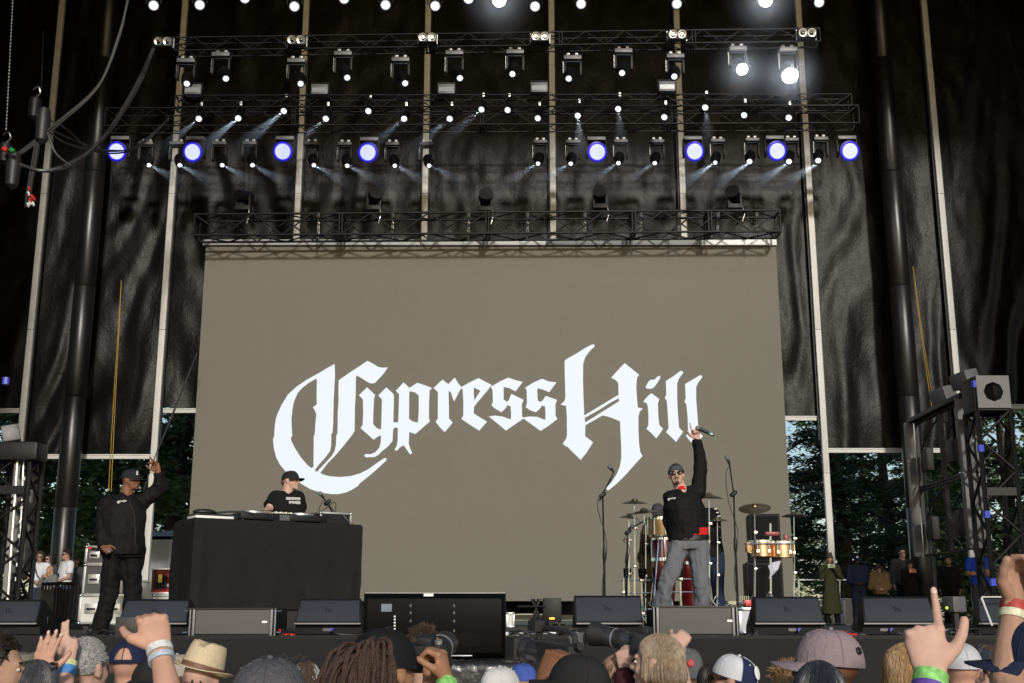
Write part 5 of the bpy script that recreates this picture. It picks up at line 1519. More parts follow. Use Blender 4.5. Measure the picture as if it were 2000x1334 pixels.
def tub(mb, p0, r0, p1, r1, n=12):
    mb.tube(p0, p1, r0, r1, n)
TIPS = []
def hand_prims(mb, wr, d, n, side, g, s):
    d = V(d).normalized(); n = V(n); n = (n - d * n.dot(d)).normalized()
    w = d.cross(n) * (1 if side == 'R' else -1)
    curls = {'open': [6, 8, 8, 10, 8], 'relax': [30, 30, 32, 35, 25], 'fist': [75, 85, 85, 85, 60], 'point': [2, 85, 85, 80, 50], 'gun': [2, 82, 85, 85, -20], 'grip': [55, 58, 60, 62, 45], 'two': [3, 5, 75, 80, 55], 'claw': [40, 12, 45, 50, 5], 'pinch': [28, 40, 60, 70, 30], 'loose': [42, 55, 72, 76, 25]}[g]
    mb.loft([ring(wr - d * .012 * s, w, n, .03 * s, .02 * s, 12), ring(wr + d * .02 * s, w, n, .036 * s, .019 * s, 12), ring(wr + d * .06 * s, w, n, .043 * s, .017 * s, 12), ring(wr + d * .092 * s, w, n, .041 * s, .013 * s, 12)])
    offs = [.031, .0105, -.0105, -.03]; lens = [.072, .082, .076, .06]; rad = [.0104, .0107, .0104, .0092]
    for k in range(4):
        p = wr + d * (.088 - (.006 if k == 3 else 0)) * s + w * offs[k] * s
        mb.ell(p - n * .005 * s, (.0125 * s, .0125 * s, .0125 * s), None, 8, 6)
        a = 0
        for seg, fr in enumerate((.45, .32, .25)):
            a += R(curls[k]) * (1.0, 1.15, .75)[seg]
            spread = (1.5 - k) * .10 if g in ('open', 'claw') else (1.5 - k) * .02
            dd = (d * math.cos(a) + n * math.sin(a) + w * spread * math.cos(a)).normalized()
            q = p + dd * lens[k] * fr * s * 1.08
            mb.rcone(p, rad[k] * s * (1 - .08 * seg), q, rad[k] * s * (.94 - .08 * seg), 10)
            p = q
        TIPS.append((p.copy(), dd.copy(), (d * math.sin(a) - n * math.cos(a)), w.copy(), rad[k] * s))
    p = wr + d * .028 * s + w * .03 * s + n * .004 * s
    c = R(curls[4])
    dirs = [(w * .75 + d * .65 + n * .15), (w * .55 * math.cos(c) + d * .8 + n * (.2 + .7 * math.sin(c))), (w * .3 * math.cos(c * 1.5) + d * .85 + n * (.2 + .8 * math.sin(c)))]
    for k, (dd, L_, r_) in enumerate(zip(dirs, (.04, .032, .026), (.0165, .0132, .0116))):
        q = p + dd.normalized() * L_ * s
        mb.rcone(p, r_ * s, q, r_ * s * .92, 10)
        p = q
def head_prims(mb, hc, hF, hU, s, jaw=1.0):
    hR = hF.cross(hU).normalized()
    M_ = basis(hR, hF, hU)
    E = lambda r, f, u, a, b, c: mb.ell(hc + (hR * r + hF * f + hU * u) * s, (a * s, b * s, c * s), M_, 16, 10)
    E(0, -.01, .028, .075, .097, .088)
    E(0, .028, -.022, .063 * jaw, .066, .085)
    E(0, .045, -.075, .046 * jaw, .045, .034)
    E(0, .082, -.093, .021, .018, .017)
    E(0, .078, .022, .052, .022, .013)
    E(.034, .066, -.028, .022, .02, .02); E(-.034, .066, -.028, .022, .02, .02)
    mb.rcone(hc + (hF * .09 + hU * .008) * s, .009 * s, hc + (hF * .113 - hU * .024) * s, .013 * s)
    E(.012, .098, -.028, .011, .011, .008); E(-.012, .098, -.028, .011, .011, .008)
    E(0, .088, -.054, .024, .014, .007); E(0, .086, -.066, .021, .014, .008)
    for g in (-1, 1):
        E(g * .077, -.008, -.006, .011, .021, .032)
        E(g * .079, -.012, .012, .012, .019, .014)

def person(label, J, F, headF=None, headU=None, s=1.0, fat=1.0, skin_m=S_FAIR, top=F_TEE, sleeve='long', tin=.018, hem=-.06, bottom=F_PANT, hands=None, group=None, vox=.011, deci=.5, name='person', jaw=1.0, skirt=0., toe=None, neck_r=1.0, collar=False, fold=.007, coat=False, base=None, hs=None, puff=0., hem_tilt=0., nails=None):
    F = V((F[0], F[1], 0)).normalized()
    hF = V(headF).normalized() if headF else F
    hU = V(headU).normalized() if headU else (UP - hF * UP.dot(hF)).normalized()
    hU = (hU - hF * hU.dot(hF)).normalized()
    hs = hs or s
    zmin = min(J['anR'].z, J['anL'].z) - .09 * s
    o = empty(name, base if base is not None else V((J['pelvis'].x, J['pelvis'].y, zmin)))
    mb = MB()
    ff = 1 + (fat - 1) * .6
    torso_loft(mb, J, F, s, 1 + (fat - 1) * .75, -.018)
    up = (J['neck'] - J['pelvis']).normalized()
    mid = J['chest'].lerp(J['neck'], .6)
    TIPS.clear()
    for k in 'RL':
        sh, el, wr = J['sh' + k], J['el' + k], J['wr' + k]
        mb.rcone(mid.lerp(sh, .4), .075 * s, sh, .058 * s * ff)
        mb.rcone(sh, .056 * s * ff, el, .042 * s * ff)
        mb.rcone(el, .043 * s * ff, el.lerp(wr, .3), .042 * s * ff)
        mb.rcone(el.lerp(wr, .3), .042 * s * ff, wr, .027 * s)
        h = (hands or {}).get(k, {})
        d = h.get('d', (wr - el).normalized())
        n = h.get('n', (F.cross(UP) * (-1 if k == 'R' else 1)))
        hand_prims(mb, wr, d, n, k, h.get('g', 'relax'), s * h.get('s', 1.0))
        hp, kn, an = J['hip' + k], J['kn' + k], J['an' + k]
        mb.rcone(hp, .088 * s * ff, kn, .056 * s)
        mb.rcone(kn, .054 * s, kn.lerp(an, .3) - F * .012, .056 * s)
        mb.rcone(kn.lerp(an, .3) - F * .012, .056 * s, an, .036 * s)
        tf = V(toe[k]) if toe else F
        mb.rcone(an - UP * .045 * s - tf * .03 * s, .035 * s, an - UP * .06 * s + tf * .14 * s, .026 * s)
    nb = J['neck'] - up * .02
    mb.rcone(nb, .062 * s * neck_r, J['head'] - hF * .02 * hs - hU * .03 * hs, .056 * hs * neck_r)
    head_prims(mb, J['head'], hF, hU, hs, jaw)
    put_mesh(remesh(mb, vox, 2 if vox > .008 else 1, deci), 'body', skin_m, o)
    if nails:
        for tp, td, tn, tw, tr in (TIPS[:4] if nails == 'R' else TIPS[4:]):
            part('nail', mat('finger_nail', (.6, .4, .34), .35), o, lambda m: m.ell(tp + tn * tr * .72, (tr * .62, tr * .85, tr * .22), basis(tw, td, tn), 10, 6))
    sd = random.random() * 50
    def fdisp(p):
        q = V((p.x * 9, p.y * 9, p.z * 5 + sd))
        return fold * (noise.noise(q) * 1.3 + .7 * noise.noise(q * 2.3) + .9 * abs(noise.noise(V((p.x * 5 + p.z * 7, p.y * 5, p.z * 11 + sd)))))
    # top garment
    mt = MB()
    torso_loft(mt, J, F, s, fat, tin, lo=hem, tl=hem_tilt)
    if coat:
        c0, c1 = J['pelvis'] + up * .05, J['pelvis'] - up * coat
        x = (J['hipR'] - J['hipL']).normalized()
        mt.loft([ring(c0, x, F, .18 * s, .13 * s), ring(c1, x, F, .25 * s, .17 * s)])
    if collar:
        mt.loft([ring(J['neck'] - up * .03, F.cross(UP), F, .085 * s, .08 * s), ring(J['neck'] + up * .035 - F * .012, F.cross(UP), F, .073 * s, .074 * s)])
    for k in 'RL':
        sh, el, wr = J['sh' + k], J['el' + k], J['wr' + k]
        mt.rcone(mid.lerp(sh, .35), .078 * s + tin, sh, .06 * s * ff + tin)
        if sleeve == 'long':
            mt.rcone(sh, .058 * s * ff + tin, el, .046 * s * ff + tin)
            e = el.lerp(wr, .97)
            mt.rcone(el, .046 * s * ff + tin, el.lerp(wr, .2), .044 * s * ff + tin)
            tub(mt, el.lerp(wr, .1), .044 * s * ff + tin, e, .030 * s + tin * .8)
        elif sleeve == 'short':
            tub(mt, sh, .06 * s * ff + tin, sh.lerp(el, .72), .058 * s * ff + tin * 1.3)
    put_mesh(remesh(mt, vox * 1.15, 2, deci, fdisp), 'jacket' if sleeve == 'long' else 'shirt', top, o)
    mp_ = MB()
    lo_ = J['pelvis']
    x = (J['hipR'] - J['hipL']).normalized()
    fk = 1 + (fat - 1) * .8
    mp_.loft([ring(lo_ - up * .10 * s, x, F, .150 * s * fk + .012, .11 * s * fk + .012), ring(lo_, x, F, .165 * s * fk + .011, .12 * s * fk + .011), ring(lo_ + up * .10 * s, x, F, .155 * s * fk + .008, .115 * s * fk + .008)])
    for k in 'RL':
        hp, kn, an = J['hip' + k], J['kn' + k], J['an' + k]
        mp_.rcone(hp, .092 * s * ff + .014, kn, .06 * s + .018 + puff)
        mp_.rcone(kn, .06 * s + .018 + puff, kn.lerp(an, .3), .058 * s + .016 + puff)
        tub(mp_, kn.lerp(an, .15), .058 * s + .018 + puff, an - UP * .03, .05 * s + .018 + puff)
    put_mesh(remesh(mp_, vox * 1.2, 2, deci, lambda p: fdisp(p) * 1.5), 'trousers', bottom, o)
    for k in 'RL':
        an = J['an' + k]
        tf = V(toe[k]) if toe else F
        ms = MB()
        ms.rcone(an - UP * .042 * s - tf * .035 * s, .046 * s, an - UP * .05 * s + tf * .15 * s, .036 * s)
        ms.rcone(an + UP * .01, .046 * s, an - UP * .05 * s, .05 * s)
        for q in range(len(ms.v)):
            pz = ms.v[q]
            ms.v[q] = (pz[0], pz[1], max(pz[2], an.z - .088 * s))
        build(ms, 'shoe', SHOE, o)
    tag(o, label, 'person', group)
    return o, (J['head'], hF, hU, hs)

# ------------------------------------------------------------------ things on heads
def hbasis(H):
    hc, hF, hU, s = H
    hR = hF.cross(hU).normalized()
    return hc, hR, hF, hU, s
def face(o, H, brows=(.03, .02, .015), eyes=True, mouth=(.3, .1, .09)):
    hc, hR, hF, hU, s = hbasis(H)
    M_ = basis(hR, hF, hU)
    for g in (-1, 1):
        if eyes:
            e = part('eye', mat('eye_white', (.6, .58, .55), .3), o, lambda m: m.ell(hc + (hR * g * .031 + hF * .083 + hU * .002) * s, (.012 * s, .008 * s, .007 * s), M_, 10, 7))
            part('pupil', mat('pupil', (.02, .012, .008), .2), e, lambda m: m.ell(hc + (hR * g * .031 + hF * .0895 + hU * .002) * s, (.0055 * s, .003 * s, .006 * s), M_, 8, 6))
        part('eyebrow', mat('brow_%d' % int(brows[0] * 1000), brows, .9), o, lambda m: m.ell(hc + (hR * g * .032 + hF * .092 + hU * .026) * s, (.021 * s, .008 * s, .0045 * s), M_, 10, 6))
    part('mouth', mat('lips_%d' % int(mouth[0] * 100), mouth, .5), o, lambda m: m.ell(hc + (hF * .096 - hU * .06) * s, (.021 * s, .008 * s, .006 * s), M_, 12, 6))
def cap(o, H, m_, brim_m=None, by=0., tilt=0., front_m=None, big=1.0, strap=False, flat=True, brim_len=.072, name='cap', button=True, tall=1.0, emblem=None, lift=0.):
    hc, hR, hF, hU, s = hbasis(H)
    Rz = Matrix.Rotation(R(by), 3, hU)
    f = (Rz @ hF); r = (Rz @ hR)
    Rt = Matrix.Rotation(R(tilt), 3, r)
    f = Rt @ f; u = Rt @ hU
    c = hc + hU * (.03 + lift) * s - hF * .008 * s
    rx, ry, rz = .088 * s * big, .107 * s * big, .095 * s * big * tall
    mb, mf = MB(), MB()
    NA, NB = (120, 30) if strap else (48, 12)
    def pt(i, j, inf=0):
        a = 2 * math.pi * i / NA
        t = j / NB                         # 0 rim .. 1 crown
        ph = t * math.pi / 2
        rr = math.cos(ph) ** .72
        crease = 1 - .016 * math.exp(-((math.sin(a * 3) / .18) ** 2)) * (1 - t) ** .3
        zz = math.sin(ph) ** 1.05
        wob = 1 + .012 * noise.noise(V((math.cos(a) * 3, math.sin(a) * 3, t * 4 + hc.x * 7)))
        return c + (r * math.sin(a) * rx + f * math.cos(a) * ry) * rr * crease * wob + u * (zz * rz - .012 * s)
    for i in range(NA):
        a = (i + .5) / NA * 360
        fr = a < 62 or a > 298
        back = 152 < a < 208
        for j in range(NB):
            if strap and back and j < NB * .5 * math.sqrt(max(0, 1 - ((a - 180) / 28.) ** 2)): continue
            tgt = mf if (fr and front_m) else mb
            k = len(tgt.v)
            tgt.v += [tuple(pt(i, j)), tuple(pt(i + 1, j)), tuple(pt(i + 1, j + 1)), tuple(pt(i, j + 1))]
            tgt.f.append((k, k + 1, k + 2, k + 3))
    def weld(m):
        d, vv, mp = {}, [], []
        for p in m.v:
            key = tuple(round(x, 4) for x in p)
            if key not in d: d[key] = len(vv); vv.append(p)
            mp.append(d[key])
        m.v = vv
        m.f = [tuple(dict.fromkeys(mp[i] for i in q)) for q in m.f]
        m.f = [q for q in m.f if len(q) > 2]
    weld(mb)
    co = build(mb, name, m_, o, angle=60)
    if front_m:
        weld(mf)
        build(mf, 'front_panel', front_m, co, angle=60)
    bm_ = brim_m or m_
    if button:
        for q in range(6):
            part('seam', m_, co, lambda m: m.path([pt(q * NA // 6, j) + (pt(q * NA // 6, j) - c).normalized() * .0012 for j in range(NB)], .0016 * s, 4))
            part('eyelet', m_, co, lambda m: m.ell(pt(q * NA // 6 + NA // 12, int(NB * .66)), (.004 * s, .004 * s, .004 * s), n=8, m=5))
    def brim(m):
        n = 17
        rings = [[], []]
        lay = []
        for lay_z in (0, -.004 * s):
            for q in (0, .5, 1.0):
                row = []
                for k in range(n):
                    a = R(-72 + 144 * k / (n - 1))
                    out = brim_len * s * big * q * max(0., math.cos(a * 1.2)) ** .6
                    curve = -(math.sin(a) ** 2) * (.018 if flat else .045) * s * q
                    row.append(c + r * math.sin(a) * (rx * 1.005 + out * .25) + f * (math.cos(a) * ry * 1.005 + out) + u * (-.012 * s + curve - .012 * s * q + lay_z))
                lay.append(row)
        m.loft(lay[:3], cap=False, closed=False); m.loft(lay[3:], cap=False, closed=False)
        m.loft([lay[2], lay[5]], cap=False, closed=False)
    if brim_len > 0:
        part('brim', bm_, co, brim)
    if button:
        part('button', m_, co, lambda m: m.ell(c + u * (rz - .008 * s), (.008 * s, .008 * s, .006 * s), n=8, m=6))
    if strap:
        part('strap', m_, co, lambda m: m.path([pt(NA * .5 + k * NA / 48, 0) + u * .006 - (f * .001) for k in range(-4, 5)], .009 * s, 6))
    if emblem:
        em, ea, ew, eh = emblem
        a = R(ea)
        q = c + (r * math.sin(a) * rx + f * math.cos(a) * ry) * .93 + u * rz * .38
        nrm = (r * math.sin(a) * .9 + f * math.cos(a) * .9 + u * .4).normalized()
        part('emblem', em, co, lambda m: m.ell(q + nrm * .004, (ew, eh, .004), basis(UP.cross(nrm).normalized(), nrm.cross(UP.cross(nrm)).normalized(), nrm), 16, 6))
    return co
def scalp_pt(H, az, pol, k=1.0):
    hc, hR, hF, hU, s = hbasis(H)
    c = hc + hU * .028 * s - hF * .012 * s
    return c + (hR * math.sin(az) * math.sin(pol) * .079 + hF * math.cos(az) * math.sin(pol) * .1 + hU * math.cos(pol) * .092) * s * k
def hair(o, H, m_, style='short', n=420, length=.03, thick=.005, seed=1, name='hair', front=True, jit=.012):
    rg = random.Random(seed)
    hc, hR, hF, hU, s = hbasis(H)
    mb = MB()
    # skull cap under the strands
    NA, NB = 28, 12
    rows = []
    for j in range(NB + 1):
        row = []
        for i in range(NA):
            az = 2 * math.pi * i / NA
            lim = 1.0 if abs(math.atan2(math.sin(az), math.cos(az))) < .9 else (1.55 if abs(math.atan2(math.sin(az), math.cos(az))) < 1.5 else 2.0)
            p = scalp_pt(H, az, .05 + lim * j / NB, 1.03 + .03 * noise.noise(V((az * 2, j * .4, seed))))
            row.append(p)
        rows.append(row)
    mb.loft(rows)
    for k in range(n):
        az = rg.uniform(0, 2 * math.pi)
        aa = abs(math.atan2(math.sin(az), math.cos(az)))
        lim = (.8 if style == 'long' else .95) if aa < .9 else (1.5 if aa < 1.5 else 1.95)
        pol = math.acos(1 - rg.random() * (1 - math.cos(lim)))
        p = scalp_pt(H, az, pol, 1.02)
        nrm = (p - (hc + hU * .02 * s)).normalized()
        if style == 'short':
            tg = (hR * rg.gauss(0, .3) + hU * .25 * (1 if pol < .7 else -1) - hF * .5 * math.sin(pol) * (1 if aa > 1 else -.3)); d = (nrm * .35 + tg + V((rg.gauss(0, .22), rg.gauss(0, .22), rg.gauss(0, .2)))).normalized()
            L_ = length * rg.uniform(.6, 1.3)
            mb.path([p - nrm * .004, p + d * L_ * .6, p + (d + nrm * .1 - UP * .3).normalized() * L_], [thick, thick * .8, thick * .25], 4)
        else:
            pts = [p]
            q_pol = pol
            for t in range(5):
                q_pol += (2.0 - q_pol) * .35
                if q_pol > 1.75: break
                az += (math.copysign(1.3, math.sin(az)) - math.atan2(math.sin(az), math.cos(az))) * .5 if abs(math.atan2(math.sin(az), math.cos(az))) < 1.25 and q_pol > .8 else 0
                pts.append(scalp_pt(H, az + rg.gauss(0, .04), q_pol, 1.03 + .03 * rg.random()))
            last = pts[-1]
            out = V(((last - hc).x, (last - hc).y, 0)).normalized()
            segs = 5
            sway = V((rg.gauss(0, jit), rg.gauss(0, jit), 0))
            for t in range(1, segs + 1):
                w = t / segs
                pts.append(last + out * .004 * math.sin(w * 2) + sway * w - UP * length * w * rg.uniform(.9, 1.1) + V((rg.gauss(0, jit * .2), rg.gauss(0, jit * .2), 0)))
            mb.path(pts, [thick * (1 - .6 * i / len(pts)) for i in range(len(pts))], 4)
    return build(mb, name, m_, o, recalc=False, angle=80)
H_DARK = mat('hair_dark', (.018, .013, .01), .5, 0, .3, 60); H_GREY = mat('hair_grey', (.3, .29, .28), .6, 0, .5, 90); H_BLOND = mat('hair_blond', (.33, .2, .09), .5, 0, .45, 70); H_ASH = mat('hair_ash', (.26, .19, .125), .55, 0, .4, 70); H_BROWN = mat('hair_brown', (.07, .045, .03), .5, 0, .4, 60); H_DREAD = mat('hair_dread', (.055, .03, .02), .8, 0, .4, 60, .6, 120); H_BLACKG = mat('hair_black_grey', (.05, .05, .055), .5, 0, .6, 60)
def sunglasses(o, H, col=None, up=0., fwd=0.):
    hc, hR, hF, hU, s = hbasis(H)
    c = hc + hF * (.098 + fwd) * s + hU * (.004 + up) * s
    M_ = basis(hR, hF, hU)
    g = part('sunglasses', mat('sunglass_frame', (.015, .012, .012), .25), o, lambda m: (m.box(c + hU * .012 * s, (.12 * s, .006, .008 * s), M_), [m.tube(c + hR * k * .06 * s + hU * .008 * s, c + hR * k * .078 * s - hF * .1 * s + hU * .006 * s, .0035) for k in (-1, 1)]))
    for k in (-1, 1):
        part('lens', mat('sunglass_lens', (.02, .012, .01), .2, spec=.3), g, lambda m: m.ell(c + hR * k * .032 * s + hF * .002, (.027 * s, .006 * s, .02 * s), M_, 14, 8))
def pixel_letters(o, name, c, xdir, ydir, w, m_, off=.0):
    """the screen's wording again, small, as print on cloth"""
    nrm = V(xdir).cross(V(ydir)).normalized()
    xs = [x for pl in LETTERS for x, _ in pl]; ys = [y for pl in LETTERS for _, y in pl]
    x0, x1, ym = min(xs), max(xs), (min(ys) + max(ys)) / 2
    k = w / (x1 - x0)
    mb = MB()
    for i, pl in enumerate(LETTERS):
        pts = [V(c) + V(xdir) * ((x - (x0 + x1) / 2) * k) + V(ydir) * (-(y - ym) * k) + nrm * (off + .0006 * (i % 6)) for x, y in pl]
        tri = geometry.tessellate_polygon([[V((x, y, 0)) for x, y in pl]])
        mb.add(pts, [tuple(t) for t in tri])
    return build(mb, name, m_, o, smooth=False)

# ------------------------------------------------------------------ the three performers
def px(J, Y, **k):
    for n, v in k.items():
        J[n] = P(v[0], v[1], Y + (v[2] if len(v) > 2 else 0))
# rapper in the black cap, profile to the screen side, arm raised
Y = 13.2
b = D(236, Y)
J, L = preset(b, 1.80, (.8, -.6, 0))
px(J, Y, head=(256, 938), neck=(246, 967), chest=(240, 1005), pelvis=(240, 1072), shR=(209, 985, -.06), shL=(279, 981, .06), elR=(198, 1030, -.1), wrR=(201, 1068, -.22), elL=(313, 952, .06), wrL=(309, 922, -.02), hipR=(224, 1082, -.02), hipL=(256, 1082, .04), knR=(215, 1152, -.02), anR=(196, 1222, .0), knL=(258, 1150, .1), anL=(254, 1222, .1))
o, H = person('rapper in black cap, black jacket and black trousers raising one hand', J, (.62, -.78, 0), headF=(.93, -.36, -.02), s=1.03, fat=1.30, skin_m=S_BROWN, top=F_JACK, bottom=F_PANT, tin=.024, hem=-.07, hands={'R': dict(g='grip', d=(.75, -.55, -.35), n=(.3, .4, -.6)), 'L': dict(g='claw', d=(-.35, -.1, .9), n=(-.3, -.9, -.1), s=1.1)}, vox=.0085, deci=.6, collar=True, toe={'R': (-.35, -.93, 0), 'L': (.6, -.8, 0)}, jaw=1.15, neck_r=1.15, fold=.013, puff=.012)
cap(o, H, F_CHAR if False else fabric('black_cap', (.02, .02, .021)), tilt=0, flat=True, by=6, big=1.06, emblem=None)
face(o, H, mouth=(.22, .08, .07))
part('goatee', H_DARK, o, lambda m: m.ell(H[0] + (H[1] * .08 - H[2] * .095) * H[3], (.03, .03, .022), n=10, m=7))
part('cap_letter', M_WHITE, o, lambda m: m.box(H[0] + H[1] * .099 + H[2] * .075 + H[1].cross(H[2]) * .03, (.016, .006, .045), yaw(50)))
pixel_letters(o, 'chest_print', P(238, 979.5, Y - .205), V((1, .12, .12)).normalized(), V((-.1, .1, 1)).normalized(), .1, M_WHITE)
part('zip', F_CHAR, o, lambda m: m.path(catmull([P(253, 980, Y - .21), P(262, 1005, Y - .23), P(264, 1040, Y - .24), P(264, 1066, Y - .21)]), .003))
a, bb = P(173, 1070, Y - .24), P(213, 1077, Y - .26)
mo = empty('handheld_microphone', a)
part('handle', M_PLAS, mo, lambda m: m.tube(a, a.lerp(bb, .85), .013, .018, 12))
part('red_cap', M_RED, mo, lambda m: m.tube(a + (a - bb).normalized() * .002, a.lerp(bb, .16), .0155, .0155, 12))
part('grille', M_MESH, mo, lambda m: m.ell(bb, (.026, .026, .026), n=12, m=8))
tag(mo, 'black microphone with a red end held low by the rapper in the cap', 'microphone', 'handheld microphones')

# singer in bandana pointing up
Y = 12.8
b = D(1330, Y)
J, L = preset(b, 1.8, (-.15, -1, 0))
px(J, Y, head=(1321, 928), neck=(1331, 957), chest=(1338, 995), pelvis=(1345, 1056), shR=(1312, 973, -.03), shL=(1364, 962, .03), elR=(1307, 1018, .06), wrR=(1316, 1060, .12), elL=(1368, 905, .0), wrL=(1361, 858, -.04), hipR=(1328, 1062, 0), hipL=(1364, 1062, 0), knR=(1304, 1132, -.06), anR=(1283, 1222, .05), knL=(1369, 1134, -.03), anL=(1371, 1222, .05))
o, H = person('singer in bandana, sunglasses, black pullover and grey jeans pointing one finger up', J, (-.12, -1, 0), headF=(-.12, -.99, .06), headU=(-.06, .06, 1), s=1.02, fat=1.14, skin_m=S_PINK, top=F_JACK, bottom=F_JEAN, tin=.02, hem=.05, hem_tilt=-.17, hands={'L': dict(g='point', d=(-.2, -.1, 1), n=(-.2, -1, -.1), s=1.1), 'R': dict(g='relax')}, vox=.0085, deci=.6, toe={'R': (-.4, -.9, 0), 'L': (.2, -.95, 0)}, jaw=1.08, neck_r=1.1, fold=.013, puff=.008)
face(o, H, eyes=False, mouth=(.35, .12, .1))
sunglasses(o, H)
part('goatee', H_DARK, o, lambda m: (m.ell(H[0] + (H[1] * .092 - H[2] * .098) * H[3], (.02, .014, .026), n=10, m=7), m.ell(H[0] + (H[1] * .1 - H[2] * .046) * H[3], (.028, .008, .006), n=10, m=6)))
M_BAND = fabric('bandana', (.05, .055, .062), .8, .1, 60, .8)
cap(o, H, M_BAND, brim_len=0, big=1.0, tall=.95, tilt=10, button=False, name='bandana')
hc, hR, hF, hU, s_ = hbasis(H)
part('bandana_tail', M_BAND, o, lambda m: m.path(catmull([hc - hF * .09 + hU * .03 - hR * .02, hc - hF * .11 - hU * .03 - hR * .05, hc - hF * .1 - hU * .12 - hR * .065, hc - hF * .09 - hU * .17 - hR * .06]), [.03] * 8 + [.03 - .004 * k for k in range(6)] + [.006] * 20 if False else .022, 8))
hair(o, H, H_DARK, 'short', 160, .012, .004, 3)
part('shirt_hem', F_RED, o, lambda m: m.loft([ring(P(1347, 1047, Y), V((1, 0, .05)).normalized(), V((0, -1, 0)), .209, .163, 28), ring(P(1347, 1034, Y), V((1, 0, .1)).normalized(), V((0, -1, 0)), .2, .158, 28)]))
part('belt', M_PLAS, o, lambda m: m.loft([ring(P(1347, 1056, Y), V((1, 0, .05)).normalized(), V((0, -1, 0)), .212, .166, 28), ring(P(1347, 1048, Y), V((1, 0, .05)).normalized(), V((0, -1, 0)), .212, .166, 28)]))
part('collar', F_RED, o, lambda m: m.loft([ring(P(1331, 962, Y), V((1, 0, 0)), V((0, -1, .4)).normalized(), .062, .078, 20), ring(P(1329, 954, Y), V((1, 0, 0)), V((0, -1, .4)).normalized(), .058, .064, 20)]))
pixel_letters(o, 'chest_print', P(1312, 974, Y - .165), V((1, -.25, .12)).normalized(), V((-.12, .1, 1)).normalized(), .09, M_WHITE)
a, bb = P(1394, 850, Y - .1), P(1366, 838, Y - .1)
mo = empty('handheld_microphone', a)
part('handle', M_PLAS, mo, lambda m: m.tube(a, bb, .017, .02, 12))
part('silver_ring', M_ALU, mo, lambda m: m.tube(a.lerp(bb, .1), a.lerp(bb, .2), .019, .019, 12))
part('teal_band', mat('teal_band', (.05, .4, .32), .4), mo, lambda m: m.tube(a.lerp(bb, .24), a.lerp(bb, .32), .0195, .0195, 12))
part('grille', M_MESH, mo, lambda m: m.ell(bb + (bb - a).normalized() * .02, (.027, .027, .027), n=12, m=8))
tag(mo, 'microphone with a teal band held aloft by the singer in the bandana', 'microphone', 'handheld microphones')

# DJ
Y = 14.05
b = D(562, Y)
J, L = preset(b, 1.78, (.45, -.85, 0))
px(J, Y, head=(568, 939), neck=(561, 962), chest=(560, 995), pelvis=(562, 1050), shR=(539, 973, -.06), shL=(582, 972, .08), elR=(524, 996, -.2), wrR=(519, 1004, -.42), elL=(587, 1005, .02), wrL=(588, 1012, -.2))
J['hipR'] = J['pelvis'] + V((-.1, 0, -.03)); J['hipL'] = J['pelvis'] + V((.1, 0, -.03))
o, H = person('DJ in black cap and black printed tee behind the table', J, (.5, -.86, 0), headF=(.96, -.28, .02), s=1.0, fat=1.2, skin_m=S_PINK, top=F_TEE, sleeve='short', bottom=F_PANT, tin=.02, hem=-.08, hands={'R': dict(g='relax', d=(.1, -.9, -.3), n=(0, -.3, -1)), 'L': dict(g='relax', d=(.2, -.9, -.3), n=(0, -.3, -1))}, vox=.0085, deci=.6, jaw=1.12, neck_r=1.12)
cap(o, H, fabric('black_cap', (.02, .02, .021)), by=-6, big=1.04, tilt=4)
face(o, H, brows=(.06, .03, .02))
part('hair_side', H_BROWN, o, lambda m: m.ell(H[0] - H[1] * .062 - H[2] * .02, (.062, .045, .045), n=12, m=8))
def print_rows(m, c, xd, yd, nrm):
    rg = random.Random(5)
    for row, (x0, x1) in enumerate(((-.085, .075), (-.05, .075))):
        x = x0
        while x < x1:
            w = rg.uniform(.010, .016)
            h = .032
            z = -.045 * row
            c0 = V(c) + xd * (x + w / 2) + yd * z
            for (a, b_, e, f_) in (((0, 0, w, h * .24)), (0, .37 * h, w, h * .24), (-w * .35, 0, w * .35, h)) if rg.random() < .5 else ((w * .3, 0, w * .35, h), (-w * .35, 0, w * .35, h), (0, h * .35, w, h * .25)):
                m.box(c0 + xd * a + yd * b_, (e, .003, f_), basis(xd, nrm, yd))
            x += w + .004
xd = V((.9, .42, .0)).normalized(); nr = V((.42, -.9, 0)).normalized()
part('chest_print', M_WHITE, o, lambda m: print_rows(m, P(573, 974, Y - .155), xd, V((-.02, 0, 1)), nr))
# ------------------------------------------------------------------ percussionists and people in the wings
Y = 15.3
b = D(1278, Y)
J, L = preset(b, 1.72, (-.3, -.9, 0))
px(J, Y, head=(1285, 1000, .25), neck=(1283, 1022, .15), chest=(1281, 1045, .1), pelvis=(1278, 1085, .0), shR=(1262, 1042, .05), shL=(1300, 1040, .1), elR=(1258, 1075, -.1), wrR=(1270, 1062, -.35), elL=(1305, 1065, -.1), wrL=(1286, 1042, -.35), knR=(1268, 1148, -.2), knL=(1292, 1148, -.2))
o, H = person('percussionist in brown clothes bending over behind the cymbals', J, (-.2, -1, 0), headF=(.1, -.9, -.35), s=.96, fat=1.05, skin_m=S_MED, top=F_BROWN, bottom=fabric('light_brown', (.13, .085, .04)), hands={'L': dict(g='grip'), 'R': dict(g='grip')}, vox=.011, deci=.5)
cap(o, H, F_CHAR, by=0); face(o, H)
Y = 15.2
b = D(1392, Y)
J, L = preset(b, 1.74, (-.6, -.8, 0))
px(J, Y, head=(1362, 975, .1), neck=(1370, 994, .05), chest=(1378, 1022), pelvis=(1386, 1082), shL=(1394, 1004, .05), shR=(1358, 1002, .0), elL=(1399, 1038, -.05), wrL=(1384, 1058, -.25), elR=(1356, 1030, -.1), wrR=(1365, 1050, -.3))
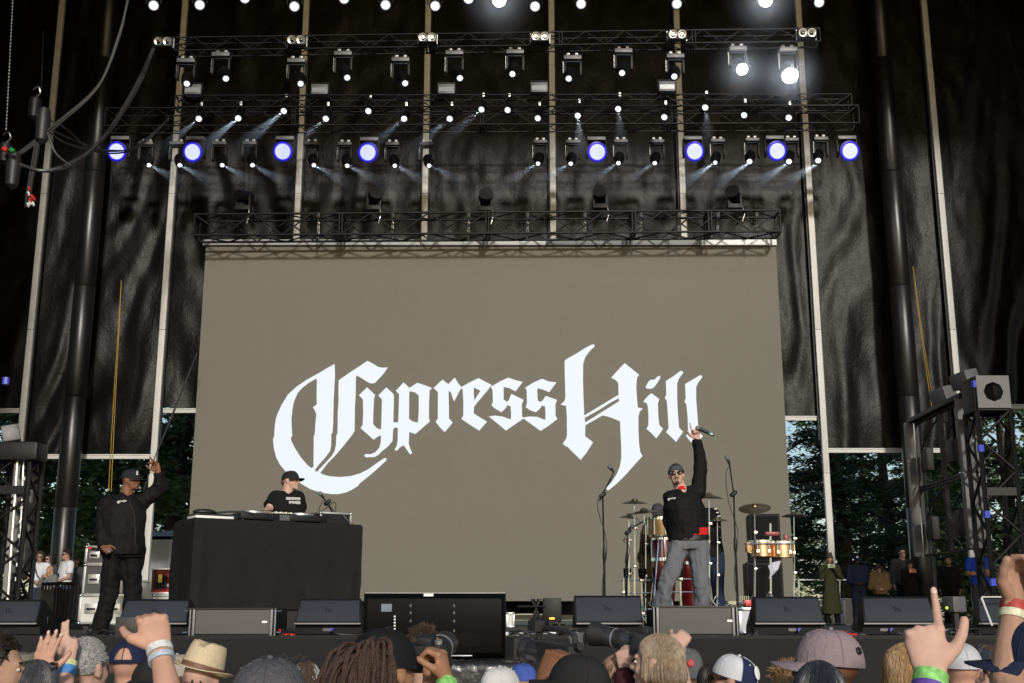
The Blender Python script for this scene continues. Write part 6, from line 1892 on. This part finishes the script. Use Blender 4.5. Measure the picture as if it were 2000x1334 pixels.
o, H = person('percussionist in black shirt with white sleeve print behind the singer', J, (-.6, -.8, 0), s=.98, fat=1.1, skin_m=S_TAN, top=F_JACK, bottom=F_NAVY, vox=.012, deci=.5)
cap(o, H, F_CHAR); face(o, H)
for k in range(9):
    part('sleeve_print', M_WHITE, o, lambda m: m.box(P(1398 + (k % 3) * 3, 994 + k * 7, Y - .1), (.035 - .004 * (k % 2), .006, .012), yaw(-20)))

def stander(px_, Y, ytop, label, F, group, skin_m=S_TAN, top=F_CHAR, bottom=F_PANT, sleeve='long', pose=None, fat=1.0, vox=.016, headF=None, coat=False, zb=None, hat=.0, **kw):
    z = ZD if zb is None else zb
    Hh = P(px_, ytop, Y).z - z - hat
    b = D(px_, Y, z)
    J, L = preset(b, Hh, F)
    s = Hh / 1.75
    hands = {}
    if pose == 'phone':
        for k, g in (('R', 1), ('L', -1)):
            J['el' + k] = L(.24 * g, .12, 1.16); J['wr' + k] = L(.07 * g, .26, 1.40)
            hands[k] = dict(g='grip')
    elif pose == 'crossed':
        J['elR'] = L(.24, .06, 1.12); J['wrR'] = L(-.08, .2, 1.16)
        J['elL'] = L(-.24, .06, 1.12); J['wrL'] = L(.08, .22, 1.12)
    elif pose == 'lap':
        for k, g in (('R', 1), ('L', -1)):
            J['el' + k] = L(.23 * g, .02, 1.10); J['wr' + k] = L(.06 * g, .2, 1.02)
            hands[k] = dict(g='grip')
    o, H = person(label, J, F, headF=headF, s=s, fat=fat, skin_m=skin_m, top=top, bottom=bottom, sleeve=sleeve, hands=hands, group=group, vox=vox, deci=.6, coat=coat, **kw)
    return o, H, J, L
WG = 'people watching from the wings'
o, H, J, L = stander(1627, 24.6, 1080, 'person in olive coat and brimmed hat filming with a green phone', (-.1, -1, 0), WG, S_TAN, F_OLIVE, pose='phone', coat=.55, hat=.02)
def fedora(o, H, m_, band, brim=.06, big=1.0, tilt=0, tall=.12, name='hat', side_tilt=0):
    hc, hR, hF, hU, s = hbasis(H)
    Mt = Matrix.Rotation(R(tilt), 3, hR) @ Matrix.Rotation(R(side_tilt), 3, hF)
    f, r_, u = Mt @ hF, Mt @ hR, Mt @ hU
    c = hc + hU * .045 * s
    def rg_(z, a, b, pinch=0):
        out = []
        for k in range(36):
            t = 2 * math.pi * k / 36
            ca, sa = math.cos(t), math.sin(t)
            pz = -pinch * math.exp(-(ca / .35) ** 2) if pinch else 0
            out.append(c + r_ * ca * a * s * big * (1 - (.10 * max(0, sa) if z > .06 else 0)) + f * sa * b * s * big + u * (z + (-.03 * math.exp(-((ca) / .3) ** 2) if pinch else 0)) * s)
        return out
    ct = part(name, m_, o, lambda m: m.loft([rg_(-.005, .088, .107), rg_(.03, .086, .104), rg_(tall * .75, .078, .094), rg_(tall * .95, .070, .085, .3), rg_(tall, .05, .066, .3), rg_(tall - .004, .02, .03, .3)]))
    part('brim', m_, ct, lambda m: m.loft([rg_(.0, .087, .105), rg_(-.004, .087 + brim * .6, .105 + brim * .6), [p + u * (.02 * s * abs(((p - c).normalized()).dot(r_)) ** 2 * 1.0) for p in rg_(-.004, .087 + brim, .105 + brim)], [p - u * .004 + u * (.02 * s * abs(((p - c).normalized()).dot(r_)) ** 2) for p in rg_(-.004, .087 + brim, .105 + brim)], rg_(-.008, .087 + brim * .6, .105 + brim * .6), rg_(-.005, .086, .104)], cap=False))
    part('hat_band', band, ct, lambda m: m.loft([rg_(.0, .0895, .1085), rg_(.022, .0885, .107)], cap=False))
fedora(o, H, F_CHAR, F_BROWN, .045); hair(o, H, H_BROWN, 'long', 70, .2, .01, 2)
def phone(c, label, m_, w=.14, h=.07, M0=None):
    po = empty('mobile_phone', c)
    M0 = M0 or yaw(0)
    part('case', m_, po, lambda m: m.box(c, (w, .01, h), M0), bevel=.004)
    part('screen', M_GLASS, po, lambda m: m.box(V(c) + M0 @ V((0, .0065, 0)), (w - .014, .002, h - .012), M0))
    part('camera_lens', M_GLASS, po, lambda m: m.box(V(c) + M0 @ V((w * .36, -.006, h * .22)), (.014, .003, .014), M0))
    tag(po, label, 'phone', 'phones held up')
phone(L(0, .29, 1.44) , 'pale green phone held by the person in the olive coat', mat('green_phone', (.3, .6, .3), .4))
o, H, J, L = stander(1682, 24.9, 1084, 'person in navy jacket and blue cap with white emblem, watching', (-.15, -1, 0), WG, S_DARK, F_NAVY, F_NAVY, pose='lap', fat=1.1)
cap(o, H, fabric('royal_cap', (.012, .02, .12)), emblem=(M_WHITE, 0, .022, .026)); face(o, H)
o, H, J, L = stander(1724, 24.7, 1102, 'person with long hair, sunglasses and a brown fur vest', (-.2, -1, 0), WG, S_FAIR, F_FUR, F_PANT, pose='lap', tin=.04, fold=.016)
hair(o, H, H_BROWN, 'long', 120, .3, .009, 6); sunglasses(o, H); face(o, H, eyes=False)
cap(o, H, fabric('black_cap', (.02, .02, .021)), brim_len=.03)
o, H, J, L = stander(1786, 24.4, 1092, 'person in black and a black cap filming with an orange phone', (-.1, -1, 0), WG, S_FAIR, F_TEE, F_PANT, pose='phone')
cap(o, H, fabric('black_cap', (.02, .02, .021))); hair(o, H, H_DARK, 'long', 60, .16, .009, 9)
phone(L(0, .29, 1.42), 'orange phone held by the person in black', mat('orange_phone', (.75, .16, .03), .4))
o, H, J, L = stander(1772, 25.4, 1070, 'tall person in dark clothes behind the one with the orange phone', (0, -1, 0), WG, S_PINK, F_CHAR, F_PANT)
hair(o, H, H_DARK, 'short', 120, .03, .008, 4); sunglasses(o, H); face(o, H, eyes=False)
o, H, J, L = stander(1862, 24.0, 1086, 'person in black standing behind the side video wall', (-.4, -1, 0), WG, S_MED, F_TEE, F_PANT)
hair(o, H, H_DARK, 'short', 120, .03, .008, 5); face(o, H)
o, H, J, L = stander(1922, 22.5, 1066, 'person in royal blue tee with folded arms behind the truss tower', (-.3, -1, 0), WG, S_MED, F_BLUE, F_CHAR, sleeve='short', pose='crossed', fat=1.12)
cap(o, H, F_CHAR); face(o, H)
o, H, J, L = stander(120, 24.8, 1074, 'man in white tee and sunglasses looking along the stage', (-.7, -.7, 0), WG, S_TAN, F_WHITE, F_DENIM, sleeve='short', pose='lap')
hair(o, H, H_DARK, 'short', 160, .03, .008, 7); sunglasses(o, H); face(o, H, eyes=False, brows=(.02, .015, .012))
o, H, J, L = stander(84, 25.0, 1083, 'woman with dark hair and sunglasses beside the man in white tee', (-.2, -1, 0), WG, S_FAIR, F_CHAR, F_DENIM, pose='lap')
hair(o, H, H_DARK, 'long', 120, .16, .009, 8); sunglasses(o, H); face(o, H, eyes=False)
o, H, J, L = stander(66, 24.6, 1078, 'man in white shirt with a strap and sunglasses by the wing video wall', (.3, -1, 0), WG, S_TAN, F_WHITE, F_DENIM, sleeve='short', pose='lap')
hair(o, H, H_BROWN, 'short', 140, .03, .008, 10); sunglasses(o, H)
part('strap', M_RUB, o, lambda m: m.path([L(.1, .16, 1.45), L(.02, .17, 1.2), L(-.12, .16, 1.0)], .014, 6))
o, H, J, L = stander(88, 24.0, 1106, 'blond child eating in front of the woman with sunglasses', (-.2, -1, 0), WG, S_FAIR, F_GREY, F_DENIM, pose='phone')
hair(o, H, H_BLOND, 'long', 100, .12, .009, 12); face(o, H)
o, H, J, L = stander(138, 26.2, 1088, 'person in dark top behind the man in white tee', (-.3, -1, 0), WG, S_MED, F_CHAR, F_PANT)
hair(o, H, H_BROWN, 'short', 120, .03, .008, 13); face(o, H)

# ------------------------------------------------------------------ the crowd before the stage
CG = 'people in the crowd before the stage'
def crowd(px_, py, Y, label, yw=0., s=None, skin_m=S_FAIR, top=F_CHAR, sleeve='short', arms=None, hands=None, head_pitch=.06, vox=.012, deci=.45, hs=1.0, **kw):
    """px_, py: head centre"""
    hc = P(px_, py, Y)
    F = yaw(yw) @ V((0, 1, 0))
    Hh = hc.z / 1.625 * 1.75
    J, L = preset(V((hc.x, hc.y, 0)), Hh, F)
    J['head'] = hc
    s = Hh / 1.75
    for k, v in (arms or {}).items():
        J[k] = P(v[0], v[1], Y + v[2])
    hF = (F + UP * head_pitch).normalized()
    o, H = person(label, J, F, headF=hF, s=s, skin_m=skin_m, top=top, sleeve=sleeve, hands=hands, group=CG, vox=vox, deci=deci, hs=s * hs, **kw)
    return o, H, J
def wristband(o, wr, el, r, m_, t=.05, w=.016):
    wr, el = V(wr), V(el)
    q = wr.lerp(el, t)
    d = (el - wr).normalized()
    part('wristband', m_, o, lambda m: m.lathe([(r * .94, -w), (r, -w), (r * 1.03, 0), (r, w), (r * .94, w)], q, frame_z(d), 22))
M_YEL = mat('band_yellow', (.6, .6, .3), .6, 0, .4, 70); M_GRN = mat('band_green', (.22, .52, .14), .6, 0, .6, 60); M_PUR = mat('band_purple', (.1, .05, .3), .6, 0, .5, 60); M_BLB = mat('band_blue', (.06, .22, .5), .6, 0, .5, 60)

o, H, J = crowd(-8, 1312, 4.6, 'man with dark hair in profile at the edge of the crowd', -80, skin_m=S_TAN, top=F_CHAR)
hair(o, H, H_DARK, 'short', 900, .022, .0032, 31); face(o, H)
o, H, J = crowd(38, 1338, 5.6, 'person in a drab olive brimmed hat', -20, skin_m=S_TAN, top=F_GREY)
fedora(o, H, fabric('drab_hat', (.17, .16, .12)), F_CHAR, .07, tall=.1)
o, H, J = crowd(68, 1352, 4.7, 'woman with greying dark hair, sunglasses pushed up, spreading one raised hand', -5, skin_m=S_FAIR, top=F_CHAR, arms=dict(elL=(100, 1420, -.05), wrL=(77, 1322, .05)), hands={'L': dict(g='open', d=(.12, .1, 1), n=(.1, 1, 0), s=1.0)}, vox=.0065, nails='L')
hair(o, H, H_BLACKG, 'long', 800, .2, .0035, 32)
sunglasses(o, H, up=.085, fwd=-.045)
o, H, J = crowd(128, 1392, 5.0, 'short person hidden in the crowd raising a hand with a blue wristband', 0, skin_m=S_PINK, top=F_GREY, arms=dict(elR=(122, 1352, -.05), wrR=(134, 1290, .0)), hands={'R': dict(g='two', d=(-.08, .05, 1), n=(0, 1, 0), s=.98)}, vox=.0075)
wristband(o, J['wrR'], J['elR'], .036, M_BLB, .32, .02); wristband(o, J['wrR'], J['elR'], .036, M_YEL, .12, .012)
hair(o, H, H_BROWN, 'short', 160, .03, .008, 33)
o, H, J = crowd(168, 1307, 5.2, 'man with short grey hair seen from behind', -25, skin_m=S_PINK, top=F_CHAR, vox=.01)
hair(o, H, H_GREY, 'short', 1300, .011, .003, 34)
o, H, J = crowd(253, 1303, 5.6, 'man in a navy cap with an open strap gap at the back, white shirt', 0, skin_m=S_FAIR, top=F_WHITE, vox=.01)
cap(o, H, fabric('navy_cap', (.016, .022, .055)), by=0, strap=True, big=1.0, tilt=-6)
o, H, J = crowd(372, 1440, 3.4, 'short person holding up a dark phone, wrist in white bands', 15, skin_m=S_FAIR, top=F_GREY, arms=dict(elR=(338, 1400, .0), wrR=(312, 1270, .1), elL=(290, 1560, 0), wrL=(270, 1480, .1)), hands={'R': dict(g='grip', d=(-.35, .2, .9), n=(-.35, .9, -.1), s=1.12)}, vox=.006, nails='R')
wristband(o, J['wrR'], J['elR'], .037, mat('band_paper', (.62, .62, .6), .6, 0, .35, 70), .0, .011); wristband(o, J['wrR'], J['elR'], .0375, mat('band_pale_blue', (.42, .48, .6), .6, 0, .5, 60), .14, .008)
hair(o, H, H_BROWN, 'short', 160, .03, .008, 35)
phone(P(264, 1226, 3.55), 'dark phone held sideways above the navy cap', mat('dark_phone', (.03, .026, .024), .35), .115, .062, yaw(4))
o, H, J = crowd(300, 1332, 5.6, 'person in a black cap behind the raised phone arm', -20, skin_m=S_FAIR, top=F_CHAR)
cap(o, H, fabric('black_cap', (.02, .02, .021)), by=180)
o, H, J = crowd(345, 1325, 6.0, 'person in a beige cap beside the straw hat', 0, skin_m=S_FAIR, top=F_TANP)
cap(o, H, fabric('beige_cap', (.42, .36, .3)))
o, H, J = crowd(394, 1328, 5.6, 'person in a pale straw fedora with brown band', -8, skin_m=S_PINK, top=F_TANP)
M_STRAW = mat('straw', (.62, .5, .32), .75, 0, .12, 60, .5, 160)
fedora(o, H, M_STRAW, mat('brown_ribbon', (.16, .08, .04), .6), .045, 1.08, tilt=-12, tall=.125, name='straw_hat', side_tilt=14)
o, H, J = crowd(524, 1386, 3.1, 'person in a big faded charcoal cap seen from behind', 5, skin_m=S_PINK, top=F_GREY, hs=1.02)
cap(o, H, fabric('faded_charcoal', (.085, .085, .092), .9, .5, 80, .25), big=1.08, tall=.98)
part('flyaway_hair', H_BLACKG, o, lambda m: [m.path([H[0] + V((-.02 + .012 * k, .0, .118)), H[0] + V((-.025 + .014 * k, .0, .13 + .008 * math.sin(k * 2))), H[0] + V((-.01 + .013 * k, .01, .127))], .0016, 4) for k in range(9)])
o, H, J = crowd(597, 1330, 7.4, 'person in a pale grey cap behind the charcoal cap', 20, skin_m=S_FAIR, top=F_CHAR)
cap(o, H, fabric('pale_grey_cap', (.5, .5, .51)), by=10); hair(o, H, H_BROWN, 'long', 60, .06, .008, 36)
# photographer with dreadlocks
o, H, J = crowd(752, 1312, 4.0, 'photographer in a black head wrap with a dreadlock ponytail aiming a camera', -38, skin_m=S_MED, top=F_CHAR, arms=dict(elR=(872, 1420, .1), wrR=(872, 1328, .25), elL=(820, 1420, .2), wrL=(842, 1330, .35)), hands={'R': dict(g='grip', d=(-.25, -.1, .95), n=(-.9, .3, -.1)), 'L': dict(g='pinch', d=(.1, -.1, 1), n=(-.5, .6, 0))}, vox=.008, hs=1.0)
cap(o, H, mat('black_wrap', (.012, .012, .013), .8, 0, .3, 30, .25, 40, spec=.15, stretch=(1, 4, 4)), brim_len=0, big=1.1, tall=1.12, tilt=-10, button=False, name='head_wrap', lift=-.005)
def dreads(m):
    rg = random.Random(9)
    hc = H[0]
    root = P(725, 1268, 3.88)
    for k in range(60):
        a = rg.uniform(-1, 1)
        p = root + V((rg.gauss(0, .018), rg.gauss(0, .018), rg.gauss(0, .012)))
        end = root + V((-.045 + a * .105, -.07 + rg.uniform(-.05, .05), -.3 + rg.uniform(-.06, .1)))
        mid = p.lerp(end, .33) + V((a * .055, -.06 + rg.uniform(-.03, .03), .075 + rg.uniform(-.03, .04)))
        m2 = p.lerp(end, .7) + V((a * .05, -.04 + rg.uniform(-.03, .03), .02))
        m.path(catmull([p, mid, m2, end], 4), .0072 * rg.uniform(.8, 1.2), 6)
part('dreadlocks', H_DREAD, o, dreads)
part('hair_tie', mat('orange_tie', (.4, .2, .05), .6), o, lambda m: m.lathe([(.03, -.012), (.036, 0), (.03, .012)], P(724, 1268, 3.88), frame_z((-.5, 0, .8)), 16))
wristband(o, J['wrR'], J['elR'], .038, M_GRN, .16, .02)
o, H, J = crowd(828, 1280, 6.2, 'photographer with tousled brown hair behind the camera', -10, skin_m=S_TAN, top=F_CHAR)
hair(o, H, H_BROWN, 'short', 1100, .035, .0032, 37)
M_CAMB = mat('camera_body', (.016, .016, .017), .5, 0, .2, 60, .4, 250)
M_LENSB = mat('lens_barrel', (.03, .03, .033), .3, 0, .2, 40)
def still_camera(c, d, label, lens_len=.13, lens_r=.036, hood=.05, s=1.):
    c = V(c); d = V(d).normalized()
    r_ = d.cross(UP).normalized(); u = r_.cross(d)
    B = basis(r_, d, u)
    o = empty('photo_camera', c)
    part('body', M_CAMB, o, lambda m: (m.box(c, (.14 * s, .065 * s, .1 * s), B), m.box(c + r_ * .055 * s + d * .02 * s, (.035 * s, .06 * s, .1 * s), B)), bevel=.01)
    part('viewfinder', M_CAMB, o, lambda m: m.box(c + u * .062 * s, (.06 * s, .06 * s, .035 * s), B), bevel=.01)
    p = c + d * .032 * s
    ln = part('lens', M_LENSB, o, lambda m: m.lathe([(lens_r * .85, 0), (lens_r * .9, lens_len * .3), (lens_r, lens_len * .34), (lens_r, lens_len * .6), (lens_r * 1.05, lens_len * .62), (lens_r * 1.1, lens_len), (lens_r * .9, lens_len)], p, frame_z(d), 24))
    part('zoom_ring', M_CAMB, ln, lambda m: m.lathe([(lens_r * 1.0, lens_len * .38), (lens_r * 1.09, lens_len * .39), (lens_r * 1.09, lens_len * .57), (lens_r, lens_len * .58)], p, frame_z(d), 24))
    part('trim_ring', M_ALU, ln, lambda m: m.lathe([(lens_r * 1.0, lens_len * .635), (lens_r * 1.1, lens_len * .64), (lens_r * 1.1, lens_len * .67), (lens_r, lens_len * .675)], p, frame_z(d), 24))
    part('front_glass', M_GLASS, ln, lambda m: m.lathe([(.001, lens_len * .97), (lens_r * .9, lens_len * .985)], p, frame_z(d), 20))
    if hood:
        part('lens_hood', M_CAMB, ln, lambda m: m.lathe([(lens_r * 1.08, lens_len * .9), (lens_r * 1.4, lens_len + hood), (lens_r * 1.36, lens_len + hood), (lens_r * 1.05, lens_len * .92)], p, frame_z(d), 24))
    part('dial', M_ALU, o, lambda m: m.tube(c + r_ * .045 * s + u * .05 * s, c + r_ * .045 * s + u * .062 * s, .014 * s, n=14))
    tag(o, label, 'camera', 'cameras in the crowd')
still_camera(P(836, 1284, 4.35), (.3, .9, .25), 'black camera with a ribbed lens raised by the photographer with dreadlocks', .15, .042, 0)
o, H, J = crowd(978, 1350, 6.0, 'person in a white grey sun cap', -20, skin_m=S_FAIR, top=F_WHITE)
cap(o, H, fabric('white_cap', (.58, .57, .55)), by=-30, flat=False, tall=1.02, big=1.05)
o, H, J = crowd(1022, 1332, 7.4, 'person in a blue cap beside the white cap', 0, skin_m=S_FAIR, top=F_NAVY)
cap(o, H, fabric('blue_cap', (.06, .1, .36), .9, .4, 50, .3), by=20)
# videographer
o, H, J = crowd(1128, 1346, 4.6, 'videographer in a black cap aiming a camcorder', 68, skin_m=S_BROWN, top=F_CHAR, arms=dict(elL=(1030, 1420, .1), wrL=(1062, 1322, .25)), hands={'L': dict(g='grip', d=(.45, .1, .85), n=(.4, .6, -.2), s=1.12)}, vox=.008)
J['wrL']
cap(o, H, fabric('black_cap', (.02, .02, .021)), big=1.1, flat=False, tilt=4)
face(o, H)
c = P(1092, 1278, 5.7)
d = V((-.55, .8, .06)).normalized(); r_ = d.cross(UP).normalized(); u = r_.cross(d); B = basis(r_, d, u)
o = empty('camcorder', c)
part('body', M_CAMB, o, lambda m: m.box(c, (.09, .26, .1), B), bevel=.014)
ln = part('lens', M_LENSB, o, lambda m: m.lathe([(.045, 0), (.05, .03), (.05, .1), (.058, .11), (.06, .15), (.05, .15)], c + d * .12, frame_z(d), 22))
part('lens_hood', M_CAMB, ln, lambda m: m.box(c + d * .3, (.15, .07, .11), B), bevel=.012)
part('top_handle', M_LENSB, o, lambda m: (m.path(catmull([c - d * .12 + u * .05, c - d * .1 + u * .1, c + d * .05 + u * .115, c + d * .14 + u * .105, c + d * .17 + u * .06]), .014, 8)))
part('microphone', M_CAMB, o, lambda m: (m.tube(c + d * .1 + u * .135 + r_ * .02, c + d * .25 + u * .14 + r_ * .02, .014), m.box(c + d * .16 + u * .12, (.1, .06, .05), B)))
part('side_screen', mat('lcd_grey', (.12, .12, .13), .2), o, lambda m: m.box(c - d * .02 + u * .07 + r_ * .09, (.09, .006, .06), yaw(20)))
part('eyepiece', M_CAMB, o, lambda m: m.tube(c - d * .12 + u * .04, c - d * .16 + u * .05, .018, .02, 14))
tag(o, 'black camcorder with top handle held by the videographer', 'camcorder')
o, H, J = crowd(1203, 1327, 5.7, 'balding person seen from behind', 0, skin_m=S_TAN, top=F_CHAR, vox=.01)
hair(o, H, mat('hair_thin_brown', (.13, .08, .055), .6, 0, .4, 60), 'short', 0, .01, .004, 38) if False else None
part('thin_hair', mat('hair_thin_brown', (.13, .08, .055), .6, 0, .4, 60), o, lambda m: [m.path([scalp_pt(H, a, p, 1.0), scalp_pt(H, a + .05, p + .06, 1.02), scalp_pt(H, a + .05, p + .16, 1.0)], .0018, 4) for a, p in [(random.uniform(0, 6.28), random.uniform(.9, 1.9)) for _ in range(420)] if abs(math.atan2(math.sin(a), math.cos(a))) > .7])
# woman with long lens
o, H, J = crowd(1284, 1296, 5.3, 'photographer with ash blond bob aiming a long lens', 62, skin_m=S_PINK, top=F_MAROON, sleeve='long', arms=dict(elL=(1225, 1400, .1), wrL=(1222, 1310, .25), elR=(1310, 1420, .2), wrR=(1268, 1320, .2)), hands={'L': dict(g='pinch', d=(-.1, .1, 1), n=(.2, .8, .2), s=.9), 'R': dict(g='grip', d=(-.3, .1, .9), n=(-.5, .5, 0), s=.9)}, vox=.008)
hair(o, H, H_ASH, 'long', 1500, .08, .0026, 39, jit=.004); face(o, H)
part('collar', M_RUB, o, lambda m: m.loft([ring(J['neck'] - UP * .03, V((1, 0, 0)), V((0, 1, 0)), .1, .1), ring(J['neck'] + UP * .04, V((1, 0, 0)), V((0, 1, 0)), .085, .085)]))
still_camera(P(1258, 1258, 5.55), (-.78, .6, .16), 'black camera with a long hooded lens raised by the ash blond photographer', .19, .042, .06)
o, H, J = crowd(1344, 1305, 7.4, 'person in a grey backward cap with a round red emblem', 0, skin_m=S_PINK, top=F_CHAR)
cap(o, H, fabric('slate_cap', (.11, .115, .115)), by=180, tilt=-14, flat=False, emblem=(mat('red_patch', (.35, .03, .03), .6, 0, .8, 200), 0, .022, .022), big=1.02)
o, H, J = crowd(1318, 1420, 5.2, 'short person lifting a small phone behind the grey cap', 0, skin_m=S_PINK, top=F_CHAR, arms=dict(elR=(1335, 1340, .2), wrR=(1322, 1268, .3)), hands={'R': dict(g='grip', d=(.45, .2, .7), n=(.2, .7, 0))}, vox=.011)
hair(o, H, H_DARK, 'short', 100, .03, .008, 41)
phone(P(1333, 1256, 5.62), 'small silver edged phone held up behind the grey cap', mat('silver_phone', (.4, .4, .42), .3, .5), .035, .075, yaw(10))
o, H, J = crowd(1392, 1340, 6.5, 'woman with dark tied hair beside the white and navy cap', 20, skin_m=S_TAN, top=F_CHAR)
hair(o, H, H_DARK, 'long', 200, .16, .007, 42)
o, H, J = crowd(1433, 1330, 5.7, 'person in a white and navy cap worn backward, with a badge', 62, skin_m=S_FAIR, top=F_NAVY)
cap(o, H, fabric('mesh_white', (.6, .61, .63)), front_m=fabric('navy_panel', (.018, .025, .065)), brim_m=fabric('navy_panel', (.018, .025, .065)), by=180, tilt=-12, flat=False, big=1.03, emblem=(M_WHITE, 12, .024, .032))
hc, hR, hF, hU, s_ = hbasis(H)
sunglasses(o, H); face(o, H, eyes=False)
o, H, J = crowd(1616, 1308, 4.35, 'tall person in a dusty mauve cap facing the DJ side', 66, skin_m=S_BROWN, top=F_CHAR)
cap(o, H, fabric('mauve_cap', (.26, .2, .215), .85, .3, 60, .15), big=1.08, tall=1.1, tilt=2, emblem=(M_PLAS, 205, .014, .014), brim_len=.075)
sunglasses(o, H); face(o, H, eyes=False)
o, H, J = crowd(1602, 1366, 4.0, 'person with dark wavy hair in front of the mauve cap', -10, skin_m=S_MED, top=F_CHAR)
hair(o, H, mat('hair_blue_black', (.022, .024, .03), .4, 0, .5, 50), 'long', 1100, .16, .003, 43)
sunglasses(o, H, up=.06, fwd=-.03)
o, H, J = crowd(1548, 1366, 4.9, 'person with curly fair hair beside the mauve cap', 40, skin_m=S_FAIR, top=F_GREY)
hair(o, H, H_BLOND, 'short', 700, .045, .003, 44)
o, H, J = crowd(1772, 1326, 4.4, 'woman with long blond hair seen from behind', -12, skin_m=S_FAIR, top=F_CHAR)
hair(o, H, H_BLOND, 'long', 1500, .34, .003, 45, jit=.008)
# pointing hand
o, H, J = crowd(1900, 1640, 2.6, 'short person pointing a finger up, wrist in a green band', 0, skin_m=S_PINK, top=F_GREY, arms=dict(elL=(1790, 1560, -.05), wrL=(1818, 1318, .05), elR=(2100, 1800, 0), wrR=(2100, 1850, .2)), hands={'L': dict(g='gun', d=(-.02, .2, .97), n=(.15, 1, -.2), s=1.2)}, vox=.006, deci=.5, nails='L')
wristband(o, J['wrL'], J['elL'], .0365, M_GRN, .04, .014); wristband(o, J['wrL'], J['elL'], .038, M_PUR, .13, .01)
hair(o, H, H_BROWN, 'short', 60, .03, .008, 46)
o, H, J = crowd(1874, 1310, 5.6, 'person in a plain pale grey cap behind the pointing hand', 0, skin_m=S_FAIR, top=F_GREY)
cap(o, H, fabric('light_grey_cap', (.46, .47, .49)), big=1.08)
o, H, J = crowd(1926, 1306, 6.4, 'person in a dark denim cap looking toward the DJ side', 35, skin_m=S_PINK, top=F_CHAR)
cap(o, H, fabric('dark_denim_cap', (.028, .038, .06)), big=1.03, tilt=8); hair(o, H, H_BROWN, 'long', 50, .05, .008, 47)
# raised fist at the edge
o, H, J = crowd(2046, 1308, 3.3, 'person in a navy cap raising a loose fist, red and yellow wristbands', 55, skin_m=S_TAN, top=F_TEE, arms=dict(elL=(1968, 1330, .0), wrL=(1979, 1186, .05)), hands={'L': dict(g='loose', d=(.12, .1, 1), n=(.55, -.8, 0), s=1.05)}, vox=.006, deci=.5, nails='L')
cap(o, H, F_NAVY, big=1.1, brim_len=.08)
wristband(o, J['wrL'], J['elL'], .0355, mat('band_red', (.36, .04, .035), .65, 0, .5, 60), -.01, .013); wristband(o, J['wrL'], J['elL'], .0365, mat('band_cream', (.6, .58, .4), .6, 0, .4, 70), .11, .011)
